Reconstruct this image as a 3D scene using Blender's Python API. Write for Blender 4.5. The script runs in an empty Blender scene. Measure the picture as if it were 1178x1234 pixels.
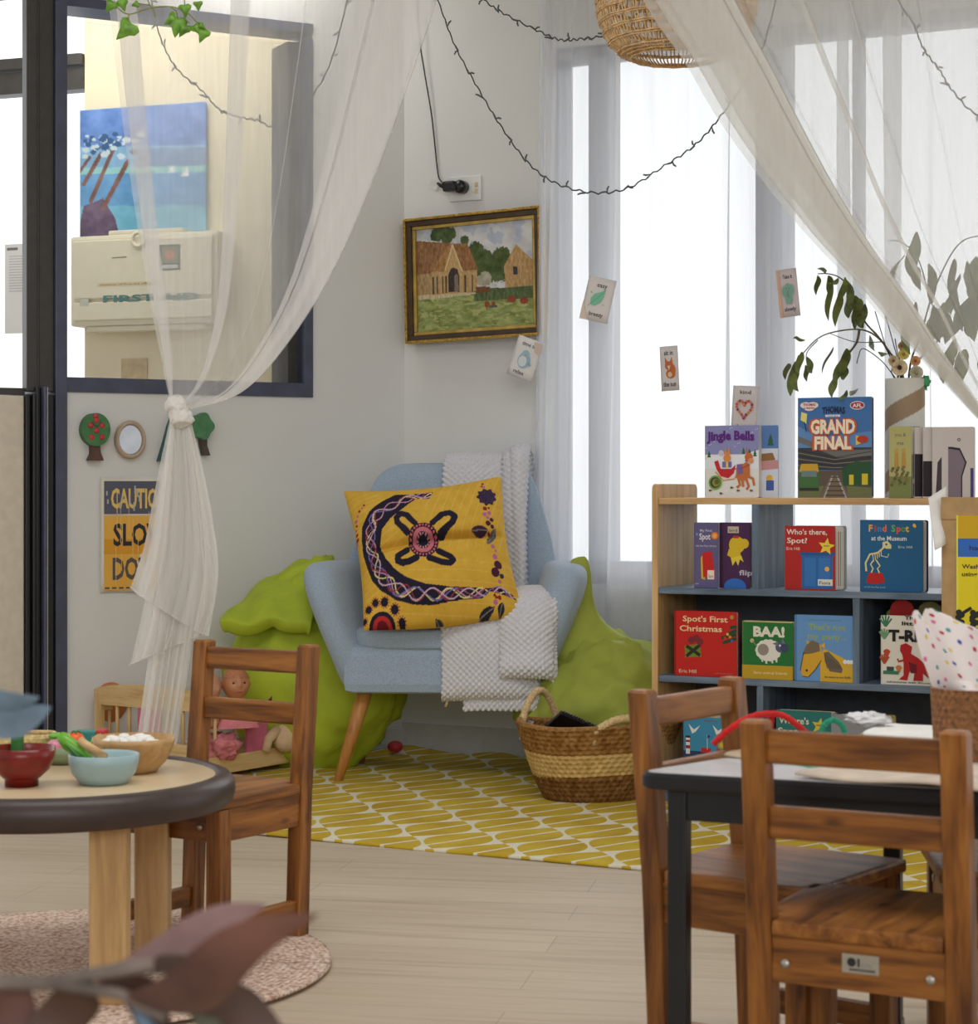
import bpy, bmesh, math, random
import numpy as np
from mathutils import Vector, Matrix, noise as mnoise
random.seed(7)
rng = np.random.default_rng(7)
PI = math.pi
SC = bpy.context.scene
COL = SC.collection
# ---------------------------------------------------------------- camera
F, CX, CY, EYE = 2500.0, 589.0, 590.0, 0.88
cam_d = bpy.data.cameras.new('camera')
cam_d.sensor_fit = 'HORIZONTAL'; cam_d.sensor_width = 36.0
cam_d.lens = 36.0 * F / 1178.0
cam_d.shift_y = -(617.0 - CY) / 1178.0
cam_d.clip_start = 0.05; cam_d.clip_end = 200
cam = bpy.data.objects.new('camera', cam_d); COL.objects.link(cam)
cam.location = (0, 0, EYE); cam.rotation_euler = (PI / 2, 0, 0)
cam_d.dof.use_dof = True; cam_d.dof.focus_distance = 6.1
cam_d.dof.aperture_fstop = 11.0
SC.camera = cam

def P(px, py, s):
    """world point seen at photo pixel (px, py) where one metre spans s pixels"""
    return Vector(((px - CX) / s, F / s, EYE - (py - CY) / s))
def sfloor(py, z=0.0): return (py - CY) / (EYE - z)

class Plane:
    """vertical plane: local x runs along it, y goes away from the viewer, z is up"""
    def __init__(self, o, u):
        self.o = Vector((o[0], o[1])); self.u = Vector((u[0], u[1])).normalized()
        self.n = Vector((-self.u.y, self.u.x)); self.rot = math.atan2(self.u.y, self.u.x)
    def t(self, px, off=0.0):
        m = (px - CX) / F; o = self.o + self.n * off
        return (m * o.y - o.x) / (self.u.x - m * self.u.y)
    def z(self, px, py, off=0.0):
        y = (self.o + self.n * off + self.u * self.t(px, off)).y
        return EYE - (py - CY) * y / F
    def pt(self, t, off=0.0, z=0.0):
        q = self.o + self.u * t + self.n * off
        return Vector((q.x, q.y, z))
    def at(self, px, py, off=0.0): return self.pt(self.t(px, off), off, self.z(px, py, off))

CORNER = Vector((-0.285, 6.983))
LW = Plane(CORNER, (1.028, 0.548))      # wall with the inner window; t < 0 left of the corner
BW = Plane(CORNER, (1.730, -0.848))     # wall with painting and curtained window
SH = Plane((0.456, 5.81), (0.89, -0.456))   # front of the bookshelf

# ---------------------------------------------------------------- colour + materials
def lin(c):
    c = np.asarray(c, float) / 255.0
    return np.where(c <= 0.04045, c / 12.92, ((c + 0.055) / 1.055) ** 2.4)
def lin4(c): r = lin(c[:3]); return (float(r[0]), float(r[1]), float(r[2]), 1.0)

class NT:
    def __init__(self, name):
        self.m = bpy.data.materials.new(name); self.m.use_nodes = True
        self.t = self.m.node_tree; self.N = self.t.nodes
        self.b = self.N['Principled BSDF']; self.out = self.N['Material Output']
    def n(self, typ, ins=None, **kw):
        nd = self.N.new(typ)
        for k, v in kw.items(): setattr(nd, k, v)
        for k, v in (ins or {}).items():
            sock = nd.inputs[k]
            if hasattr(v, 'is_output'): self.t.links.new(v, sock)
            else: sock.default_value = v
        return nd
    def l(self, a, b): self.t.links.new(a, b)
    def math(self, op, a, b=0.0, c=0.0):
        nd = self.N.new('ShaderNodeMath'); nd.operation = op
        for i, v in enumerate((a, b, c)):
            if hasattr(v, 'is_output'): self.l(v, nd.inputs[i])
            else: nd.inputs[i].default_value = v
        return nd.outputs[0]
    def ramp(self, fac, stops):
        nd = self.N.new('ShaderNodeValToRGB'); cr = nd.color_ramp
        while len(cr.elements) < len(stops): cr.elements.new(0.5)
        for e, (p, c) in zip(cr.elements, stops): e.position = p; e.color = lin4(c)
        self.l(fac, nd.inputs[0]); return nd.outputs[0]
    def mix(self, fac, a, b):
        nd = self.N.new('ShaderNodeMix'); nd.data_type = 'RGBA'
        for i, v in ((0, fac), (6, a), (7, b)):
            if hasattr(v, 'is_output'): self.l(v, nd.inputs[i])
            else: nd.inputs[i].default_value = v
        return nd.outputs[2]
    def bump(self, h, strength=0.3, dist=0.01):
        nd = self.n('ShaderNodeBump', {'Strength': strength, 'Distance': dist, 'Height': h})
        self.l(nd.outputs[0], self.b.inputs['Normal'])

def simple(name, c, rough=0.6, metal=0.0, spec=0.5, vary=0.06, nscale=30, bump=0.0, bscale=200, sheen=0.0, emit=0.0):
    k = NT(name); co = k.n('ShaderNodeTexCoord').outputs['Object']
    nz = k.n('ShaderNodeTexNoise', {'Vector': co, 'Scale': nscale, 'Detail': 3.0})
    a = np.clip(np.array(c[:3]) * (1 - vary), 0, 255); b = np.clip(np.array(c[:3]) * (1 + vary), 0, 255)
    colr = k.ramp(nz.outputs['Fac'], [(0.3, a), (0.7, b)])
    k.l(colr, k.b.inputs['Base Color'])
    k.b.inputs['Roughness'].default_value = rough; k.b.inputs['Metallic'].default_value = metal
    k.b.inputs['Specular IOR Level'].default_value = spec
    if sheen: k.b.inputs['Sheen Weight'].default_value = sheen
    if bump:
        n2 = k.n('ShaderNodeTexNoise', {'Vector': co, 'Scale': bscale, 'Detail': 2.0}); k.bump(n2.outputs['Fac'], bump, 0.003)
    return k.m

def wood(name, axis, dark, mid, light, rough=0.45, scale=1.0, spec=0.4, knots=True):
    k = NT(name); tc = k.n('ShaderNodeTexCoord'); oi = k.n('ShaderNodeObjectInfo')
    off = k.n('ShaderNodeVectorMath', {0: tc.outputs['Object']}, operation='ADD')
    rv = k.math('MULTIPLY', oi.outputs['Random'], 13.7)
    cb = k.n('ShaderNodeCombineXYZ', {'X': rv, 'Y': rv, 'Z': rv}); k.l(cb.outputs[0], off.inputs[1])
    s = [34.0 * scale] * 3; s['xyz'.index(axis)] = 3.0 * scale
    mp = k.n('ShaderNodeMapping', {'Vector': off.outputs[0], 'Scale': s})
    n1 = k.n('ShaderNodeTexNoise', {'Vector': mp.outputs[0], 'Scale': 1.0, 'Detail': 4.0, 'Distortion': 0.6})
    n2 = k.n('ShaderNodeTexNoise', {'Vector': mp.outputs[0], 'Scale': 5.0, 'Detail': 2.0})
    f = k.math('ADD', k.math('MULTIPLY', n1.outputs['Fac'], 0.8), k.math('MULTIPLY', n2.outputs['Fac'], 0.2))
    c = k.ramp(f, [(0.33, dark), (0.5, mid), (0.68, light)])
    if knots:
        s2 = [14.0 * scale] * 3; s2['xyz'.index(axis)] = 6.0 * scale
        mp2 = k.n('ShaderNodeMapping', {'Vector': off.outputs[0], 'Scale': s2})
        vo = k.n('ShaderNodeTexVoronoi', {'Vector': mp2.outputs[0], 'Scale': 1.0})
        kf = k.ramp(vo.outputs['Distance'], [(0.05, (255, 255, 255)), (0.16, (0, 0, 0))])
        c = k.mix(k.math('MULTIPLY', kf, 0.7), c, lin4(np.array(dark) * 0.45))
    k.l(c, k.b.inputs['Base Color']); k.b.inputs['Roughness'].default_value = rough
    k.b.inputs['Specular IOR Level'].default_value = spec
    k.bump(f, 0.08, 0.002)
    return k.m
def wood3(name, *a, **kw): return {ax: wood(name + '_' + ax, ax, *a, **kw) for ax in 'xyz'}

M = {}
def init_materials():
    M['acacia'] = wood3('chair_wood', (86, 47, 16), (136, 83, 31), (170, 110, 47), rough=0.45, scale=1.3)
    M['pale_wood'] = wood3('pale_wood', (166, 128, 82), (205, 168, 118), (222, 190, 142), rough=0.5, knots=False)
    M['birch'] = wood3('birch', (176, 136, 88), (200, 160, 108), (214, 178, 126), rough=0.5, knots=False)
    M['cot_wood'] = wood3('cot_wood', (190, 150, 96), (218, 184, 128), (232, 204, 152), rough=0.5, knots=False)
    M['oak_leg'] = wood3('oak_leg', (150, 96, 44), (188, 128, 66), (206, 150, 86), rough=0.4, knots=False)
    M['blue_shelf'] = wood3('blue_washed_shelf', (74, 88, 104), (98, 114, 132), (124, 140, 156), rough=0.5, knots=False)
    M['dark_shelf'] = simple('dark_shelf', (84, 88, 94), 0.6)
    M['pine_side'] = wood3('pine_side', (180, 138, 88), (206, 166, 112), (220, 184, 132), rough=0.45, knots=False)
    M['tan_board'] = simple('tan_board', (176, 142, 94), 0.6)
    M['wall'] = simple('wall_paint', (226, 226, 224), 0.75, vary=0.012, nscale=3, bump=0.04, bscale=160)
    M['trim'] = simple('trim_paint', (206, 206, 204), 0.5, vary=0.02)
    M['cream'] = simple('cream_paint', (234, 222, 192), 0.8, vary=0.02, nscale=4)
    M['cream_box'] = simple('cream_plastic', (232, 224, 200), 0.4, vary=0.01)
    M['frame_dark'] = simple('dark_frame', (66, 63, 60), 0.42, vary=0.06, spec=0.4)
    M['frame_navy'] = simple('navy_frame', (70, 75, 96), 0.38, vary=0.08, nscale=14)
    M['black'] = simple('black_paint', (22, 22, 25), 0.4)
    M['black_gloss'] = simple('black_gloss', (26, 25, 26), 0.22)
    M['panel_cream'] = simple('cream_panel', (212, 202, 184), 0.35, vary=0.03)
    M['win_white'] = simple('white_frame', (176, 182, 196), 0.5, vary=0.02)
    M['white'] = simple('white_plastic', (232, 232, 230), 0.4, vary=0.01)
    M['paper'] = simple('paper', (236, 234, 228), 0.8, vary=0.02)
    M['chair_blue'] = simple('blue_wool', (160, 179, 200), 0.9, vary=0.10, nscale=420, bump=0.5, bscale=700, sheen=0.3)
    M['knit'] = simple('grey_knit', (218, 218, 224), 0.95, vary=0.03, nscale=300, sheen=0.3)
    M['green'] = simple('green_canvas', (174, 192, 48), 0.75, vary=0.05, nscale=12, bump=0.15, bscale=500)
    M['green_dull'] = simple('olive_canvas', (154, 164, 62), 0.75, vary=0.05, nscale=12, bump=0.15, bscale=500)
    M['rope'] = simple('pale_rope', (206, 178, 130), 0.9, vary=0.14, nscale=160, bump=0.4, bscale=220)
    M['rattan'] = simple('rattan', (214, 178, 128), 0.6, vary=0.16, nscale=60)
    M['table_white'] = simple('white_laminate', (196, 198, 200), 0.25, vary=0.02)
    M['brown_edge'] = simple('brown_bumper', (60, 46, 42), 0.42, vary=0.06)
    M['skin'] = simple('doll_skin', (196, 134, 96), 0.45, vary=0.03)
    M['skin2'] = simple('doll_skin_pale', (206, 150, 122), 0.45, vary=0.03)
    M['skin3'] = simple('doll_skin_orange', (204, 128, 74), 0.5, vary=0.03)
    M['cloth_doll'] = simple('cloth_doll_beige', (218, 188, 150), 0.9, vary=0.05)
    M['yarn'] = simple('red_brown_yarn', (120, 54, 30), 0.95, vary=0.2, nscale=120)
    M['pink'] = simple('pink_panel', (206, 106, 138), 0.5, vary=0.03)
    M['pink_cloth'] = simple('pink_cloth', (216, 130, 138), 0.9, vary=0.06)
    M['red_lacquer'] = simple('red_lacquer', (120, 26, 20), 0.28, vary=0.12, nscale=18)
    M['bowl_blue'] = simple('pale_blue_ceramic', (156, 182, 186), 0.4, vary=0.02)
    M['leaf'] = simple('leaf_green', (104, 150, 46), 0.5, vary=0.2, nscale=40)
    M['gum'] = simple('gum_leaf', (96, 108, 54), 0.6, vary=0.25, nscale=30)
    M['stem'] = simple('twig', (92, 84, 60), 0.7, vary=0.2)
    M['twig_dark'] = simple('dark_twig', (66, 58, 62), 0.7, vary=0.2)
    M['dry_leaf'] = simple('dry_brown_leaf', (104, 70, 60), 0.6, vary=0.22, nscale=14)
    M['dry_leaf2'] = simple('dry_dark_leaf', (78, 54, 42), 0.6, vary=0.22, nscale=14)
    M['dry_leaf3'] = simple('dry_pink_leaf', (140, 108, 106), 0.6, vary=0.15, nscale=14)
    M['blue_leaf'] = simple('blue_grey_leaf', (116, 138, 156), 0.6, vary=0.15, nscale=20)
    M['wire'] = simple('dark_green_wire', (40, 44, 44), 0.5)
    M['bulb'] = simple('clear_bulb', (90, 92, 90), 0.25)
    M['metal'] = simple('brushed_metal', (190, 186, 176), 0.35, metal=0.9, vary=0.04)
    M['red'] = simple('red_chenille', (196, 34, 30), 0.95, vary=0.1, nscale=300)
    M['teal'] = simple('teal_chenille', (40, 142, 108), 0.95, vary=0.1, nscale=300)
    M['pink_wire'] = simple('pink_chenille', (226, 120, 158), 0.95, vary=0.1, nscale=300)
    M['cardboard'] = simple('cardboard', (186, 166, 138), 0.85, vary=0.06)
    M['tissue'] = simple('crumpled_tissue', (226, 226, 226), 0.7, vary=0.03)
    M['veg_green'] = simple('toy_green', (110, 178, 50), 0.35, vary=0.05)
    M['veg_dark'] = simple('toy_dark_green', (52, 118, 52), 0.35, vary=0.05)
    M['tomato'] = simple('toy_tomato', (226, 94, 36), 0.35, vary=0.05)
    M['toy_pink'] = simple('toy_pink', (208, 132, 152), 0.4, vary=0.05)
    M['toy_teal'] = simple('toy_teal', (52, 132, 124), 0.4, vary=0.05)
    M['toy_red'] = simple('toy_red', (190, 52, 58), 0.4, vary=0.05)
    M['olive_bowl'] = simple('sage_dish', (134, 150, 116), 0.5)
    M['straw'] = simple('straw', (212, 192, 128), 0.85, vary=0.15, nscale=80, bump=0.4, bscale=120)
    # printed / painted colour carried by the mesh itself
    k = NT('print'); a = k.n('ShaderNodeAttribute', attribute_name='Col'); k.l(a.outputs['Color'], k.b.inputs['Base Color'])
    k.b.inputs['Roughness'].default_value = 0.45; k.b.inputs['Specular IOR Level'].default_value = 0.3; M['print'] = k.m
    k = NT('printed_cloth'); a = k.n('ShaderNodeAttribute', attribute_name='Col')
    nz = k.n('ShaderNodeTexNoise', {'Scale': 300.0}); k.l(k.n('ShaderNodeTexCoord').outputs['Object'], nz.inputs['Vector'])
    k.l(a.outputs['Color'], k.b.inputs['Base Color']); k.bump(nz.outputs['Fac'], 0.2, 0.002)
    k.b.inputs['Roughness'].default_value = 0.9; k.b.inputs['Specular IOR Level'].default_value = 0.2; M['cloth_print'] = k.m
    # sheer curtains
    def sheer(name, c, dens, weave=900):
        k = NT(name); k.N.remove(k.b)
        tc = k.n('ShaderNodeTexCoord').outputs['Object']
        nz = k.n('ShaderNodeTexNoise', {'Vector': k.n('ShaderNodeMapping', {'Vector': tc, 'Scale': (60.0, 60.0, 4.0)}).outputs[0], 'Scale': 1.0})
        d = k.math('ADD', dens - 0.06, k.math('MULTIPLY', nz.outputs['Fac'], 0.12))
        di = k.n('ShaderNodeBsdfDiffuse', {'Color': lin4(c)}); tl = k.n('ShaderNodeBsdfTranslucent', {'Color': lin4(c)})
        m1 = k.n('ShaderNodeMixShader', {'Fac': 0.5}); k.l(di.outputs[0], m1.inputs[1]); k.l(tl.outputs[0], m1.inputs[2])
        tr = k.n('ShaderNodeBsdfTransparent'); m2 = k.n('ShaderNodeMixShader', {'Fac': d})
        k.l(tr.outputs[0], m2.inputs[1]); k.l(m1.outputs[0], m2.inputs[2]); k.l(m2.outputs[0], k.out.inputs[0])
        return k.m
    M['sheer'] = sheer('sheer_voile', (244, 242, 240), 0.34)
    M['sheer_tail'] = sheer('sheer_voile_gathered', (248, 246, 242), 0.58)
    M['sheer_right'] = sheer('sheer_muslin', (238, 236, 230), 0.42)
    M['sheer_win'] = sheer('window_voile', (244, 245, 248), 0.54)
    k = NT('window_glass'); k.N.remove(k.b)
    tr = k.n('ShaderNodeBsdfTransparent', {'Color': (0.96, 0.97, 0.97, 1)}); gl = k.n('ShaderNodeBsdfGlossy', {'Roughness': 0.02})
    fr = k.n('ShaderNodeFresnel', {'IOR': 1.35}); mx = k.n('ShaderNodeMixShader')
    k.l(fr.outputs[0], mx.inputs[0]); k.l(tr.outputs[0], mx.inputs[1]); k.l(gl.outputs[0], mx.inputs[2]); k.l(mx.outputs[0], k.out.inputs[0]); M['glass'] = k.m
    k = NT('mirror'); k.b.inputs['Metallic'].default_value = 1; k.b.inputs['Roughness'].default_value = 0.08
    nz = k.n('ShaderNodeTexNoise', {'Vector': k.n('ShaderNodeTexCoord').outputs['Object'], 'Scale': 20.0})
    k.l(k.ramp(nz.outputs['Fac'], [(0.3, (220, 222, 226)), (0.7, (240, 240, 240))]), k.b.inputs['Base Color']); M['mirror'] = k.m
    # floor: pale oak vinyl boards
    k = NT('oak_vinyl_floor'); tc = k.n('ShaderNodeTexCoord').outputs['Object']
    mp = k.n('ShaderNodeMapping', {'Vector': tc, 'Rotation': (0, 0, 0.18)})
    br = k.n('ShaderNodeTexBrick', {'Vector': mp.outputs[0], 'Color1': lin4((190, 174, 152)), 'Color2': lin4((198, 183, 161)), 'Mortar': lin4((168, 152, 130)), 'Scale': 1.0,
             'Mortar Size': 0.0012, 'Brick Width': 1.2, 'Row Height': 0.15, 'Bias': 0.0})
    mp2 = k.n('ShaderNodeMapping', {'Vector': mp.outputs[0], 'Scale': (1.6, 24.0, 1.0)})
    nz = k.n('ShaderNodeTexNoise', {'Vector': mp2.outputs[0], 'Scale': 1.0, 'Detail': 5.0, 'Distortion': 0.4})
    g = k.ramp(nz.outputs['Fac'], [(0.30, (196, 182, 164)), (0.5, (255, 255, 255)), (0.7, (232, 224, 210))])
    mm = k.n('ShaderNodeMix', data_type='RGBA', blend_type='MULTIPLY'); mm.inputs[0].default_value = 0.5
    k.l(br.outputs['Color'], mm.inputs[6]); k.l(g, mm.inputs[7]); k.l(mm.outputs[2], k.b.inputs['Base Color'])
    k.b.inputs['Roughness'].default_value = 0.5; k.b.inputs['Specular IOR Level'].default_value = 0.35; k.bump(nz.outputs['Fac'], 0.06, 0.002); M['floor'] = k.m
    # rug: mustard leaves on white lattice
    k = NT('leaf_lattice_rug'); tc = k.n('ShaderNodeTexCoord').outputs['Object']; sp = k.n('ShaderNodeSeparateXYZ', {'Vector': tc})
    a_, b_ = 0.13, 0.27
    ux = k.math('DIVIDE', sp.outputs[0], a_); col_i = k.math('FLOOR', ux); f = k.math('FRACT', ux)
    vy = k.math('ADD', k.math('DIVIDE', sp.outputs[1], b_), k.math('MULTIPLY', col_i, 0.5)); v = k.math('SUBTRACT', k.math('FRACT', vy), 0.5)
    v2 = k.math('SUBTRACT', k.math('FRACT', k.math('ADD', vy, 0.5)), 0.5)
    l1 = k.math('MULTIPLY', k.math('COSINE', k.math('MULTIPLY', v, PI)), 0.655); l2 = k.math('MULTIPLY', k.math('COSINE', k.math('MULTIPLY', v2, PI)), 0.655)
    in1 = k.math('LESS_THAN', f, l1); in2 = k.math('LESS_THAN', k.math('SUBTRACT', 1.0, f), l2)
    # midribs: of the leaf on the left of the outline and of the leaf on its right
    r1 = k.math('GREATER_THAN', k.math('ABSOLUTE', k.math('SUBTRACT', f, k.math('MULTIPLY', v, 0.8))), 0.045)
    r1b = k.math('GREATER_THAN', k.math('ABSOLUTE', k.math('ADD', k.math('SUBTRACT', 1.0, f), k.math('MULTIPLY', v2, 0.8))), 0.045)
    msk = k.math('MAXIMUM', k.math('MULTIPLY', in1, r1), k.math('MULTIPLY', in2, r1b))
    nz = k.n('ShaderNodeTexNoise', {'Vector': tc, 'Scale': 7.0, 'Detail': 3.0})
    ye = k.ramp(nz.outputs['Fac'], [(0.3, (186, 152, 26)), (0.7, (208, 180, 48))])
    k.l(k.mix(msk, lin4((226, 220, 196)), ye), k.b.inputs['Base Color']); k.b.inputs['Roughness'].default_value = 0.95
    wv = k.n('ShaderNodeTexWave', {'Vector': tc, 'Scale': 60.0}); k.bump(wv.outputs['Fac'], 0.35, 0.003); M['rug'] = k.m
    # round jute rug
    k = NT('braided_round_rug'); tc = k.n('ShaderNodeTexCoord').outputs['Object']
    wv = k.n('ShaderNodeTexWave', {'Vector': tc, 'Scale': 28.0}, wave_type='RINGS', rings_direction='Z'); nz = k.n('ShaderNodeTexNoise', {'Vector': tc, 'Scale': 130.0})
    sp_ = k.ramp(nz.outputs['Fac'], [(0.36, (166, 126, 104)), (0.5, (212, 184, 164)), (0.66, (232, 214, 198))])
    k.l(sp_, k.b.inputs['Base Color']); k.b.inputs['Roughness'].default_value = 0.95
    k.bump(k.math('ADD', wv.outputs['Fac'], nz.outputs['Fac']), 0.5, 0.004); M['round_rug'] = k.m

# ---------------------------------------------------------------- mesh builder
def sup(n, rx, ry, e=2.0, ph=0.0):
    out = []
    for i in range(n):
        a = 2 * PI * i / n + ph; c, s = math.cos(a), math.sin(a)
        out.append((rx * math.copysign(abs(c) ** (2 / e), c), ry * math.copysign(abs(s) ** (2 / e), s)))
    return out

class MB:
    def __init__(self): self.v = []; self.f = []; self.c = {}; self.sm = []; self.mi = []; self.cur = 0
    def add(self, vs, fs, col=None, smooth=False, M4=None):
        b = len(self.v)
        for p in vs: self.v.append(tuple(M4 @ Vector(p)) if M4 is not None else tuple(p))
        if col is not None:
            if isinstance(col, np.ndarray) and col.ndim == 2:
                for i in range(len(vs)): self.c[b + i] = col[i]
            else:
                lc = lin(col[:3])
                for i in range(len(vs)): self.c[b + i] = lc
        for f in fs:
            self.f.append(tuple(b + i for i in f)); self.sm.append(smooth); self.mi.append(self.cur)
        return self
    def box(self, c, s, rz=0.0, bev=0.0, col=None, M4=None, rot=None):
        bm = bmesh.new(); bmesh.ops.create_cube(bm, size=1.0)
        for v in bm.verts: v.co = Vector((v.co.x * s[0], v.co.y * s[1], v.co.z * s[2]))
        if bev:
            bmesh.ops.bevel(bm, geom=bm.edges[:], offset=min(bev, min(s) * 0.45), segments=2, affect='EDGES', profile=0.6)
        T = Matrix.Translation(c) @ (rot.to_4x4() if rot is not None else Matrix.Rotation(rz, 4, 'Z'))
        if M4 is not None: T = M4 @ T
        bm.verts.index_update()
        self.add([T @ v.co for v in bm.verts], [[v.index for v in f.verts] for f in bm.faces], col); bm.free()
        return self
    def loft(self, rings, cap=True, close=True, smooth=True, col=None, M4=None):
        n = len(rings[0]); vs = [p for r in rings for p in r]; fs = []
        for i in range(len(rings) - 1):
            for j in range(n if close else n - 1):
                k = (j + 1) % n; fs.append((i * n + j, i * n + k, (i + 1) * n + k, (i + 1) * n + j))
        if cap:
            fs.append(tuple(reversed(range(n)))); L = (len(rings) - 1) * n; fs.append(tuple(range(L, L + n)))
        return self.add(vs, fs, col, smooth, M4)
    def lathe(self, prof, n=32, c=(0, 0, 0), col=None, smooth=True, cap=False, M4=None, sx=1.0):
        rings = [[(c[0] + r * sx * math.cos(2 * PI * i / n), c[1] + r * math.sin(2 * PI * i / n), c[2] + z) for i in range(n)] for r, z in prof]
        return self.loft(rings, cap, True, smooth, col, M4)
    def tube(self, pts, r, n=8, col=None, cap=True, M4=None, flat=1.0):
        pts = [Vector(p) for p in pts]; rings = []; up = None
        for i, p in enumerate(pts):
            d = (pts[min(i + 1, len(pts) - 1)] - pts[max(i - 1, 0)])
            d = d.normalized() if d.length > 1e-9 else Vector((0, 0, 1))
            if up is None: up = Vector((0, 0, 1)) if abs(d.z) < 0.9 else Vector((1, 0, 0))
            a = d.cross(up).normalized(); b = a.cross(d).normalized(); up = b
            rr = r[i] if isinstance(r, (list, tuple)) else r
            rings.append([p + a * (rr * math.cos(2 * PI * k / n)) + b * (rr * flat * math.sin(2 * PI * k / n)) for k in range(n)])
        return self.loft(rings, cap, True, True, col, M4)
    def ball(self, c, r, seg=16, col=None, sc=(1, 1, 1), M4=None, fn=None):
        rings = []
        for i in range(1, seg):
            th = PI * i / seg
            rings.append([(math.sin(th) * math.cos(2 * PI * j / (seg * 2)), math.sin(th) * math.sin(2 * PI * j / (seg * 2)), -math.cos(th)) for j in range(seg * 2)])
        def mp(q):
            if fn: q = fn(Vector(q))
            return (c[0] + q[0] * r * sc[0], c[1] + q[1] * r * sc[1], c[2] + q[2] * r * sc[2])
        return self.loft([[mp(q) for q in R_] for R_ in rings], True, True, True, col, M4)
    def prism(self, poly, d, col=None, M4=None, smooth=False):
        """outline in (x, z), front at y=0, thickness d going to +y"""
        n = len(poly); vs = [(x, 0, z) for x, z in poly] + [(x, d, z) for x, z in poly]
        fs = [tuple(range(n)), tuple(reversed(range(n, 2 * n)))] + [(i, i + n, (i + 1) % n + n, (i + 1) % n) for i in range(n)]
        return self.add(vs, fs, col, smooth, M4)
    def grid(self, fn, nu, nv, col=None, disp=None, thick=0.0, M4=None):
        """fn(u,v)->point; disp(u,v)->height along the normal; col(U,V)->rgb array (linear)"""
        U, V = np.meshgrid(np.linspace(0, 1, nu), np.linspace(0, 1, nv))
        pts = np.array([[fn(u, v) for u in U[0]] for v in V[:, 0]], float)
        if disp is not None or thick:
            du = np.gradient(pts, axis=1); dv = np.gradient(pts, axis=0); nn = np.cross(du, dv)
            nn /= np.linalg.norm(nn, axis=2, keepdims=True) + 1e-12
        if disp is not None: pts = pts + nn * disp(U, V)[..., None]
        vs = pts.reshape(-1, 3); fs = []
        for j in range(nv - 1):
            for i in range(nu - 1): a = j * nu + i; fs.append((a, a + 1, a + nu + 1, a + nu))
        cc = col(U, V).reshape(-1, 3) if callable(col) else col
        if thick:
            back = (pts - nn * thick).reshape(-1, 3); L = len(vs)
            fb = [tuple(L + i for i in reversed(f)) for f in fs]
            ring = [i for i in range(nu)] + [j * nu + nu - 1 for j in range(1, nv)] + [(nv - 1) * nu + i for i in range(nu - 2, -1, -1)] + [j * nu for j in range(nv - 2, 0, -1)]
            side = [(ring[i], ring[i] + L, ring[(i + 1) % len(ring)] + L, ring[(i + 1) % len(ring)]) for i in range(len(ring))]
            vs = np.vstack([vs, back]); fs = fs + fb + side
            if isinstance(cc, np.ndarray) and cc.ndim == 2: cc = np.vstack([cc, cc])
        return self.add([tuple(p) for p in vs], fs, cc, True, M4)
    def build(self, name, mat, parent=None, loc=None, origin=None, rz=0.0):
        me = bpy.data.meshes.new(name)
        vs = self.v
        if origin is not None:
            o = Vector(origin); vs = [tuple(Vector(p) - o) for p in vs]
        me.from_pydata(vs, [], self.f)
        me.polygons.foreach_set('use_smooth', self.sm)
        mats = mat if isinstance(mat, (list, tuple)) else [mat]
        for m_ in mats: me.materials.append(m_)
        if len(mats) > 1: me.polygons.foreach_set('material_index', self.mi)
        if self.c:
            at = me.attributes.new('Col', 'FLOAT_COLOR', 'POINT'); arr = np.ones((len(vs), 4), np.float32); arr[:, :3] = 0.8
            for i, c in self.c.items(): arr[i, :3] = c
            at.data.foreach_set('color', arr.ravel())
        me.validate(); me.update()
        ob = bpy.data.objects.new(name, me); COL.objects.link(ob)
        if parent is not None: ob.parent = parent
        if origin is not None: ob.location = origin
        if loc is not None: ob.location = loc
        if rz: ob.rotation_euler.z = rz
        return ob
def recalc(ob):
    bm = bmesh.new(); bm.from_mesh(ob.data); bmesh.ops.recalc_face_normals(bm, faces=bm.faces[:]); bm.to_mesh(ob.data); bm.free(); return ob
def subsurf(ob, lv=1):
    m = ob.modifiers.new('smooth', 'SUBSURF'); m.levels = lv; m.render_levels = lv; return ob

# ---------------------------------------------------------------- naming
def tag(o, label, cat, group=None, kind=None):
    if label: o['label'] = label
    if cat: o['category'] = cat
    if group: o['group'] = group
    if kind: o['kind'] = kind
    return o
def thing(name, label, cat, loc=(0, 0, 0), rz=0.0, group=None, rot=None):
    o = bpy.data.objects.new(name, None); COL.objects.link(o); o.location = loc
    o.rotation_euler = rot if rot else (0, 0, rz); o.empty_display_size = 0.05
    return tag(o, label, cat, group)
def struct(o): o['kind'] = 'structure'; return o
def copy_tree(o, parent=None):
    c = o.copy(); COL.objects.link(c)
    if parent is not None: c.parent = parent
    for ch in list(o.children): copy_tree(ch, c)
    return c

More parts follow.
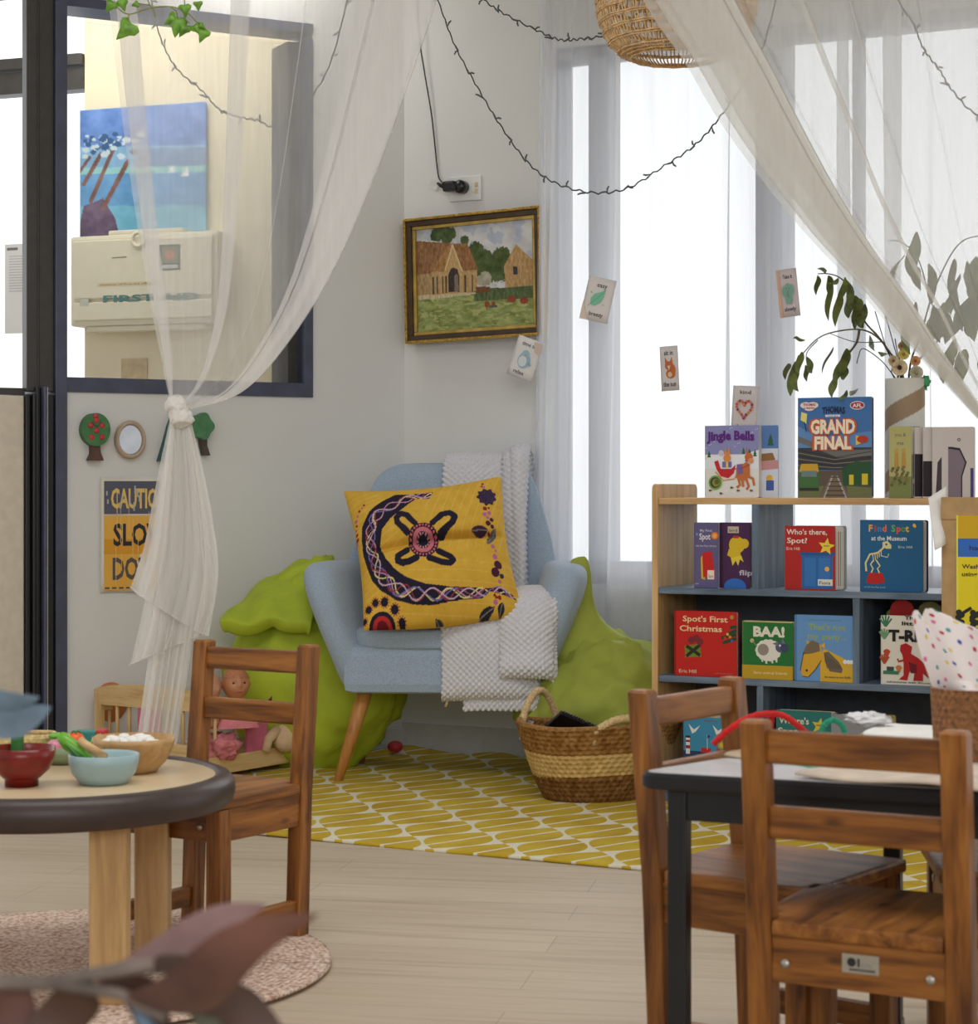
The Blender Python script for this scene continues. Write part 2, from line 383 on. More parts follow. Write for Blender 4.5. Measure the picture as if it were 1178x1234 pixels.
# ---------------------------------------------------------------- flat printed art
_T = {}
def text_geo(s, bold=0.0):
    key = (s, bold)
    if key not in _T:
        cu = bpy.data.curves.new('txt', 'FONT'); cu.body = s; cu.size = 1.0; cu.resolution_u = 2; cu.offset = bold
        ob = bpy.data.objects.new('txt', cu); COL.objects.link(ob)
        me = bpy.data.meshes.new_from_object(ob.evaluated_get(bpy.context.evaluated_depsgraph_get()))
        vs = [(v.co.x, v.co.y) for v in me.vertices]; fs = [tuple(p.vertices) for p in me.polygons]
        bpy.data.objects.remove(ob); bpy.data.curves.remove(cu); bpy.data.meshes.remove(me)
        a = np.array(vs) if vs else np.zeros((1, 2))
        _T[key] = (a, fs, a.min(0), a.max(0))
    return _T[key]
class Art:
    """print on a w x h rectangle, (0,0) bottom left, facing -y at y = 0; layers rise towards the viewer"""
    def __init__(self, mb, w, h, x0=0.0, z0=0.0, y0=0.0, step=0.00005, M4=None):
        self.mb, self.w, self.h, self.x0, self.z0, self.y = mb, w, h, x0, z0, y0; self.step = step; self.M4 = M4
    def _p(self, pts, col, fs=None):
        self.y -= self.step
        vs = [(self.x0 + u * self.w, self.y, self.z0 + v * self.h) for u, v in pts]
        self.mb.add(vs, fs or [tuple(range(len(vs)))], col, False, self.M4)
        return self
    def poly(self, pts, col): return self._p(pts, col)
    def rect(self, u0, v0, u1, v1, col): return self._p([(u0, v0), (u1, v0), (u1, v1), (u0, v1)], col)
    def disc(self, u, v, ru, col, rv=None, n=20, a0=0, a1=2 * PI):
        rv = rv if rv else ru * self.w / self.h
        return self._p([(u + ru * math.cos(a0 + (a1 - a0) * i / n), v + rv * math.sin(a0 + (a1 - a0) * i / n)) for i in range(n + (0 if a1 - a0 > 6.2 else 1))], col)
    def star(self, u, v, r, col, ri=0.45, rot=0.0, n=5):
        k = self.w / self.h
        return self._p([(u + (r if i % 2 == 0 else r * ri) * math.sin(rot + PI * i / n), v + k * (r if i % 2 == 0 else r * ri) * math.cos(rot + PI * i / n)) for i in range(2 * n)], col)
    def line(self, pts, wd, col):
        k = self.h / self.w; q = [Vector((u, v * k)) for u, v in pts]; L, R_ = [], []
        for i, p in enumerate(q):
            d = (q[min(i + 1, len(q) - 1)] - q[max(i - 1, 0)]).normalized(); n = Vector((-d.y, d.x)) * wd / 2
            L.append(p + n); R_.append(p - n)
        vs = [(p.x, p.y / k) for p in L + R_]; n = len(q)
        return self._p(vs, col, [(i, i + 1, n + i + 1, n + i) for i in range(n - 1)])
    def text(self, s, u, v, hh, col, ww=None, bold=0.01, align='c', arc=0.0, rot=0.0):
        a, fs, lo, hi = text_geo(s, bold)
        sc = hh * self.h / 0.73; sx = sc
        if ww: sx = ww * self.w / max(1e-6, hi[0] - lo[0])
        wid = (hi[0] - lo[0]) * sx
        ox = {'c': -wid / 2, 'l': 0, 'r': -wid}[align]
        pts = []
        for x, y in a:
            X = (x - lo[0]) * sx + ox; Y = y * sc + arc * self.h * (1 - (2 * X / max(wid, 1e-6)) ** 2)
            X, Y = X * math.cos(rot) - Y * math.sin(rot), X * math.sin(rot) + Y * math.cos(rot)
            pts.append((u + X / self.w, v + Y / self.h))
        return self._p(pts, col, fs)

# numpy painting tools (for painted canvas / printed cloth, sampled per vertex)
def inpoly(X, Y, poly):
    r = np.zeros(X.shape, bool); n = len(poly); j = n - 1
    for i in range(n):
        xi, yi = poly[i]; xj, yj = poly[j]
        c = ((yi > Y) != (yj > Y)) & (X < (xj - xi) * (Y - yi) / (yj - yi + 1e-12) + xi); r ^= c; j = i
    return r
def polydist(X, Y, pts):
    """distance, arclength and signed side to a polyline"""
    D = np.full(X.shape, 1e9); T = np.zeros(X.shape); S = np.zeros(X.shape); acc = 0.0
    for (x0, y0), (x1, y1) in zip(pts[:-1], pts[1:]):
        dx, dy = x1 - x0, y1 - y0; L = math.hypot(dx, dy)
        t = np.clip(((X - x0) * dx + (Y - y0) * dy) / (L * L), 0, 1); qx, qy = x0 + t * dx, y0 + t * dy
        d = np.hypot(X - qx, Y - qy); m = d < D
        D = np.where(m, d, D); T = np.where(m, acc + t * L, T); S = np.where(m, np.sign(dx * (Y - y0) - dy * (X - x0)) * d, S); acc += L
    return D, T, S
_tab = rng.random((64, 64))
def vnoise(X, Y, sc):
    x, y = X / sc, Y / sc; i, j = np.floor(x).astype(int), np.floor(y).astype(int); fx, fy = x - i, y - j
    fx = fx * fx * (3 - 2 * fx); fy = fy * fy * (3 - 2 * fy)
    g = lambda a, b: _tab[a % 64, b % 64]
    return (g(i, j) * (1 - fx) + g(i + 1, j) * fx) * (1 - fy) + (g(i, j + 1) * (1 - fx) + g(i + 1, j + 1) * fx) * fy
def fbm(X, Y, sc): return 0.5 * vnoise(X, Y, sc) + 0.3 * vnoise(X + 91, Y + 37, sc / 2) + 0.2 * vnoise(X + 13, Y + 71, sc / 4)
def put(img, mask, col, var=None, amp=30):
    c = np.array(col, float)
    if var is None: img[mask] = c
    else: img[mask] = np.clip(c + (var[mask][:, None] - 0.5) * amp * 2, 0, 255)
def cr(pts, n=8):
    """Catmull-Rom through points"""
    pts = [Vector(p) for p in pts]; out = []
    for i in range(len(pts) - 1):
        p0 = pts[max(i - 1, 0)]; p1 = pts[i]; p2 = pts[i + 1]; p3 = pts[min(i + 2, len(pts) - 1)]
        for k in range(n):
            t = k / n
            out.append(0.5 * ((2 * p1) + (p2 - p0) * t + (2 * p0 - 5 * p1 + 4 * p2 - p3) * t * t + (3 * p1 - p0 - 3 * p2 + p3) * t ** 3))
    out.append(pts[-1]); return out
init_materials()
WORLD_FRONT, WORLD_BACK = 1.5, 0.45
WIN_POWER, FILL_POWER, CEIL_POWER, EXPOSURE = 3.4, 75.0, 42.0, 0.17
# ================================================================ the setting
def rotm(pl, t, off=0.0, z=0.0):
    return Matrix.Translation(pl.pt(t, off, z)) @ Matrix.Rotation(pl.rot, 4, 'Z')
LM = rotm(LW, 0); BM = rotm(BW, 0)
def lbox(mb, M4, x0, x1, y0, y1, z0, z1, bev=0.0):
    return mb.box(((x0 + x1) / 2, (y0 + y1) / 2, (z0 + z1) / 2), (x1 - x0, y1 - y0, z1 - z0), bev=bev, M4=M4)
CEIL = 2.75
# floor + ceiling
fl = MB(); fl.box((0, 2.6, -0.05), (9.0, 12.0, 0.1)); struct(fl.build('floor', M['floor']))
ce = MB(); ce.box((0, 2.9, CEIL + 0.05), (9.0, 9.8, 0.1)); struct(ce.build('ceiling', M['wall']))
# left wall
tR = LW.t(376); tL = LW.t(79); tMull = LW.t(65)
W1_Z0, W1_Z1 = 1.183, 2.41
wl = MB()
lbox(wl, LM, tR, 0.08, 0, 0.17, 0, CEIL); lbox(wl, LM, tL, tR, 0, 0.17, 0, W1_Z0); lbox(wl, LM, tL, tR, 0, 0.17, W1_Z1, CEIL)
lbox(wl, LM, tL - 1.6, tL, 0, 0.17, 2.62, CEIL)
struct(wl.build('wall_left', M['wall']))
# back wall with window opening
tW0, tW1 = BW.t(666), BW.t(1330); W2_Z0, W2_Z1 = 0.575, 2.313
wb = MB()
lbox(wb, BM, -0.08, tW0, 0, 0.16, 0, CEIL); lbox(wb, BM, tW0, tW1, 0, 0.16, 0, W2_Z0); lbox(wb, BM, tW0, tW1, 0, 0.16, W2_Z1, CEIL)
lbox(wb, BM, tW1, tW1 + 1.4, 0, 0.16, 0, CEIL)
struct(wb.build('wall_back', M['wall']))
# baseboards
bb = MB(); lbox(bb, BM, 0.0, tW1 + 1.4, -0.014, -0.001, 0.0, 0.10, 0.003); struct(bb.build('baseboard_back', M['trim']))
bb = MB(); lbox(bb, LM, tL, 0.0, -0.014, -0.001, 0.0, 0.08, 0.003); struct(bb.build('baseboard_left', M['trim']))
# inner window in the left wall
w1 = thing('window_1', None, None, LW.pt(0), LW.rot); struct(w1); del_keys = None
fr = MB(); I4 = Matrix.Identity(4)
tLi, tRi = LW.t(79), LW.t(367)
lbox(fr, I4, tLi, tR, -0.008, 0.20, W1_Z0, W1_Z0 + 0.046); lbox(fr, I4, tLi, tR, -0.008, 0.13, W1_Z1 - 0.03, W1_Z1)
lbox(fr, I4, tRi, tR, -0.008, 0.20, W1_Z0 + 0.046, W1_Z1 - 0.05)
fr.build('window_frame', M['frame_navy'], w1)
fr = MB(); lbox(fr, I4, tRi - 0.035, tRi, 0.06, 0.20, W1_Z0 + 0.046, W1_Z1 - 0.05)
fr.build('window_sash', M['frame_dark'], w1)
g = MB(); lbox(g, I4, tLi, tRi - 0.03, 0.10, 0.104, W1_Z0 + 0.04, W1_Z1 - 0.05); g.build('window_pane', M['glass'], w1)
# door post, mullion, lower cream panel, folded leaves
ds = thing('door_1', None, None, LW.pt(0), LW.rot); struct(ds)
m_ = MB(); lbox(m_, I4, LW.t(65), tL, -0.02, 0.19, 0, 2.62, 0.002); m_.build('door_post', M['frame_navy'], ds)
m_ = MB(); lbox(m_, I4, LW.t(32), LW.t(65) - 0.001, 0.0, 0.05, W1_Z0, 2.62, 0.002)
for q in (0.33, 0.40): lbox(m_, I4, LW.t(32) + q * 0.1, LW.t(32) + q * 0.1 + 0.003, -0.003, 0.0, W1_Z0, 2.62)
m_.build('door_mullion', M['frame_dark'], ds)
x0 = LW.t(29); x1 = LW.t(64)
for i, (a, b, d0, mk) in enumerate(((0.0, 0.16, 0.01, 'black'), (0.19, 0.30, -0.01, 'black'), (0.33, 0.47, 0.0, 'black'), (0.50, 0.62, -0.03, 'frame_navy'), (0.65, 0.74, 0.0, 'panel_cream'), (0.76, 1.0, 0.02, 'black'))):
    m_ = MB(); lbox(m_, I4, x0 + a * (x1 - x0), x0 + b * (x1 - x0), d0 - 0.03, 0.16, 0.01, W1_Z0 + (0.012 if i in (2, 3, 4) else -0.01), 0.003); m_.build('folded_leaf', M[mk], ds)
m_ = MB(); lbox(m_, I4, LW.t(-70), x0 - 0.003, -0.01, 0.03, 0.01, W1_Z0 - 0.015, 0.004); m_.build('door_panel', M['panel_cream'], ds)
m_ = MB(); lbox(m_, I4, LW.t(-70), LW.t(32), 0.02, 0.10, W1_Z0 - 0.012, W1_Z0 + 0.01); m_.build('door_rail', M['frame_dark'], ds)
# the room beyond the inner window
RW = Plane((( 200 - CX) / 340, F / 340), (1.73, -0.62)); RM = rotm(RW, 0)
rb = MB(); lbox(rb, RM, RW.t(102), RW.t(470), 0, 0.1, 0, CEIL); struct(rb.build('wall_beyond', M['cream']))
w3 = thing('window_3', None, None, RW.pt(0), RW.rot); struct(w3)
zt = RW.z(60, 90); a0, a1 = RW.t(-160), RW.t(102) - 0.004
m_ = MB()
lbox(m_, I4, a0, a1, 0.0, 0.07, zt - 0.06, zt + 0.018); lbox(m_, I4, a0, a1, -0.02, 0.05, zt + 0.026, zt + 0.065); lbox(m_, I4, a0, a1, -0.01, 0.05, 2.68, 2.75)
lbox(m_, I4, a0, a1, -0.01, 0.05, 0.0, 0.08)
m_.build('window_frame', M['frame_dark'], w3)
m_ = MB(); lbox(m_, I4, a0, a1, 0.03, 0.034, 0.08, 2.68); m_.build('window_pane', M['glass'], w3)
m_ = MB(); m_.grid(lambda u, v: (a0 + (a1 - a0) * u, 0.055 + 0.012 * math.sin(u * 40 + v * 2), zt + 0.06 + (2.68 - zt - 0.06) * v), 60, 4); m_.build('sheer_blind', M['sheer_win'], w3)
# curtained window in the back wall
w2 = thing('window_2', None, None, BW.pt(0), BW.rot); struct(w2)
m_ = MB()
lbox(m_, I4, BW.t(706), BW.t(730), 0.02, 0.12, W2_Z0, W2_Z1); lbox(m_, I4, tW0, tW0 + 0.012, 0.02, 0.12, W2_Z0, W2_Z1); lbox(m_, I4, tW0, tW1, 0.02, 0.12, W2_Z0, W2_Z0 + 0.075); lbox(m_, I4, tW0, tW1, 0.02, 0.12, W2_Z1 - 0.04, W2_Z1)
lbox(m_, I4, BW.t(910), BW.t(942), 0.0, 0.13, W2_Z0, W2_Z1); lbox(m_, I4, BW.t(1022), BW.t(1032), 0.04, 0.1, W2_Z0, W2_Z1); lbox(m_, I4, tW1 - 0.05, tW1, 0.02, 0.12, W2_Z0, W2_Z1)
m_.build('window_frame', M['win_white'], w2)
m_ = MB(); lbox(m_, I4, tW0, tW1, 0.07, 0.074, W2_Z0, W2_Z1); m_.build('window_pane', M['glass'], w2)

# ================================================================ daylight and added fill lamps
wd = bpy.data.worlds.new('daylight'); SC.world = wd; wd.use_nodes = True
nt = wd.node_tree; bg = nt.nodes['Background']
tc = nt.nodes.new('ShaderNodeTexCoord'); sp = nt.nodes.new('ShaderNodeSeparateXYZ'); nt.links.new(tc.outputs['Generated'], sp.inputs[0])
mr = nt.nodes.new('ShaderNodeMapRange'); nt.links.new(sp.outputs[1], mr.inputs[0])
mr.inputs[1].default_value = -0.1; mr.inputs[2].default_value = 0.35; mr.inputs[3].default_value = WORLD_BACK; mr.inputs[4].default_value = WORLD_FRONT
nt.links.new(mr.outputs[0], bg.inputs[1]); bg.inputs[0].default_value = (0.96, 0.98, 1.0, 1)
def area(name, loc, target, sx, sy, power, col=(1, 1, 1)):
    L = bpy.data.lights.new(name, 'AREA'); L.shape = 'RECTANGLE'; L.size = sx; L.size_y = sy; L.energy = power; L.color = col
    o = bpy.data.objects.new(name, L); COL.objects.link(o); o.location = loc
    o.rotation_euler = (Vector(target) - Vector(loc)).to_track_quat('-Z', 'Y').to_euler(); return o
sun = bpy.data.lights.new('soft_sky_sun', 'SUN'); sun.energy = WIN_POWER; sun.angle = math.radians(50); sun.color = (0.97, 0.98, 1.0)
so = bpy.data.objects.new('soft_sky_sun', sun); COL.objects.link(so); so.rotation_euler = Vector((-0.35, -0.72, -0.60)).to_track_quat('-Z', 'Y').to_euler()
area('fill_behind_camera', (0.6, -2.6, 2.3), (-0.6, 6.0, 1.0), 3.4, 1.6, FILL_POWER, (0.98, 0.985, 1.0))  # added fill lamp behind the camera, no actual windows there
area('overhead_fill', (-0.2, 3.4, CEIL - 0.03), (-0.2, 3.9, 0), 2.4, 1.2, CEIL_POWER, (0.97, 0.98, 1.0))  # invented overhead fill, lights tops and keeps the space under the chair dark
area('next_room_fill', RW.pt(0.1, -0.5, 2.65), RW.pt(0.1, -0.1, 1.4), 1.4, 0.5, 11, (1.0, 0.98, 0.94))  # extra lamp added to brighten the cream wall beyond
SC.view_settings.view_transform = 'Standard'; SC.view_settings.look = 'None'; SC.view_settings.gamma = 1.0
SC.view_settings.use_curve_mapping = False; SC.view_settings.exposure = EXPOSURE
cy = SC.cycles
cy.max_bounces = 10; cy.diffuse_bounces = 4; cy.glossy_bounces = 3; cy.transmission_bounces = 4; cy.transparent_max_bounces = 40
cy.use_denoising = True; cy.sample_clamp_indirect = 6.0; cy.caustics_reflective = False; cy.caustics_refractive = False

# ================================================================ things on / behind the left wall
# beach poster on the wall beyond
def art_thing(name, label, cat, plane, px0, py0, px1, py1, off, group=None, rot_in=0.0, tilt=0.0):
    """flat thing standing off a plane; returns empty, width, height, with local origin at bottom left"""
    ta, tb = plane.t(px0, off), plane.t(px1, off); za = plane.z((px0 + px1) / 2, py1, off); zb = plane.z((px0 + px1) / 2, py0, off)
    e = thing(name, label, cat, plane.pt(ta, off, za), plane.rot, group); e.rotation_euler = (tilt, rot_in, plane.rot)
    return e, tb - ta, zb - za
e, w, h = art_thing('beach_poster', 'large blue beach painting with leaning palm trunks on cream wall beyond the inner window', 'poster', RW, 97, 128, 249, 282, -0.012)
pm = MB()
def beach(U, V):
    X = 45 + U * 510; Y = 590 - V * 495 - U * 20; im = np.zeros(U.shape + (3,)); n = fbm(X, Y, 60)
    im[:] = (110, 146, 206); put(im, Y > 0, (104, 140, 204), n, 30); put(im, Y > 240, (134, 178, 214), n, 24)
    put(im, (Y > 250) & (Y < 320) & (X > 280), (120, 150, 190), n, 20); put(im, (Y > 320) & (Y < 345), (150, 206, 206), n, 16)
    put(im, Y > 345, (106, 162, 210), n, 22); put(im, (Y > 470), (122, 188, 216), n, 20)
    put(im, inpoly(X, Y, [(400, 345), (425, 315), (430, 345)]) | inpoly(X, Y, [(455, 358), (480, 322), (488, 360)]), (236, 240, 240))
    put(im, inpoly(X, Y, [(30, 600), (60, 470), (140, 440), (190, 520), (210, 600)]), (104, 84, 110), n, 40)
    for a, b, wd_ in (((60, 385), (130, 270), 14), ((90, 450), (182, 250), 14), ((140, 480), (240, 300), 16), ((40, 340), (85, 280), 10)):
        D, T, S = polydist(X, Y, [a, b]); put(im, D < wd_ * 0.6, (128, 92, 84), n, 40)
    for _ in range(46):
        cx_, cy_ = 60 + random.random() * 240, 190 + random.random() * 90; r = 6 + random.random() * 12
        put(im, (np.hypot(X - cx_, (Y - cy_) * 1.4) < r), (196, 214, 220) if random.random() < 0.6 else (60, 96, 140))
    return lin(im)
pm.grid(lambda u, v: (u * w, 0, v * h), 130, 120, col=beach, thick=-0.004); pm.build('painted_board', M['print'], e)
# first aid box
e, w, h = art_thing('first_aid_box', 'cream plastic wall box lettered first aid seen through the inner window', 'first aid box', RW, 84, 281, 262, 391, -0.10)
b = MB(); b.box((w / 2, 0.05, h / 2), (w, 0.095, h), bev=0.012)
b.box((w / 2, -0.002, h * 0.62), (w * 0.94, 0.012, h * 0.64), bev=0.004); b.box((w / 2, -0.002, h * 0.16), (w * 0.94, 0.012, h * 0.2), bev=0.004)
b.box((w * 0.5, 0.04, h + 0.008), (w * 0.5, 0.05, 0.018), bev=0.006); b.box((w * 0.5, 0.04, -0.01), (w * 0.8, 0.05, 0.02), bev=0.006)
b.build('box_body', M['cream_box'], e)
b = MB(); b.lathe([(0.030, 0), (0.030, 0.006), (0.018, 0.006), (0.018, 0)], 24, M4=Matrix.Translation((w * 0.48, -0.008, h * 0.93)) @ Matrix.Rotation(PI / 2, 4, 'X')); b.build('latch', M['cream_box'], e)
b = MB(); A = Art(b, w, h, y0=-0.0085)
A.rect(0.08, 0.30, 0.14, 0.22, (206, 206, 190)); A.text('FIRST AID', 0.56, 0.255, 0.075, (86, 134, 130), ww=0.64, bold=0.03)
A.rect(0.2, 0.43, 0.62, 0.47, (222, 204, 164)); A.text('location of first aid officers', 0.41, 0.44, 0.018, (120, 104, 84), ww=0.38)
A.rect(0.62, 0.58, 0.76, 0.86, (84, 84, 70)); A.rect(0.635, 0.6, 0.745, 0.64, (200, 200, 196)); A.rect(0.635, 0.66, 0.745, 0.84, (120, 128, 88)); A.disc(0.69, 0.75, 0.03, (196, 120, 86))
A.line([(0.3, 0.74), (0.4, 0.745)], 0.006, (150, 140, 120)); b.build('printed_labels', M['print'], e)
# shelf of the box on the wall and a card under it
e, w, h = art_thing('wall_card', 'small tan card on the cream wall below the first aid box', 'card', RW, 146, 432, 177, 458, -0.004)
b = MB(); b.box((w / 2, 0.001, h / 2), (w, 0.003, h)); b.build('card_sheet', simple('tan_card', (206, 184, 146), 0.8), e)
e, w, h = art_thing('paper_notice', 'white printed notice stuck on the glazing at the left edge', 'notice', RW, 6, 294, 32, 402, -0.006)
b = MB(); b.box((w / 2, 0.0, h / 2), (w, 0.002, h), col=(226, 226, 226)); A = Art(b, w, h, y0=-0.0012)
A.rect(0.1, 0.93, 0.6, 0.96, (120, 120, 124))
for i in range(14): A.rect(0.2, 0.86 - i * 0.03, 0.9, 0.867 - i * 0.03, (176, 176, 180))
b.build('notice_sheet', M['print'], e)
# apple tree
def on_wall(plane, px, py, off=0.0): return plane.at(px, py, off)
e = thing('tree_ornament', 'green wooden tree ornament dotted with red apples on the left wall', 'wall ornament', on_wall(LW, 112, 555, -0.003), LW.rot)
sc_ = 1 / 386.0
def oval(cx_, cz_, rx, rz_, n=28, wob=0.0, k=6): return [(cx_ + rx * (1 + wob * math.cos(k * 2 * PI * i / n)) * math.cos(2 * PI * i / n), cz_ + rz_ * (1 + wob * math.cos(k * 2 * PI * i / n)) * math.sin(2 * PI * i / n)) for i in range(n)]
b = MB(); b.prism([(x * sc_, z * sc_) for x, z in [(-9, 0), (10, 0), (6, 10), (5, 22), (-5, 22), (-5, 8)]], 0.03, M4=Matrix.Translation((0, -0.03, 0))); b.build('trunk', simple('trunk_brown', (92, 62, 50), 0.6), e)
b = MB(); b.prism(oval(0, 37 * sc_, 17.5 * sc_, 20 * sc_), 0.036, M4=Matrix.Translation((0, -0.036, 0))); b.build('crown', simple('crown_green', (66, 120, 70), 0.55, vary=0.12), e)
for ax, az in ((0, 48), (-7, 42), (7, 42), (0, 36), (-6, 28), (7, 28), (-1, 53)):
    b = MB(); b.ball((ax * sc_, -0.037, az * sc_), 3.4 * sc_, 8, sc=(1, 0.4, 1)); b.build('apple', M['toy_red'], e)
b = MB(); b.tube([(-6 * sc_, -0.038, 46 * sc_), (0, -0.038, 40 * sc_), (6 * sc_, -0.038, 46 * sc_)], 0.0012, 6); b.build('twig', M['twig_dark'], e)
# round mirror
e = thing('round_mirror', 'small round mirror in a pale wooden ring beside the apple tree', 'mirror', on_wall(LW, 155, 530, -0.002), LW.rot)
RX = Matrix.Rotation(PI / 2, 4, 'X')
b = MB(); b.lathe([(0.048, 0), (0.050, 0.02), (0.046, 0.030), (0.040, 0.030), (0.037, 0.020), (0.037, 0.0)], 40, M4=Matrix.Diagonal((1, 1, 1.22, 1)) @ RX); b.build('mirror_frame', simple('ring_wood', (182, 164, 142), 0.6), e)
b = MB(); b.lathe([(0.0, 0.018), (0.0385, 0.018)], 40, M4=Matrix.Diagonal((1, 1, 1.22, 1)) @ RX); b.build('mirror_glass', M['mirror'], e)
# teal ornament and second tree partly behind the tied curtain
e = thing('conifer_ornament', 'dark teal wooden fir tree ornament half hidden behind the tied curtain', 'wall ornament', on_wall(LW, 205, 556, -0.003), LW.rot)
b = MB(); b.prism([(x * sc_, z * sc_) for x, z in [(-18, 0), (18, 0), (10, 20), (12, 22), (5, 40), (0, 56), (-5, 44), (-11, 22)]], 0.03, M4=Matrix.Translation((0, -0.03, 0))); b.build('crown', simple('teal_paint', (38, 92, 92), 0.55), e)
e = thing('tree_ornament', 'green bushy wooden tree ornament right of the curtain knot', 'wall ornament', on_wall(LW, 243, 549, -0.003), LW.rot)
b = MB(); b.prism([(x * sc_, z * sc_) for x, z in [(-1, 0), (7, 0), (3, 12), (3, 26), (-6, 26), (-4, 12)]], 0.03, M4=Matrix.Translation((0, -0.03, 0))); b.build('trunk', simple('trunk_dark', (78, 66, 58), 0.6), e)
b = MB(); b.prism(oval(-4 * sc_, 36 * sc_, 15 * sc_, 16 * sc_, 40, 0.09, 5), 0.034, M4=Matrix.Translation((0, -0.034, 0))); b.build('crown', simple('crown_green_plain', (74, 128, 86), 0.55, vary=0.12), e)
# caution sign
e, w, h = art_thing('caution_sign', 'worn laminated yellow and black caution slow down sign on left wall', 'sign', LW, 121, 575, 212, 713, -0.006)
b = MB(); b.grid(lambda u, v: (u * w, 0.004 * math.sin(u * 9) * (1 - v) - 0.002, v * h), 16, 10, col=(232, 226, 210), thick=-0.0015)
A = Art(b, w, h, y0=-0.006)
A.rect(0.04, 0.68, 0.96, 0.965, (92, 94, 110)); A.rect(0.04, 0.02, 0.96, 0.665, (236, 180, 78)); A.rect(0.04, 0.33, 0.96, 0.46, (226, 160, 50))
A.text('CAUTION', 0.5, 0.735, 0.17, (236, 200, 110), ww=0.74, bold=0.03)
A.text('SLOW', 0.52, 0.41, 0.19, (46, 46, 56), ww=0.72, bold=0.03); A.text('DOWN', 0.52, 0.115, 0.19, (92, 86, 84), ww=0.74, bold=0.03)
for i in range(10): A.rect(0.05 + i * 0.092, 0.03, 0.11 + i * 0.092, 0.045, (90, 84, 80))
for i in range(16):
    u = 0.08 + random.random() * 0.84; v = random.random() * 0.6 + 0.05; A.rect(u, v, u + 0.006, v + 0.1 + random.random() * 0.25, (240, 206, 140))
for i in range(10):
    u = 0.06 + random.random() * 0.86; v = 0.68 + random.random() * 0.2; A.rect(u, v, u + 0.02, v + 0.03 + random.random() * 0.05, (186, 186, 196))
b.build('laminated_sheet', M['print'], e)

# ================================================================ back wall: socket, painting
e, w, h = art_thing('power_socket', 'white double wall socket above the gold framed painting', 'socket', BW, 541, 212, 579, 242, -0.010)
b = MB(); b.box((w / 2, 0.005, h / 2), (w, 0.009, h), bev=0.003); b.build('socket_plate', M['white'], e)
b = MB(); b.box((w * 0.86, -0.001, h * 0.62), (0.010, 0.004, 0.016), bev=0.001); b.box((w * 0.86, -0.001, h * 0.36), (0.010, 0.004, 0.016), bev=0.001); b.build('rocker_switch', simple('switch_tan', (206, 190, 150), 0.4), e)
e = thing('plug_adaptor', 'black plug adaptor pushed into the white wall socket', 'plug', BW.at(558, 226, -0.012), BW.rot)
b = MB(); b.lathe([(0.0, 0.0), (0.022, 0.0), (0.022, 0.03), (0.016, 0.038), (0.0, 0.038)], 24, M4=RX); b.build('plug_body', M['black_gloss'], e)
b = MB(); b.box((-0.038, -0.022, 0.003), (0.045, 0.03, 0.036), bev=0.008); b.build('plug_block', M['black_gloss'], e)
PLUG = e
b = MB(); b.tube([(-0.06, -0.02, 0.005), (-0.075, -0.018, 0.010), (-0.088, -0.016, 0.018)], [0.009, 0.007, 0.004], 10); b.build('cord_grip', M['black_gloss'], e)
e = thing('tape_tab', 'clear tape tab holding the light cord beside the socket', 'tape', BW.at(519, 223, -0.003), BW.rot)
b = MB(); b.box((0.012, 0, 0), (0.034, 0.0015, 0.028), rot=Matrix.Rotation(0.5, 3, 'Y')); b.build('tape_strip', simple('clear_tape', (222, 222, 220), 0.2), e)

PW = Plane(BW.pt(BW.t(495, -0.02), -0.03).to_2d(), (1.73, -1.0))
ta, tb = 0.0, PW.t(658); za = PW.z(496, 415); hh = PW.z(495, 265) - za
e = thing('framed_painting', 'oil painting of a stone barn in a gilded brown frame', 'painting', PW.pt(0, 0, za), PW.rot); e.rotation_euler = (0, -0.022, PW.rot)
w, h = tb - ta, hh
def frame_ring(i0, i1, d0, d1, mname, nm):
    b = MB()
    for (x0_, x1_, z0_, z1_) in ((i0, w - i0, i0, i1), (i0, w - i0, h - i1, h - i0), (i0, i1, i1, h - i1), (w - i1, w - i0, i1, h - i1)):
        lbox(b, I4, x0_, x1_, d0, d1, z0_, z1_, 0.0025)
    return b.build(nm, mname, e)
gold = simple('gilt', (176, 140, 62), 0.35, metal=0.55, vary=0.25, nscale=150, bump=0.6, bscale=160)
gold2 = simple('gilt_smooth', (196, 162, 84), 0.3, metal=0.5, vary=0.1)
frame_ring(0.0, 0.009, -0.030, 0.02, gold, 'outer_moulding'); frame_ring(0.009, 0.026, -0.022, 0.02, simple('brown_lacquer', (70, 52, 32), 0.35, vary=0.15), 'brown_moulding')
frame_ring(0.026, 0.038, -0.014, 0.02, gold2, 'inner_slip')
pm = MB()
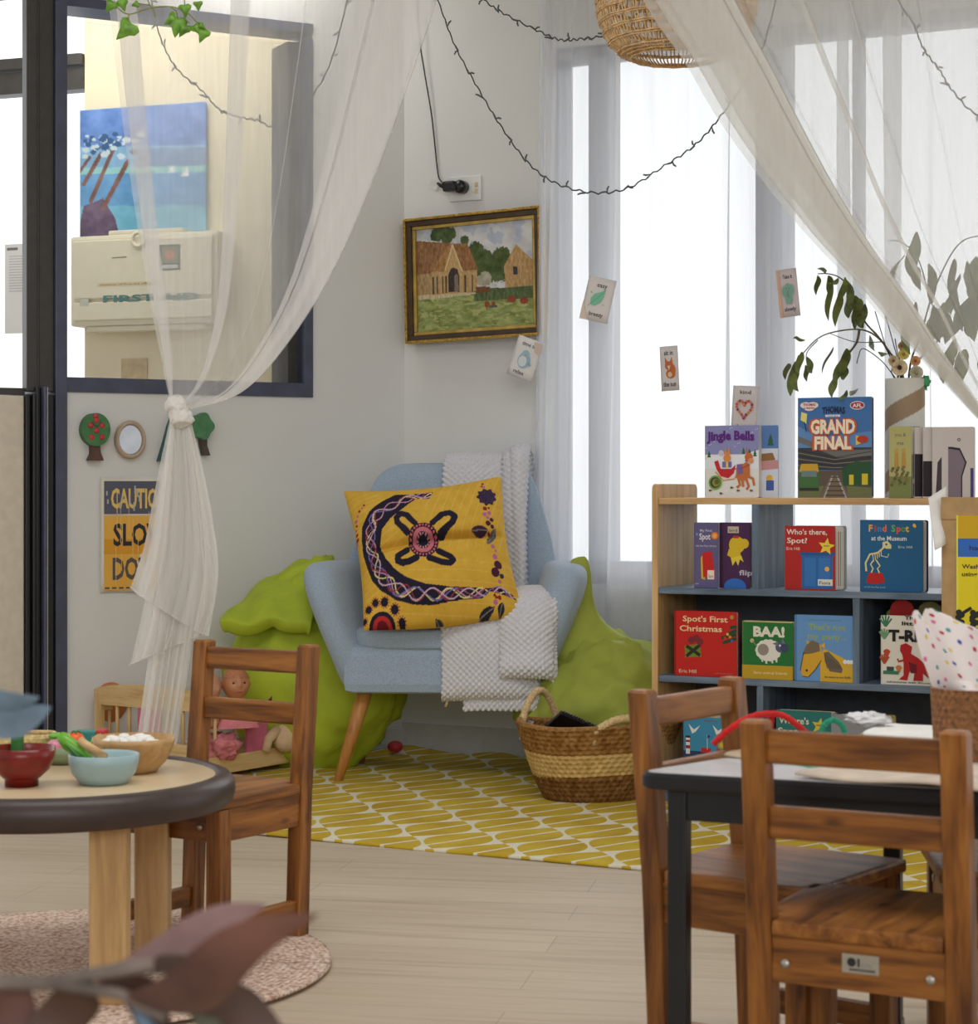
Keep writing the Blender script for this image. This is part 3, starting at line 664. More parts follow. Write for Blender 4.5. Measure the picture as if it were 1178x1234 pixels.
def barn(U, V):
    X = 135 + U * 1160; Y = 1090 - V * 900 + 60 * (1 - U) * V; im = np.zeros(U.shape + (3,)); n = fbm(X, Y, 60); n2 = fbm(X * 3, Y, 30)
    put(im, Y > -999, (204, 204, 204), fbm(X, Y, 160), 36); put(im, (fbm(X + 300, Y, 120) > 0.6), (184, 192, 206), n, 14)
    def blobs(lst, c, amp=34):
        for bx, by, r in lst:
            put(im, np.hypot(X - bx, Y - by) < r * (0.75 + 0.5 * n2), c, n, amp)
    blobs([(350, 290, 60), (420, 270, 62), (490, 290, 50), (320, 310, 40), (440, 320, 60), (620, 350, 42)], (72, 88, 48))
    blobs([(730, 450, 85), (800, 520, 95), (840, 600, 110), (760, 600, 100), (980, 500, 85), (940, 600, 110), (1010, 620, 90)], (80, 96, 52))
    blobs([(820, 680, 60), (760, 690, 40)], (176, 172, 150))
    put(im, inpoly(X, Y, [(1005, 580), (1120, 400), (1300, 560), (1300, 800), (1010, 770)]), (186, 150, 100), n2, 40)
    put(im, inpoly(X, Y, [(1090, 590), (1130, 590), (1130, 660), (1090, 660)]), (60, 58, 62))
    put(im, Y > 780, (140, 152, 88), fbm(X, Y * 2.2, 70), 44); put(im, (Y > 790) & (fbm(X + 50, Y * 3, 60) > 0.58), (172, 176, 112), n, 16)
    put(im, (Y > 760) & (Y < 860) & (X > 700), (88, 104, 66), n2, 36)
    put(im, inpoly(X, Y, [(130, 340), (500, 370), (600, 600), (130, 640)]), (146, 106, 70), n2, 40)
    put(im, inpoly(X, Y, [(500, 372), (650, 380), (752, 600), (590, 600)]), (154, 110, 70), n2, 40)
    put(im, inpoly(X, Y, [(280, 610), (440, 400), (500, 372), (420, 600)]), (168, 124, 76), n2, 36)
    put(im, inpoly(X, Y, [(130, 620), (290, 610), (290, 800), (130, 810)]), (170, 142, 100), n2, 44)
    put(im, inpoly(X, Y, [(280, 600), (420, 600), (600, 600), (740, 600), (740, 770), (600, 800), (280, 790)]), (188, 156, 108), n2, 36)
    put(im, inpoly(X, Y, [(410, 600), (500, 385), (600, 600), (600, 800), (410, 790)]), (196, 162, 108), n2, 30)
    put(im, inpoly(X, Y, [(452, 770), (452, 630), (480, 580), (510, 570), (545, 590), (560, 640), (560, 775)]), (64, 54, 50), n2, 24)
    put(im, inpoly(X, Y, [(510, 640), (545, 620), (556, 770), (515, 770)]), (132, 116, 104), n2, 20)
    for x_ in (300, 340, 395, 430, 620, 690): put(im, (np.abs(X - x_) < 7) & (Y > 640) & (Y < 780), (84, 70, 56), n, 24)
    D, T, S = polydist(X, Y, [(425, 585), (500, 385), (590, 600)]); put(im, D < 7, (222, 196, 150))
    put(im, (Y > 785) & (Y < 822) & (X < 720) & (Y < 830 - (X - 130) * 0.05), (204, 186, 152), n2, 30)
    put(im, inpoly(X, Y, [(720, 740), (860, 745), (860, 790), (730, 795)]), (120, 76, 46), n2, 24)
    for cx_, cy_, rx_, ry_ in ((830, 892, 26, 28), (892, 892, 18, 22), (1070, 862, 44, 28), (1190, 880, 40, 30)): put(im, ((X - cx_) / rx_) ** 2 + ((Y - cy_) / ry_) ** 2 < 1, (146, 68, 42), n, 24)
    put(im, (Y > 905) & (Y < 920) & (X > 850) & (X < 930), (86, 92, 84))
    return lin(np.clip(im, 0, 255))
pm.grid(lambda u, v: (0.036 + u * (w - 0.072), 0.0, 0.036 + v * (h - 0.072)), 190, 140, col=barn, thick=-0.004); pm.build('canvas', M['print'], e)
# ================================================================ armchair
AC = thing('armchair', 'pale blue upholstered tub armchair with tapered wooden legs in the corner', 'armchair', (-0.135, 6.17, 0), -0.06)
# local: x right, y away, front feet at y = 0
def back_ring(z, n=40):
    t = (z - 0.30) / 0.665
    hw = 0.27 + 0.085 * math.sin(min(t * 1.35, 1.0) * PI / 2) - 0.13 * max(0, (t - 0.34) / 0.66) ** 1.15
    th = 0.075 - 0.02 * t
    yc = 0.41 + 0.07 * t
    e_ = max(0.0, (t - 0.90) / 0.10); k = math.sqrt(max(0.0, 1 - e_ ** 2.2)); hw *= 0.62 + 0.38 * k; th *= max(k, 0.12)
    return [(x, yc + y - 0.16 * (abs(x) / 0.33) ** 2.2 * (1 - 0.35 * t), z) for x, y in sup(n, hw + 0.012, th, 3.2)]
b = MB(); b.loft([back_ring(z) for z in (0.30, 0.36, 0.44, 0.52, 0.60, 0.68, 0.76, 0.84, 0.89, 0.92, 0.94, 0.953, 0.961, 0.965)]); subsurf(recalc(b.build('backrest', M['chair_blue'], AC)), 1)
def arm(s):
    b = MB(); rings = []
    for z, xo, rx, y0, y1 in ((0.275, 0.265, 0.055, 0.00, 0.34), (0.30, 0.275, 0.062, -0.015, 0.36), (0.38, 0.310, 0.058, -0.03, 0.39), (0.46, 0.345, 0.056, -0.045, 0.42), (0.54, 0.372, 0.060, -0.05, 0.42), (0.60, 0.388, 0.062, -0.045, 0.41), (0.635, 0.392, 0.058, -0.03, 0.39), (0.653, 0.392, 0.046, -0.005, 0.36), (0.662, 0.390, 0.028, 0.03, 0.33)):
        rx *= 1.18; rings.append([(s * (xo - 0.02) + x - s * 0.035 * (y + (y1 - y0) / 2) / (y1 - y0), (y0 + y1) / 2 + y, z) for x, y in sup(28, rx, (y1 - y0) / 2, 2.8)])
    b.loft(rings); return subsurf(recalc(b.build('armrest', M['chair_blue'], AC)), 1)
arm(-1); arm(1)
b = MB(); b.box((0, 0.20, 0.345), (0.60, 0.46, 0.145), bev=0.03); o = b.build('seat_base', M['chair_blue'], AC)
b = MB(); rings = []
for z, k in ((0.402, 0.93), (0.408, 0.98), (0.422, 1.0), (0.448, 1.0), (0.462, 0.98), (0.469, 0.93)):
    rings.append([(x * k, 0.185 + y * (k if k > 0.95 else k), z) for x, y in sup(40, 0.285, 0.225, 5.0)])
b.loft(rings); subsurf(recalc(b.build('seat_cushion', M['chair_blue'], AC)), 1)
for sx, sy, lx, ly in ((-1, 0, -0.045, -0.01), (1, 0, 0.045, -0.01), (-1, 1, -0.03, 0.07), (1, 1, 0.03, 0.07)):
    b = MB(); top = Vector((sx * 0.235, 0.05 + sy * 0.30, 0.29)); bot = Vector((sx * 0.275 + lx, 0.02 + sy * 0.34 + ly, 0.0))
    b.tube([top, top.lerp(bot, 0.5), bot], [0.024, 0.019, 0.013], 16); b.build('leg', M['oak_leg']['z'], AC)
b = MB(); b.tube([(0.01, 0.0, 0.27), (0.012, -0.005, 0.25), (0.006, -0.008, 0.235)], 0.004, 6); b.build('care_tag', M['straw'], AC)
ACM = Matrix.Translation(AC.location) @ Matrix.Rotation(-0.06, 4, 'Z')

# ---------------------------------------------------------------- patterned cushion (painted on the cloth itself)
CU = thing('cushion', 'large mustard yellow cushion with navy dot and wave pattern on the armchair', 'cushion', (0, 0, 0))
s0 = 404.0
TL, TR, BR, BL = P(414, 592, 398), P(604, 574, 398), P(631, 741, 410), P(438, 760, 412)
cen = (TL + TR + BR + BL) / 4; CU.location = cen
ex = (TR - TL + BR - BL).normalized(); ez = ((TL - BL) + (TR - BR)).normalized(); en = ez.cross(ex).normalized() * -1  # towards viewer
if en.y > 0: en = -en
PX = {}
def quad(u, v, A_, B_, C_, D_): return (A_ * (1 - u) + B_ * u) * v + (D_ * (1 - u) + C_ * u) * (1 - v)
def cush(side):
    def fn(u, v):
        pinch = 0.035 * math.sin(PI * v) * (1 if u > 0.5 else -1) * abs(2 * u - 1) ** 3
        pinv = (0.05 if v > 0.5 else 0.045) * math.sin(PI * u) * abs(2 * v - 1) ** 3
        p = quad(u - pinch, v - pinv * (1.3 if v > .5 else .6), TL, TR, BR, BL)
        e_ = (max(0, 4 * u * (1 - u)) * max(0, 4 * v * (1 - v))) ** 0.42
        bulge = 0.105 * e_
        if side > 0:
            fold = math.exp(-((v - 0.50 - 0.05 * (u - .5)) / 0.02) ** 2) * 0.030 * min(1, 6 * u * (1 - u)) * (0.5 + u)
            wr = 0.006 * math.sin(7 * u + 15 * v + 3 * math.sin(5 * u)) * e_ + 0.004 * math.sin(31 * (v + 0.25 * u)) * e_ * (1 if v < .5 else .4)
            bulge += wr - fold + 0.012 * math.exp(-((v - 0.58) / 0.05) ** 2) * e_
        return p + en * bulge * side - cen
    return fn
def cush_col(U, V):
    # crop coordinates of the drawing
    qx = (414 * (1 - U) + 604 * U) * V + (438 * (1 - U) + 631 * U) * (1 - V); qy = (592 * (1 - U) + 574 * U) * V + (760 * (1 - U) + 741 * U) * (1 - V)
    X = (qx - 400) * 4.908; Y = (qy - 570) * 4.908; X = X + 5 * (vnoise(X, Y, 90) - 0.5); Y = Y + 5 * (vnoise(X + 77, Y, 90) - 0.5)
    im = np.zeros(U.shape + (3,)); n = fbm(X, Y, 40)
    put(im, X > -9999, (218, 174, 66), n, 10)
    ln = ((np.abs(((X * 0.9 + 0.25 * Y) % 46) - 23) < 3) & (X > 560) & (Y < 520)) | ((np.abs(((Y + 0.55 * X) % 40) - 20) < 3) & (X < 420)) | ((np.abs((Y % 52) - 26) < 2.5) & (Y > 560) & (X > 350))
    put(im, ln, (224, 184, 86), n, 8)
    NAVY = (38, 34, 52)
    band = [(600, 150), (540, 158), (470, 172), (380, 163), (300, 215), (220, 290), (165, 370), (158, 450), (168, 540), (195, 620), (230, 690), (290, 750), (380, 800), (480, 822), (600, 822), (720, 802), (890, 782), (940, 742), (1020, 755), (1115, 775), (1060, 735), (1000, 710), (940, 727), (860, 728), (700, 735), (560, 725), (450, 690), (370, 640), (320, 580), (285, 500), (300, 420), (350, 350), (430, 280), (500, 210), (580, 208)]
    put(im, inpoly(X, Y, band), NAVY)
    ctr = [(600, 172), (480, 190), (400, 235), (310, 285), (240, 345), (220, 420), (225, 510), (255, 610), (305, 690), (390, 750), (500, 775), (620, 775), (760, 765), (900, 750), (1000, 735), (1110, 772)]
    D, T, S = polydist(X, Y, ctr); ib = inpoly(X, Y, band); L = T.max(); amp = 30 * np.clip(1.15 - np.abs(T / L - 0.45), 0.3, 1)
    for f, ph, c in ((0.030, 0.0, (196, 140, 170)), (0.034, 2.0, (226, 214, 140)), (0.026, 4.0, (116, 108, 170)), (0.038, 1.0, (150, 60, 66)), (0.030, 3.3, (206, 170, 190))):
        put(im, ib & (np.abs(S - amp * np.sin(T * f + ph)) < 4.2), c)
    R = np.hypot(X - 548, Y - 490); th = np.arctan2(Y - 490, X - 548)
    for u in ([(500, 398), (452, 330), (415, 318), (388, 345), (395, 385), (450, 448)], [(605, 398), (655, 335), (700, 325), (732, 350), (718, 390), (650, 455)],
              [(450, 540), (395, 570), (395, 600), (425, 612), (465, 605), (508, 585)], [(640, 545), (705, 575), (722, 598), (705, 615), (655, 610), (585, 585)]):
        D, T, S = polydist(X, Y, u); put(im, D < 19, NAVY)
    put(im, R < 90, NAVY); put(im, (np.abs(R - 77) < 6) & (np.abs((th * 26 / (2 * PI)) % 1 - 0.5) < 0.27), (214, 110, 120)); put(im, R < 64, (206, 116, 128)); put(im, R < 42, NAVY)
    put(im, (np.abs(R - 35) < 5) & (np.abs((th * 14 / (2 * PI)) % 1 - 0.5) < 0.25), (214, 150, 150))
    fl_ = np.hypot(X - 925, Y - 190); ft = np.arctan2(Y - 190, X - 925); put(im, fl_ < 58 + 6 * np.sin(ft * 9), (52, 38, 66)); put(im, (fl_ < 56) & (np.sin(X * 0.35) * np.sin(Y * 0.35) > 0.5), (96, 70, 110))
    MA, RE, DP = (190, 110, 150), (150, 40, 40), (78, 36, 60)
    for x_, y_, r_, c in ((893, 88, 9, RE), (900, 114, 12, MA), (888, 108, 7, RE), (918, 275, 14, RE), (942, 268, 8, RE), (915, 312, 14, MA), (945, 300, 13, MA), (935, 330, 11, MA), (960, 340, 13, DP), (938, 365, 16, DP), (965, 380, 12, DP), (942, 415, 9, RE), (968, 500, 13, MA), (985, 520, 8, MA), (980, 556, 16, MA), (995, 600, 25, DP), (975, 645, 26, DP), (1015, 660, 14, (50, 60, 70)), (1000, 690, 10, MA), (975, 770, 8, RE), (995, 770, 12, RE), (970, 795, 14, MA), (965, 760, 8, RE),
                          (188, 242, 8, RE), (175, 258, 7, MA), (155, 275, 8, RE), (140, 300, 9, MA), (128, 325, 11, MA), (130, 352, 7, RE), (125, 378, 8, MA), (126, 405, 9, RE), (126, 435, 12, RE), (124, 460, 8, MA), (560, 920, 12, MA), (590, 915, 13, MA), (540, 920, 8, RE)):
        put(im, np.hypot(X - x_, Y - y_) < r_, c)
    def lens(cx_, cy_, a, l, wd_, c):
        xx = (X - cx_) * math.cos(a) + (Y - cy_) * math.sin(a); yy = -(X - cx_) * math.sin(a) + (Y - cy_) * math.cos(a)
        put(im, np.abs(yy) < wd_ * (1 - (xx / l) ** 2), c); put(im, (np.abs(yy) < 2) & (np.abs(xx) < l), (150, 130, 130))
    lens(885, 410, -0.15, 55, 22, (66, 44, 70)); lens(960, 440, -1.1, 62, 22, (96, 96, 96)); lens(915, 842, -0.45, 56, 20, (44, 48, 56)); lens(1000, 825, -1.2, 36, 20, (44, 48, 56)); lens(638, 900, 0.8, 40, 24, (50, 60, 60))
    Rs = np.hypot(X - 300, Y - 930); put(im, Rs < 80, NAVY); put(im, Rs < 58, (190, 52, 52)); put(im, Rs < 36, (110, 30, 40))
    for x_, y_, r_ in ((254, 805, 20), (310, 803, 22), (372, 840, 23), (415, 896, 20), (212, 838, 20), (190, 895, 16)):
        q = np.hypot(X - x_, Y - y_); a = np.arctan2(Y - y_, X - x_); put(im, (q < r_ + 9) & (np.sin(a * 12) > 0.2), (170, 60, 50)); put(im, q < r_, NAVY)
    return lin(np.clip(im, 0, 255))
b = MB(); b.grid(cush(1), 250, 230, col=cush_col); b.build('cushion_front', M['cloth_print'], CU)
b = MB(); b.grid(cush(-1), 40, 40, col=(218, 174, 66)); b.build('cushion_back', M['cloth_print'], CU)

# ---------------------------------------------------------------- knitted throws
def waffle(a=0.0135, hgt=0.0075, L=1.0, W=1.0):
    def d(U, V):
        x = U * W / a; y = V * L / a
        return hgt * (np.abs(np.sin(PI * (x + y) / 1.4)) * np.abs(np.sin(PI * (x - y) / 1.4))) ** 0.7
    return d
def ribbon(path, x0f, x1f, nu, nv, thick=0.012, W=0.3, L=1.0, wob=0.0, M4=None):
    """cloth following path of (y,z) local points between x0f(t), x1f(t)"""
    pts = cr([Vector((0, p[0], p[1])) for p in path], 10); acc = [0.0]
    for p, q in zip(pts[:-1], pts[1:]): acc.append(acc[-1] + (q - p).length)
    def at(t):
        s = t * acc[-1]
        for i in range(len(acc) - 1):
            if acc[i + 1] >= s:
                k = (s - acc[i]) / max(1e-9, acc[i + 1] - acc[i]); return pts[i].lerp(pts[i + 1], k)
        return pts[-1]
    cache = {}
    def fn(u, v):
        if v not in cache: cache[v] = at(1 - v)
        p = cache[v]; x = x0f(1 - v) * (1 - u) + x1f(1 - v) * u
        return Vector((x + 0.004 * math.sin(9 * v + 2 * u), p.y + wob * math.sin(u * 7 + v * 3) + 0.022 * abs(2 * u - 1) ** 4 + 0.005 * math.sin(6 * u + 4 * v), p.z - 0.006 * abs(2 * u - 1) ** 4))
    b = MB(); b.grid(fn, nu, nv, disp=waffle(L=acc[-1], W=W), thick=thick, M4=M4); return b
TB = thing('throw_blanket', 'grey waffle knit throw hanging over the top of the armchair back', 'blanket', AC.location, -0.06)
pth = [(0.565, 0.82), (0.565, 0.92), (0.545, 0.985), (0.49, 0.993), (0.415, 0.975), (0.375, 0.90), (0.34, 0.75), (0.315, 0.60), (0.30, 0.50)]
ribbon(pth, lambda t: -0.03, lambda t: 0.185 + 0.01 * math.sin(5 * t), 90, 240, W=0.21).build('throw_panel', M['knit'], TB)
pth2 = [(a - (0.018 if i > 3 else -0.018), z + (0.014 if 2 < i < 6 else 0)) for i, (a, z) in enumerate(pth)]
ribbon(pth2, lambda t: 0.16, lambda t: 0.225, 26, 200, W=0.06, thick=0.016).build('folded_edge', M['knit'], TB)
pth3 = [(a - (0.036 if i > 3 else -0.03), z + (0.028 if 2 < i < 6 else 0)) for i, (a, z) in enumerate(pth)]
ribbon(pth3, lambda t: 0.185, lambda t: 0.235, 20, 200, W=0.05, thick=0.014).build('folded_edge', M['knit'], TB)

TS = thing('throw_blanket', 'pale grey waffle knit throw folded over the armchair seat front and right arm', 'blanket', AC.location, -0.06)
# main fall over the seat front
ps = [(0.24, 0.52), (0.10, 0.53), (0.00, 0.525), (-0.045, 0.50), (-0.062, 0.44), (-0.062, 0.34), (-0.055, 0.285), (-0.030, 0.262), (0.0, 0.262)]
ribbon(ps, lambda t: 0.012 - 0.02 * t, lambda t: 0.30 - 0.02 * t, 100, 170, W=0.29, thick=0.014).build('throw_panel', M['knit'], TS)
ps = [(0.22, 0.515), (0.10, 0.515), (0.00, 0.50), (-0.030, 0.46), (-0.038, 0.34), (-0.035, 0.25), (-0.030, 0.228)]
ribbon(ps, lambda t: 0.06, lambda t: 0.325 - 0.03 * t, 90, 150, W=0.27, thick=0.014).build('under_layer', M['knit'], TS)
# upper fold that climbs the arm and curls at its lower end
ps = [(0.20, 0.56), (0.12, 0.585), (0.02, 0.582), (-0.055, 0.555), (-0.088, 0.49), (-0.098, 0.41), (-0.108, 0.365), (-0.096, 0.338), (-0.074, 0.330)]
ribbon(ps, lambda t: 0.245 - 0.075 * min(1, t * 1.6), lambda t: 0.345 - 0.02 * t, 70, 150, W=0.14, thick=0.016).build('folded_top', M['knit'], TS)
ps = [(0.20, 0.60), (0.10, 0.605), (0.0, 0.585), (-0.045, 0.53), (-0.055, 0.42), (-0.05, 0.30), (-0.04, 0.23)]
ribbon(ps, lambda t: 0.325, lambda t: 0.368 - 0.05 * t, 24, 150, W=0.05, thick=0.014).build('folded_edge', M['knit'], TS)

# ================================================================ bean bags
def blob(c, r, fn, seg=40): b = MB(); b.ball(c, 1.0, seg, sc=r, fn=fn); return b
def crumple(q, k=0.05, f=2.2, seed=0.0):
    n = mnoise.noise(q * f + Vector((seed, seed * 2, 3))) + 0.5 * mnoise.noise(q * f * 2.3 + Vector((7, seed, 1)))
    ridge = 1 - abs(mnoise.noise(q * f * 1.4 + Vector((seed + 4, 2, seed)))) * 2
    return q * (1 + k * n + k * 0.6 * max(0, ridge) ** 3)
GB = thing('bean_bag', 'bright green canvas bean bag slumped left of the armchair', 'bean bag', (-0.54, 6.56, 0))
def fL(q):
    q = crumple(q, 0.09, 1.9, 1.0)
    z = q.z; w = 1.0 - 0.25 * max(0, z)
    return Vector((q.x * w + 0.12 * max(0, z), q.y * w, max(z, -0.96)))
blob((-0.01, 0.0, 0.315), (0.285, 0.175, 0.33), fL).build('bag_body', M['green'], GB)
def flap(u, v):
    a = P(262, 742, 402).lerp(P(345, 690, 392), v); c = P(300, 752, 415).lerp(P(398, 668, 388), v)
    p = P(262, 748, 392) * ((1 - u) * (1 - v)) + P(376, 764, 396) * (u * (1 - v)) + P(300, 712, 378) * ((1 - u) * v) + P(402, 668, 374) * (u * v)
    p = p + Vector((0, -0.05 * math.sin(PI * u) * math.sin(PI * v), 0.03 * math.sin(PI * u * 1.0) + 0.008 * math.sin(14 * u + 6 * v) - 0.02 * (1 - v) * math.sin(5 * u)))
    return p - Vector((-0.54, 6.56, 0))
b = MB(); b.grid(flap, 40, 24, thick=0.05); subsurf(recalc(b.build('top_flap', M['green'], GB)), 1)
rngR = 0
GR = thing('bean_bag', 'olive green canvas bean bag with upright spout between armchair and bookshelf', 'bean bag', (0.30, 6.22, 0))
def fR(q):
    q = crumple(q, 0.15, 2.1, 5.0); z = q.z
    w = 1.0 - 0.12 * max(0, z) ** 1.3
    return Vector((q.x * w - 0.05 * max(0, z) ** 2, q.y * w, max(z, -0.97)))
blob((0.06, 0.0, 0.205), (0.27, 0.24, 0.225), fR).build('bag_body', M['green_dull'], GR)
b = MB(); rings = []
for px, py, hw, th in ((722, 800, 66, 0.09), (716, 780, 54, 0.07), (706, 762, 34, 0.05), (700, 745, 21, 0.032), (699, 722, 14, 0.02), (700, 692, 13, 0.014), (697, 676, 11, 0.010), (696, 671, 8, 0.006)):
    c = P(px, py, 402) - Vector((0.30, 6.22, 0)); rings.append([(c.x + x, c.y + y, c.z + 0.25 * x * (1 if py < 730 else .3)) for x, y in sup(20, hw / 402, th, 2.4)])
b.loft(rings); subsurf(recalc(b.build('spout', M['green_dull'], GR)), 1)

# ================================================================ seagrass basket
BK = thing('seagrass_basket', 'two tone woven seagrass basket with rope handles on the yellow rug', 'basket', (0, 0, 0))
bs = 424.0; bc = P(722, 940, bs); BK.location = (bc.x, bc.y, 0.008); BK.rotation_euler = (0, 0, 0.42)
BZ = 0.27
def bk_prof(v): # v 0 bottom .. 1 rim
    rx = 0.150 + 0.092 * v ** 0.75; ry = 0.105 + 0.045 * v ** 0.8; return rx, ry
def bk(u, v):
    a = -2 * PI * u; rx, ry = bk_prof(v); z = BZ * v * (1 - 0.0) - 0.05 * v * (math.cos(a) < 2) * abs(math.sin(a)) ** 2 * 0.0
    z = v * (0.212 + 0.006 * math.cos(2 * a) + 0.006 * math.sin(3 * a))
    dent = 1 + 0.02 * math.sin(3 * a + 1)
    return Vector((rx * math.cos(a) * dent, ry * math.sin(a) * dent, z))
def weave(U, V):
    x = U * 60; row = np.floor(V * 16); return 0.0075 * np.abs(np.sin(PI * V * 16)) ** 0.6 * (0.55 + 0.45 * np.cos(2 * PI * (x + 0.5 * row)))
def wcol(U, V):
    n = fbm(U * 900, V * 120, 8); im = np.zeros(U.shape + (3,)); put(im, U > -1, (142, 102, 52), n, 40); put(im, (V > 0.33 + 0.05 * np.sin(U * 2 * PI)) & (V < 0.66), (198, 166, 104), n, 30); put(im, V < 0.33, (120, 84, 44), n, 30)
    return lin(np.clip(im, 0, 255))
b = MB(); b.grid(bk, 300, 84, col=wcol, disp=weave, thick=-0.012 if False else 0.012); b.build('basket_wall', M['cloth_print'], BK)
b = MB(); b.lathe([(0.0, 0.002), (1.0, 0.002)], 40, M4=Matrix.Diagonal((0.150, 0.105, 1, 1))); b.build('basket_base', M['straw'], BK)
b = MB(); b.tube([bk(i / 60, 1.0) for i in range(61)], 0.008, 8); b.build('rim', simple('rim_seagrass', (150, 110, 60), 0.9, vary=0.2, nscale=120, bump=0.5, bscale=160), BK)
def handle(a0, a1, hgt, lean):
    p0, p1 = bk(a0, 0.93), bk(a1, 0.93); pts = []
    for i in range(25):
        t = i / 24; p = p0.lerp(p1, t) + Vector((0, lean * math.sin(PI * t), hgt * math.sin(PI * t) ** 0.75)); pts.append(p)
    rr = [0.0095 + 0.0022 * (i % 2) for i in range(25)]
    b = MB(); b.tube(pts, rr, 10)
    b.tube([p0 + Vector((0, 0, -0.03)), p0 + Vector((0, 0, 0.01))], 0.007, 8); b.tube([p1 + Vector((0, 0, -0.03)), p1 + Vector((0, 0, 0.01))], 0.007, 8)
    return b.build('handle', M['rope'], BK)
handle(0.58, 0.71, 0.10, 0.0); handle(0.19, 0.31, 0.042, -0.02)
BKL = Vector(BK.location)
def inbasket(name, label, cat, px, py, sx, sy, sz, rot, mat, spiral=False, group=None):
    e = thing(name, label, cat, P(px, py, 425)); e.rotation_euler = rot
    if group: e['group'] = group
    b = MB(); b.box((0, 0, 0), (sx, sy, sz), bev=0.004); b.build('cover', mat, e)
    if spiral:
        b = MB()
        for i in range(13): b.lathe([(0.006, -0.0015), (0.0075, 0.0), (0.006, 0.0015)], 8, M4=Matrix.Translation((-sx / 2 + 0.01 + i * (sx - 0.02) / 12, 0, sz / 2)) @ Matrix.Rotation(PI / 2, 4, 'Y'))
        b.build('spiral_binding', M['black_gloss'], e)
    return e
inbasket('spiral_notebook', 'black spiral bound notebook sticking out of the seagrass basket', 'notebook', 684, 880, 0.12, 0.014, 0.13, (0.95, 0.42, 0.3), M['black'], True)
inbasket('small_book', 'small black book lying low in the seagrass basket beside the notebook', 'book', 652, 890, 0.06, 0.012, 0.09, (0.8, 0.9, 0.2), M['black'])
inbasket('picture_card', 'pale card standing against the left inside of the seagrass basket', 'card', 634, 880, 0.003, 0.05, 0.06, (0, 0.45, 0.3), simple('card_pale', (186, 186, 200), 0.5))

# red toy under the chair
e = thing('toy_ball', 'small red toy under the armchair by the baseboard', 'toy', P(476, 902, 368))
b = MB(); b.ball((0, 0, 0.006), 0.026, 12, sc=(1, 1, 0.75)); b.build('toy_body', M['toy_red'], e)

# ================================================================ yellow rug
RG = Plane((0, 0), (0.7765, -0.402)); fo = Vector(((205 - CX) / 462, F / 462, 0))
def rugpt(u, v):
    xl = max(-0.62, 1.116 * v - 1.31); x = xl + u * (2.55 - xl); y = v * 1.62; z = 0.006 + 0.004 * mnoise.noise(Vector((x * 2, y * 2, 0)))
    ang = math.atan2(RG.u.y, RG.u.x)
    if v > 0.86: z += 0.03 * (v - 0.86) / 0.14 * max(0, mnoise.noise(Vector((x * 6, 3.3, 0))) + 0.2)
    return (x, y - 0.10 * u * (1 - u) * (1 - v) * 0.5, z)
b = MB(); b.grid(rugpt, 130, 70, thick=0.007); o = b.build('rug', M['rug'], loc=(fo.x, fo.y, 0.002), rz=RG.rot)
tag(o, 'mustard yellow rug with white leaf lattice under the armchair and basket', 'rug')
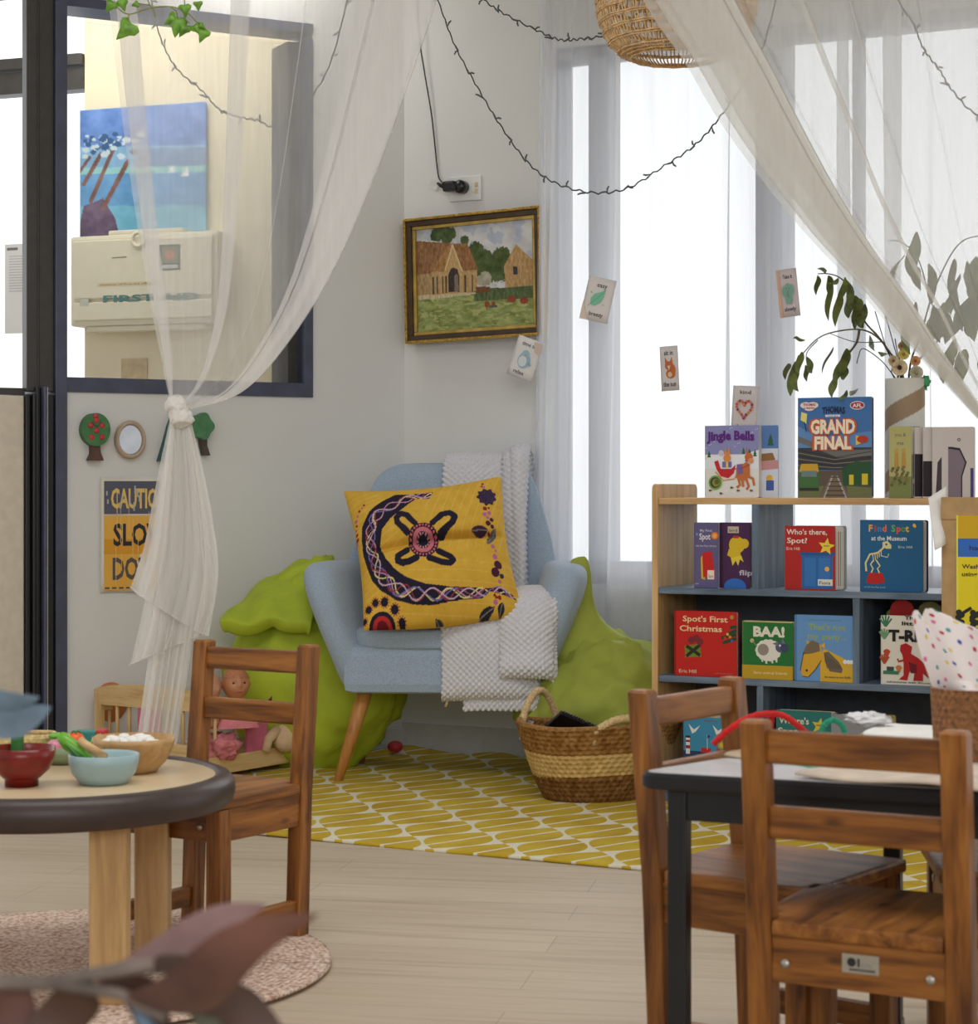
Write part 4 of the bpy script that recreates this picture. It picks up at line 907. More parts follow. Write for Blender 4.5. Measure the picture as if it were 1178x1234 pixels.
# ================================================================ child chairs
SWX = 0.268
def make_chair(name, label, loc, rz, group, plate=False):
    """local: back posts at y=0 (x 0..SWX), seat towards +y"""
    e = thing(name, label, 'chair', loc, rz, group); W = M['acacia']; pw = 0.034
    for x in (0.0, SWX):
        b = MB(); rings = []
        for z, y in ((0.0, 0.012), (0.004, 0.012), (0.29, 0.0), (0.571, -0.026), (0.575, -0.026)):
            k = 0.45 if z in (0.0,) else (0.40 if z == 0.575 else 0.5)
            rings.append([(x + a * pw * k * 2 / 1.0, y + c * pw * k * 2, z) for a, c in ((-.5, -.44), (-.44, -.5), (.44, -.5), (.5, -.44), (.5, .44), (.44, .5), (-.44, .5), (-.5, .44))])
        b.loft(rings, smooth=False); recalc(b.build('rear_leg', W['z'], e))
    for x in (0.0, SWX):
        b = MB(); b.box((x, 0.245, 0.1435), (pw, pw, 0.287), bev=0.003); b.build('front_leg', W['z'], e)
    for z0, z1, y, nm in ((0.518, 0.562, -0.022, 'top_rail'), (0.418, 0.461, -0.013, 'back_rail')):
        b = MB(); b.box((SWX / 2, y, (z0 + z1) / 2), (SWX - pw + 0.002, 0.020, z1 - z0), bev=0.004); b.build(nm, W['x'], e)
    b = MB(); b.box((SWX / 2, 0.128, 0.2985), (SWX - pw - 0.002, 0.292, 0.021), bev=0.005)
    b.box((SWX / 2, 0.150, 0.2985), (SWX + pw + 0.006, 0.250, 0.0208), bev=0.005); b.build('seat', W['y'], e)
    for y, nm in ((0.0, 'rear_apron'), (0.245, 'front_apron')):
        b = MB(); b.box((SWX / 2, y, 0.2565), (SWX - pw + 0.002, 0.022, 0.062), bev=0.002); ap = b.build(nm, W['x'], e)
        for sx in (0.022, SWX - 0.022 - pw * 0) if False else (0.036, SWX - 0.036):
            for sg in ((-1,) if y == 0 else (1,)):
                b = MB(); b.lathe([(0.0, 0.0), (0.006, 0.0), (0.006, 0.003), (0.0, 0.003)], 14, M4=Matrix.Translation((sx, y + sg * 0.0105, 0.252)) @ Matrix.Rotation(PI / 2 * (1 if sg < 0 else -1), 4, 'X')); b.build('screw', M['metal'], e)
    for x in (0.0, SWX):
        b = MB(); b.box((x, 0.1225, 0.2565), (0.022, 0.245 - pw + 0.002, 0.062), bev=0.002); b.build('side_apron', W['y'], e)
        b = MB(); b.box((x, 0.1225, 0.062), (0.020, 0.245 - pw + 0.002, 0.038), bev=0.002); b.build('stretcher', W['y'], e)
    if plate:
        b = MB(); b.box((SWX / 2 + 0.005, -0.0115, 0.262), (0.050, 0.002, 0.025), bev=0.0008); p = b.build('name_plate', M['metal'], e); p['label'] = 'small metal plate with dark lettering'
        b = MB(); A = Art(b, 0.050, 0.025, x0=SWX / 2 - 0.020, z0=0.2495, y0=-0.0127)
        A.disc(0.26, 0.58, 0.12, (44, 44, 44)); A.rect(0.42, 0.36, 0.48, 0.8, (44, 44, 44)); A.rect(0.53, 0.4, 0.82, 0.54, (150, 148, 140)); A.rect(0.2, 0.14, 0.9, 0.26, (90, 88, 84)); b.build('plate_print', M['print'], p)
    return e
CG = "children's wooden chairs"
# local x = right along back, y = seat direction: rotation so that (0,1) -> seat dir
def chair_rot(sd): return math.atan2(-sd[0], sd[1])
make_chair('wooden_chair', 'orange brown child chair beside the low round table, in front of the doll cot', (-0.368, 4.055, 0), chair_rot((-0.545, -0.838)), CG)
r1 = chair_rot((0.47, 0.883))
make_chair('wooden_chair', 'brown child chair with metal plate under its seat, before the black edged table', (0.366, 2.775, 0), r1, CG, plate=True)
r2 = chair_rot((0.80, -0.60))
q = Vector((0.415, 3.36, 0)); make_chair('wooden_chair', 'brown child chair pushed in at the left end of the black edged table', (q.x, q.y, 0), r2, CG)
make_chair('wooden_chair', 'dark child chair mostly hidden behind the black edged table at right edge', (0.951, 3.10, 0), chair_rot((-1.0, 0.1)), CG)

# ================================================================ low round table and its rug
RT = Vector((-0.782, 3.70, 0))
b = MB()
def rr(u, v):
    a = 2 * PI * u; r = 0.482 * v; x, y = r * math.cos(a), r * math.sin(a)
    X = x + RT.x; z = 0.006 + 0.05 * math.exp(-(((X + 1.10) / 0.14) ** 2 + ((y + 0.05) / 0.10) ** 2)) * min(1, v * 2) + 0.02 * math.exp(-(((X + 0.98) / 0.1) ** 2 + ((y - 0.12) / 0.05) ** 2))
    return (x, y, z)
b.grid(rr, 90, 26, thick=0.006); o = b.build('round_rug', M['round_rug'], loc=(RT.x + 0.01, 3.81, 0.001)); tag(o, 'round pinkish beige woven rug rucked up under the low round table', 'rug')
e = thing('round_table', 'low round table with pale top, thick dark brown rim and square wooden legs', 'table', RT, 0.0)
TH = 0.37
b = MB(); b.lathe([(0.0, TH - 0.016), (0.296, TH - 0.016), (0.296, TH - 0.003), (0.290, TH - 0.001), (0.0, TH - 0.001)], 72); b.build('table_top', simple('pale_laminate', (208, 186, 150), 0.3, vary=0.05, nscale=6), e)
b = MB(); b.lathe([(0.292, TH - 0.001), (0.297, TH + 0.003), (0.305, TH + 0.004), (0.318, TH - 0.001), (0.326, TH - 0.012), (0.328, TH - 0.028), (0.324, TH - 0.044), (0.314, TH - 0.053), (0.295, TH - 0.054), (0.292, TH - 0.03), (0.292, TH - 0.001)], 96); b.build('rim', M['brown_edge'], e)
for x, y in ((0.150, 0.205), (0.140, -0.185), (-0.195, 0.17), (-0.195, -0.17)):
    b = MB(); b.box((x, y, (TH - 0.016) / 2 + 0.006), (0.064, 0.050, TH - 0.028), bev=0.006); b.build('leg', M['birch']['z'], e)
b = MB(); lbox(b, I4, -0.12, 0.10, 0.19, 0.215, TH - 0.075, TH - 0.017); lbox(b, I4, 0.135, 0.155, -0.16, 0.18, TH - 0.06, TH - 0.017); b.build('apron', M['birch']['x'], e)

TZ = TH - 0.001
def on_table(px, py): s = (py - CY) / (EYE - TZ); return P(px, py, s), s
def bowl(name, label, px, py, prof, mat, group=None, n=48):
    p, s = on_table(px, py); e = thing(name, label, 'bowl', (p.x, p.y, TZ), 0, group)
    b = MB(); b.lathe([(r / s, z / s) for r, z in prof], n); b.build('bowl_body', mat, e); return e, s
BG = 'bowls on the low round table'
bowl('wooden_bowl', 'turned pale wooden bowl of white pieces on the low round table', 161, 930, [(0, 1), (26, 1), (28, 0), (30, 4), (38, 12), (46, 26), (49, 36), (49.5, 42), (47.5, 42), (45, 28), (36, 14), (20, 9), (0, 8)], wood('bowl_wood', 'x', (164, 124, 76), (188, 148, 98), (204, 168, 118), rough=0.5, knots=False), BG)
bowl('blue_bowl', 'pale blue bowl with wooden knife and cut leek on the round table', 125, 944, [(0, 2), (24, 2), (28, 0), (30, 3), (31, 4), (38, 13), (41.5, 25), (42.5, 35), (41, 36), (39, 33), (36, 24), (26, 9), (0, 6)], M['bowl_blue'], BG)
bowl('red_bowl', 'dark red lacquered footed bowl with a green block on the round table', 26, 947, [(0, 1), (19, 1), (20, 0), (20, 9), (22, 10), (33, 20), (39, 34), (40.5, 47), (38.5, 47), (36, 34), (28, 19), (0, 14)], M['red_lacquer'], BG)
bowl('green_dish', 'sage green dish of toy vegetables behind the blue bowl', 76, 919, [(0, 1), (26, 1), (27, 0), (32, 10), (34, 21), (32.5, 21), (30, 10), (24, 4), (0, 4)], M['olive_bowl'], BG)
# wicker tray behind the red bowl
p, s = on_table(24, 914); e = thing('wicker_tray', 'small pale woven tray at the back left of the round table', 'tray', (p.x, p.y, TZ), 0.1)
b = MB()
def tray(u, v):
    a = -2 * PI * u; q = sup(1, 0.052 + 0.012 * v, 0.035 + 0.008 * v, 4.0, a)[0]; return (q[0], q[1], 0.045 * v)
b.grid(tray, 120, 24, disp=lambda U, V: 0.002 * np.abs(np.sin(PI * V * 6)) * np.cos(2 * PI * (U * 40 + 0.5 * np.floor(V * 6))), thick=0.005); b.build('tray_side', M['straw'], e)
b = MB(); b.box((0, 0, 0.003), (0.095, 0.062, 0.004)); b.build('tray_base', M['straw'], e)
b = MB(); b.tube([tray(i / 40, 1.0) for i in range(41)], 0.004, 8); b.build('tray_rim', M['rope'], e)
# white pieces in the wooden bowl
p0, s = on_table(161, 930); pieces = 0
for i in range(26):
    a = i * 2.4; r = 30 * math.sqrt((i + 0.5) / 26)
    ob_mb = MB(); ob_mb.ball((0, 0, 0), 0.0085, 8, sc=(1.2, 1.0, 0.8), fn=lambda q: q * (1 + 0.2 * mnoise.noise(q * 1.7 + Vector((i * 3.0, 0, 0)))))
    o = ob_mb.build('white_piece', M['paper'] if i != 3 else M['toy_pink'], loc=(p0.x + (r * math.cos(a) - 2) / s, p0.y + r * math.sin(a) / s, TZ + (34 + 3.0 * (i % 3)) / s))
    tag(o, 'white play piece heaped in the pale wooden bowl' if i != 3 else 'pink play piece on the white heap in the pale wooden bowl', 'play piece', 'white pieces in the wooden bowl')
for nm, lab, cat, px, py, s_, build in (
    ('toy_leek', 'halved toy leek with pale inside leaning in the pale blue bowl', 'toy vegetable', 94, 908, 690, 'leek'),
    ('toy_knife', 'thick pale wooden knife handle lying across the pale blue bowl', 'toy knife', 112, 905, 692, 'knife'),
    ('toy_block', 'rounded green toy piece standing in the dark red bowl', 'toy vegetable', 21, 894, 690, 'block'),
    ('toy_tomato', 'orange toy tomato between the dishes on the round table', 'toy vegetable', 91, 889, 650, 'tomato'),
    ('toy_radish', 'pink toy piece at the left of the sage green dish', 'toy vegetable', 66, 897, 650, 'pinkp'),
    ('toy_lettuce', 'bright green toy lettuce on top of the sage green dish', 'toy vegetable', 72, 885, 644, 'lettuce'),
    ('toy_beans', 'light green toy leaf lying between tomato and wooden bowl', 'toy vegetable', 104, 897, 650, 'beans'),
    ('toy_box', 'teal and red toy packet behind the wooden bowl', 'toy packet', 112, 887, 636, 'box')):
    c = P(px, py, s_); e = thing(nm, lab, cat, c)
    b = MB(); u = 1.0 / s_
    if build == 'leek':
        b.tube([(-22 * u, 0, 22 * u), (-12 * u, 0, 12 * u), (0, 0, 4 * u), (14 * u, 0, -8 * u)], [6 * u, 9 * u, 8 * u, 6 * u], 14); b.build('outer_skin', M['veg_green'], e)
        b = MB(); b.tube([(-14 * u, -6 * u, 12 * u), (0, -6 * u, 0), (16 * u, -5 * u, -10 * u)], [3 * u, 6 * u, 4 * u], 12, flat=0.5); b.build('cut_face', M['veg_dark'], e)
    elif build == 'knife':
        b.tube([(-16 * u, 0, 13 * u), (-4 * u, -4 * u, 5 * u), (16 * u, -8 * u, -8 * u)], [5 * u, 5.5 * u, 6.5 * u], 14); b.build('knife_handle', M['pale_wood']['x'], e)
    elif build == 'block':
        b.box((0, 0, -2 * u), (15 * u, 14 * u, 26 * u), bev=5 * u); b.build('block_body', M['veg_dark'], e)
        b = MB(); b.box((0, 0, 9 * u), (15.5 * u, 14.5 * u, 7 * u), bev=3 * u); b.build('block_cap', M['veg_green'], e)
    elif build == 'tomato':
        b.ball((0, 0, -2 * u), 11 * u, 14, sc=(1, 1, 0.82)); b.build('tomato_body', M['tomato'], e)
        b = MB()
        for k in range(5): a = k * 1.256; b.tube([(0, 0, 7 * u), (4 * u * math.cos(a), 4 * u * math.sin(a), 7.5 * u), (7 * u * math.cos(a), 7 * u * math.sin(a), 5 * u)], [1.2 * u, 1.4 * u, .4 * u], 6)
        b.build('calyx', M['veg_dark'], e)
    elif build == 'pinkp':
        b.ball((0, 0, -6 * u), 11 * u, 12, sc=(0.95, 0.9, 1.1)); b.build('radish_body', M['toy_pink'], e)
    elif build == 'lettuce':
        b.ball((0, 0, -2 * u), 8 * u, 16, sc=(1.5, 1.0, 0.5), fn=lambda q: q * (1 + 0.22 * math.sin(7 * math.atan2(q.y, q.x)))); b.build('lettuce_leaf', M['veg_green'], e)
    elif build == 'beans':
        b.grid(lambda U, V: ((U - .5) * 34 * u, (V - .5) * 12 * u * math.sin(PI * min(max(U, .04), .96)), (-6 + 16 * U + 4 * math.sin(U * 9)) * u), 20, 6, thick=0.002); b.build('leaf_blade', simple('lime_toy', (150, 206, 60), 0.4), e)
    else:
        b.box((-8 * u, 0, -2 * u), (26 * u, 20 * u, 18 * u), bev=2 * u); b.build('packet_body', M['toy_teal'], e)
        b = MB(); b.box((11 * u, 0, -1 * u), (12 * u, 20.5 * u, 19 * u), bev=2 * u); pe = b.build('packet_end', M['toy_red'], e)
        b = MB(); A = Art(b, 12 * u, 19 * u, x0=5 * u, z0=-10 * u, y0=-10.6 * u); A.poly([(0.2, 0.2), (0.8, 0.2), (0.5, 0.8)], (236, 232, 226)); b.build('packet_print', M['print'], pe)

# ================================================================ doll cot and dolls
CO = Vector((-0.842, 6.17, 0)); dX = Vector((-0.83, 0.557, 0)); dY = Vector((0.557, 0.83, 0))   # near right corner; x to near left, y to far end
ct = thing('doll_cot', 'small wooden slatted doll cot with pink panels by the left wall', 'doll cot', CO, math.atan2(dX.y, dX.x))
CWd, CLn = 0.45, 0.48      # local x along the end board, y = -(length) since x is flipped
def cl(x, y, z): return (x, -y, z)
def cbox(mb, x0, x1, y0, y1, z0, z1, bev=0.003): return mb.box(((x0 + x1) / 2, -(y0 + y1) / 2, (z0 + z1) / 2), (abs(x1 - x0), abs(y1 - y0), abs(z1 - z0)), bev=bev)
for ye, hz in ((0.0, 0.285), (CLn, 0.295)):
    b = MB(); n = 17; up = [(x * CWd / (n - 1), hz - 0.022 + 0.022 * math.sin(PI * x / (n - 1)) ** 0.5) for x in range(n)]; lo = [(x * CWd / (n - 1), hz - 0.068) for x in range(n - 1, -1, -1)]
    b.prism(up + lo, 0.018, M4=Matrix.Translation((0, -ye - 0.009, 0))); hb = b.build('end_board', M['cot_wood']['x'], ct)
    for x in (0.014, CWd - 0.014):
        b = MB(); cbox(b, x - 0.014, x + 0.014, ye - 0.010, ye + 0.010, 0.03, hz - 0.03); b.build('post', M['cot_wood']['z'], ct)
    b = MB(); cbox(b, 0.02, CWd - 0.02, ye - 0.008, ye + 0.008, 0.07, 0.115); b.build('end_rail', M['cot_wood']['x'], ct)
    for x in (0.09, CWd - 0.09, 0.31, 0.15):
        b = MB(); b.tube([cl(x, ye, 0.11), cl(x, ye, hz - 0.06)], 0.0055, 10); b.build('slat', M['cot_wood']['z'], ct)
    b = MB(); cbox(b, CWd / 2 - 0.045, CWd / 2 + 0.045, ye - 0.006, ye + 0.006, 0.10, hz - 0.06); b.build('pink_panel', M['pink'], ct)
    b = MB(); n = 13; b.prism([(-0.03 + (CWd + 0.06) * i / (n - 1), 0.0 + 0.03 * (2 * i / (n - 1) - 1) ** 2) for i in range(n)] + [(CWd + 0.03 - (CWd + 0.06) * i / (n - 1), 0.05) for i in range(n)], 0.018, M4=Matrix.Translation((0, -ye - 0.009, 0))); b.build('rocker', M['cot_wood']['x'], ct)
for x in (0.008, CWd - 0.008):
    b = MB(); cbox(b, x - 0.008, x + 0.008, 0.01, CLn - 0.01, 0.195, 0.215); b.build('top_rail', M['cot_wood']['y'], ct)
    b = MB(); cbox(b, x - 0.009, x + 0.009, 0.01, CLn - 0.01, 0.025, 0.078); b.build('side_rail', M['cot_wood']['y'], ct)
    for y in (0.05, 0.14, 0.41, 0.50):
        b = MB(); b.tube([cl(x, y, 0.07), cl(x, y, 0.20)], 0.0055, 10); b.build('slat', M['cot_wood']['z'], ct)
    b = MB(); cbox(b, x - 0.006, x + 0.006, CLn * 0.40, CLn * 0.60, 0.075, 0.20); b.build('pink_panel', M['pink'], ct)
b = MB(); cbox(b, 0.01, CWd - 0.01, 0.01, CLn - 0.01, 0.045, 0.055); b.build('cot_base', M['cot_wood']['y'], ct)

def head_fn(q):
    q = Vector(q); d = q.copy()
    if d.z < -0.15: d.x *= 1 + 0.10 * d.z; d.y *= 1 + 0.05 * d.z
    f = max(0.0, -d.y)
    d.y -= 0.14 * math.exp(-((d.x / 0.13) ** 2 + ((d.z + 0.12) / 0.14) ** 2)) * f                      # nose
    for s in (-1, 1):
        d.y += 0.10 * math.exp(-(((d.x - s * 0.36) / 0.18) ** 2 + ((d.z - 0.05) / 0.13) ** 2)) * f      # eye sockets
        d.y -= 0.09 * math.exp(-(((d.x - s * 0.48) / 0.25) ** 2 + ((d.z + 0.38) / 0.22) ** 2)) * f      # cheeks
        d.x += s * 0.14 * math.exp(-(((abs(q.x) - 0.97) / 0.14) ** 2 + ((q.y - 0.10) / 0.17) ** 2 + ((q.z + 0.02) / 0.24) ** 2)) if s * q.x > 0 else 0   # ears
    d.y -= 0.09 * math.exp(-((d.x / 0.24) ** 2 + ((d.z + 0.47) / 0.09) ** 2)) * f                       # lips
    d.y += 0.03 * math.exp(-((d.x / 0.24) ** 2 + ((d.z + 0.475) / 0.03) ** 2)) * f
    return d
def limb_body(e, mat, pts, rad, edges, name):
    me = bpy.data.meshes.new(name); me.from_pydata(pts, edges, []); me.materials.append(mat)
    o = bpy.data.objects.new(name, me); COL.objects.link(o); o.parent = e
    m = o.modifiers.new('skin', 'SKIN'); m.use_smooth_shade = True
    sv = me.skin_vertices[0].data
    for i, r in enumerate(rad): sv[i].radius = (r, r)
    sv[0].use_root = True; subsurf(o, 2); return o
def baby_doll(label, px, py, s, R, face_deg, tilt, skin, hair, body=True, group='dolls in the wooden cot'):
    c = P(px, py, s); e = thing('baby_doll', label, 'doll', c, math.radians(face_deg), group); e.rotation_euler = (math.radians(tilt), 0, math.radians(face_deg))
    b = MB(); b.ball((0, 0, 0), R, 40, sc=(0.92, 1.0, 1.1), fn=head_fn)
    if body:
        # neck and body continue under the head in one mesh
        rings = []
        for z, rx, ry, y in ((-0.98, 0.42, 0.42, 0.10), (-1.15, 0.40, 0.38, 0.12), (-1.35, 0.80, 0.50, 0.15), (-1.9, 0.92, 0.62, 0.12), (-2.4, 0.90, 0.66, 0.10), (-2.75, 0.70, 0.55, 0.05)):
            rings.append([(x * R, (y + q) * R, z * R) for x, q in sup(28, rx, ry, 2.2)])
        b.loft(rings)
    recalc(b.build('doll_body', skin, e))
    b = MB()
    for s_ in (-1, 1):
        b.ball((s_ * 0.33 * R, -0.80 * R, 0.06 * R), 0.135 * R, 12, sc=(1, 0.5, 0.75))
    b.build('eyes', simple('doll_eye', (48, 40, 38), 0.15), e)
    b = MB()
    for s_ in (-1, 1): b.tube([(s_ * (0.33 + k) * R, -0.86 * R + abs(k) * 0.4 * R, (0.29 - 2.2 * k * k) * R) for k in (-0.16, -0.08, 0, 0.08, 0.16)], 0.022 * R, 6)
    b.build('eyebrows', simple('doll_brow', (140, 88, 60), 0.7), e)
    b = MB(); b.ball((0, -0.955 * R, -0.52 * R), 0.15 * R, 12, sc=(1.2, 0.35, 0.42)); b.build('lips', simple('doll_lips', (180, 92, 82), 0.4), e)
    if hair:
        def cap(q):
            d = head_fn(q) * 1.02; t = 0.0
            return d if q.z > 0.2 - 0.25 * q.y * (1 if q.y > 0 else 1.6) else head_fn(q) * 0.985
        b = MB(); b.grid(lambda u, v: (lambda q: Vector((q.x * 0.92 * R * 1.025, q.y * R * 1.025 + 0.01 * R, q.z * 1.1 * R * 1.02)))(Vector((math.cos(2 * PI * u) * math.sin(1.25 * v + 0.01), math.sin(2 * PI * u) * math.sin(1.25 * v + 0.01) * 1.0, math.cos(1.25 * v + 0.01)))), 48, 14, disp=lambda U, V: 0.012 * R * np.sin(U * 2 * PI * 24 + 6 * V))
        b.build('moulded_hair', hair, e)
    return e
hair_m = simple('doll_hair', (182, 118, 82), 0.5, vary=0.12, nscale=200)
d1 = baby_doll('bald baby doll facing right with painted eyes, upright in the cot', 284, 824, 398, 0.046, 22, -4, M['skin'], hair_m)
b = MB()
rings = []
for z, rx, ry, k in ((-1.28, 0.70, 0.5, 0.02), (-1.4, 0.98, 0.64, 0.03), (-1.9, 1.16, 0.80, 0.05), (-2.4, 1.35, 0.95, 0.07), (-2.9, 1.6, 1.1, 0.09)):
    rings.append([((x * (1 + k * math.sin(9 * math.atan2(y, x)))) * 0.046, (0.12 + y) * 0.046, z * 0.046) for x, y in sup(54, rx, ry, 2.1)])
b.loft(rings, cap=False); b.build('pink_dress', M['pink_cloth'], d1)
d2 = baby_doll('baby doll with its pale bare head turned away, beside the upright doll', 250, 829, 400, 0.044, 155, 0, M['skin2'], None)
d3 = baby_doll('orange skinned doll at the left end of the cot behind the headboard', 133, 846, 384, 0.058, 160, -10, M['skin3'], None, body=False)
# rag doll
e = thing('rag_doll', 'beige cloth doll with red brown yarn hair at the right end of the cot', 'doll', P(346, 850, 388), 0.5, 'dolls in the wooden cot')
b = MB(); R = 0.062
b.ball((0, 0, 0), R, 26, sc=(1.0, 0.8, 1.0))
b.loft([[(x * R, q * R, z * R) for x, q in sup(26, rx, ry, 2.2)] for z, rx, ry in ((-0.85, 0.35, 0.3), (-1.05, 0.5, 0.42), (-1.5, 0.72, 0.55), (-2.0, 0.66, 0.5), (-2.3, 0.4, 0.3))])
b.tube([(-0.5 * R, 0, -1.2 * R), (-1.1 * R, -0.2 * R, -1.6 * R), (-1.3 * R, -0.3 * R, -2.2 * R)], [0.3 * R, 0.25 * R, 0.22 * R], 12); b.build('doll_body', M['cloth_doll'], e)
b = MB()
for i in range(26):
    t = i / 25; a = PI * (0.05 + 0.95 * t)
    p0 = Vector((R * 1.02 * math.cos(a), -0.35 * R, R * 1.04 * math.sin(a))); b.tube([p0 * 1.0, p0 * 1.08 + Vector((0, 0.35 * R, 0)), p0 * 1.04 + Vector((0, 0.9 * R, -0.1 * R))], 0.007, 6)
for i in range(12):
    x = R * (0.95 + 0.03 * i); b.tube([(x * 0.9, 0.1 * R, 0.45 * R), (x + 0.012, 0.12 * R + 0.002 * i, -0.3 * R), (x + 0.004 * math.sin(i), 0.1 * R, -1.6 * R - 0.012 * (i % 3))], 0.0045, 6)
b.build('yarn_hair', M['yarn'], e)
# bundle of clothes
e = thing('doll_clothes', 'crumpled pink doll clothes lying in the cot below the baby doll', 'doll clothes', P(266, 900, 399))
b = MB(); b.ball((0, 0, 0), 0.055, 34, sc=(1.0, 1.0, 0.75), fn=lambda q: crumple(q, 0.34, 1.7, 9.0)); b.build('cloth_heap', M['pink_cloth'], e)
e = thing('doll_blanket', 'dark purple doll cloth rolled at the far end of the cot', 'doll clothes', P(338, 897, 384))
b = MB(); b.tube([(-0.03, 0.02, 0), (0, 0, 0.002), (0.03, -0.015, 0)], [0.022, 0.026, 0.022], 16); b.build('cloth_roll', simple('dark_purple_cloth', (74, 48, 56), 0.9), e)

# ================================================================ black edged table
TB_Z = 0.48
NL = Vector((0.206, 2.945)); LV = Vector((0.44, 0.48)).normalized(); FV = Vector((0.92, -0.39)).normalized()
FL_ = NL + LV * 0.655; NR = NL + FV * 1.2; FR_ = FL_ + FV * 0.75
e = thing('craft_table', 'low table with white top, black edge and black metal legs', 'table', (NL.x, NL.y, 0))
def rel(p): return (p.x - NL.x, p.y - NL.y)
def round_poly(pts, r, n=6):
    out = []; k = len(pts)
    for i in range(k):
        p, a, c = Vector(pts[i]), Vector(pts[i - 1]), Vector(pts[(i + 1) % k]); d0 = (a - p).normalized(); d1 = (c - p).normalized()
        for j in range(n + 1):
            t = j / n; out.append(tuple((p + d0 * r) * (1 - t) ** 2 + p * (2 * t * (1 - t)) + (p + d1 * r) * t * t))
    return out
pol = round_poly([rel(NL), rel(NR), rel(FR_), rel(FL_)], 0.03)
cx_ = sum(p[0] for p in pol) / len(pol); cy_ = sum(p[1] for p in pol) / len(pol)
def inset(pol, d):
    return [(cx_ + (x - cx_) * (1 - d / max(0.1, math.hypot(x - cx_, y - cy_))), cy_ + (y - cy_) * (1 - d / max(0.1, math.hypot(x - cx_, y - cy_)))) for x, y in pol]
b = MB(); b.loft([[(x, y, z) for x, y in inset(pol, d)] for z, d in ((TB_Z - 0.024, 0.004), (TB_Z - 0.020, 0.0), (TB_Z - 0.006, 0.0), (TB_Z - 0.001, 0.004))], smooth=False); b.build('table_edge', M['black'], e)
b = MB(); b.loft([[(x, y, z) for x, y in inset(pol, 0.009)] for z in (TB_Z - 0.004, TB_Z)], smooth=False); b.build('table_top', M['table_white'], e)
pi_ = [Vector(p) for p in (rel(NL + LV * 0.035 + FV * 0.045), rel(NR - FV * 0.05 + LV * 0.04), rel(FR_ - LV * 0.04), rel(FL_ - LV * 0.03 + FV * 0.035))]
for i in range(4):
    a, c = pi_[i], pi_[(i + 1) % 4]; d = c - a
    b = MB(); b.box(((a.x + c.x) / 2, (a.y + c.y) / 2, TB_Z - 0.047), (d.length, 0.02, 0.044), rz=math.atan2(d.y, d.x)); b.build('apron', M['black'], e)
    b = MB(); b.box((a.x, a.y, (TB_Z - 0.025) / 2 + 0.002), (0.028, 0.028, TB_Z - 0.029), rz=math.atan2(FV.y, FV.x), bev=0.003); lg = b.build('leg', M['black'], e)
    b = MB(); b.box((a.x, a.y, 0.008), (0.032, 0.032, 0.016), rz=math.atan2(FV.y, FV.x), bev=0.003); b.build('foot_cap', M['black_gloss'], lg)
def on_t2(px, py, up=0.0): s = (py - CY) / (EYE - TB_Z); p = P(px, py, s); return Vector((p.x, p.y, TB_Z + up))
def sheet(name, label, cat, quad_, mat, th=0.003, bump=0.004, group=None):
    pp = [on_t2(*q) for q in quad_]; o0 = pp[0]
    e = thing(name, label, cat, (o0.x, o0.y, TB_Z + 0.0005), 0, group)
    b = MB(); b.grid(lambda u, v: ((pp[0] * (1 - u) + pp[1] * u) * (1 - v) + (pp[3] * (1 - u) + pp[2] * u) * v) - Vector((o0.x, o0.y, TB_Z)) + Vector((0, 0, th + bump * (math.sin(4 * u + 2) * math.sin(3 * v + 1)) ** 2)), 16, 10, thick=th); b.build('sheet', mat, e); return e
sheet('cardboard_piece', 'flat grey brown cardboard piece on the white table behind the chair post', 'cardboard', [(872, 913), (960, 920), (985, 906), (902, 902)], M['cardboard'], 0.003)
sheet('craft_paper', 'large creased paper sheet on the near part of the white table', 'paper', [(957, 938), (1200, 958), (1230, 930), (1046, 922)], simple('craft_paper', (206, 190, 172), 0.8, vary=0.06, nscale=20), 0.003, 0.008)
sheet('craft_paper', 'stack of white paper at the far side of the white table', 'paper', [(1040, 892), (1128, 900), (1150, 886), (1065, 880)], M['paper'], 0.012, 0.002)
def chenille(label, pts, mat, r=0.0045):
    q = cr(pts, 8); o0 = Vector((q[0].x, q[0].y, TB_Z))
    b = MB(); b.tube([p - o0 for p in q], [r * (1 + 0.12 * math.sin(i * 2.3)) for i in range(len(q))], 8); o = b.build('pipe_cleaner', mat, loc=o0); tag(o, label, 'pipe cleaner', 'pipe cleaners on the white table'); return o
S_ = 800.0
chenille('long red pipe cleaner arching up from the white table', [P(859, 897, 800), P(880, 878, 800), P(908, 863, 795), P(938, 861, 790), P(958, 872, 790), P(980, 892, 780)], M['red'], 0.005)
chenille('short red pipe cleaner hooked under the long red arch', [P(930, 862, 786), P(928, 880, 782), P(934, 892, 778)], M['red'], 0.0045)
chenille('teal green pipe cleaner loop standing behind the chair rail', [P(988, 896, 775), P(991, 876, 776), P(1003, 868, 776), P(1014, 874, 776), P(1018, 886, 775)], M['teal'], 0.0045)
chenille('dark green pipe cleaner lying in a curve under the chair rail', [P(935, 916, 818), P(960, 924, 830), P(990, 929, 842), P(1018, 928, 842), P(1045, 922, 836)], M['teal'], 0.0045)
chenille('pink pipe cleaner bent into an L at the table edge', [P(1011, 921, 845), P(1014, 936, 850), P(1014, 945, 856), P(1024, 943, 858), P(1034, 939, 858)], M['pink_wire'], 0.006)
chenille('red pipe cleaner end beside the dark green curve', [P(1020, 921, 835), P(1040, 924, 838), P(1056, 925, 840)], M['red'], 0.0045)
p = on_t2(1046, 884); e = thing('tissue', 'crumpled clear white tissue on the far side of the white table', 'tissue', (p.x, p.y, TB_Z + 0.012))
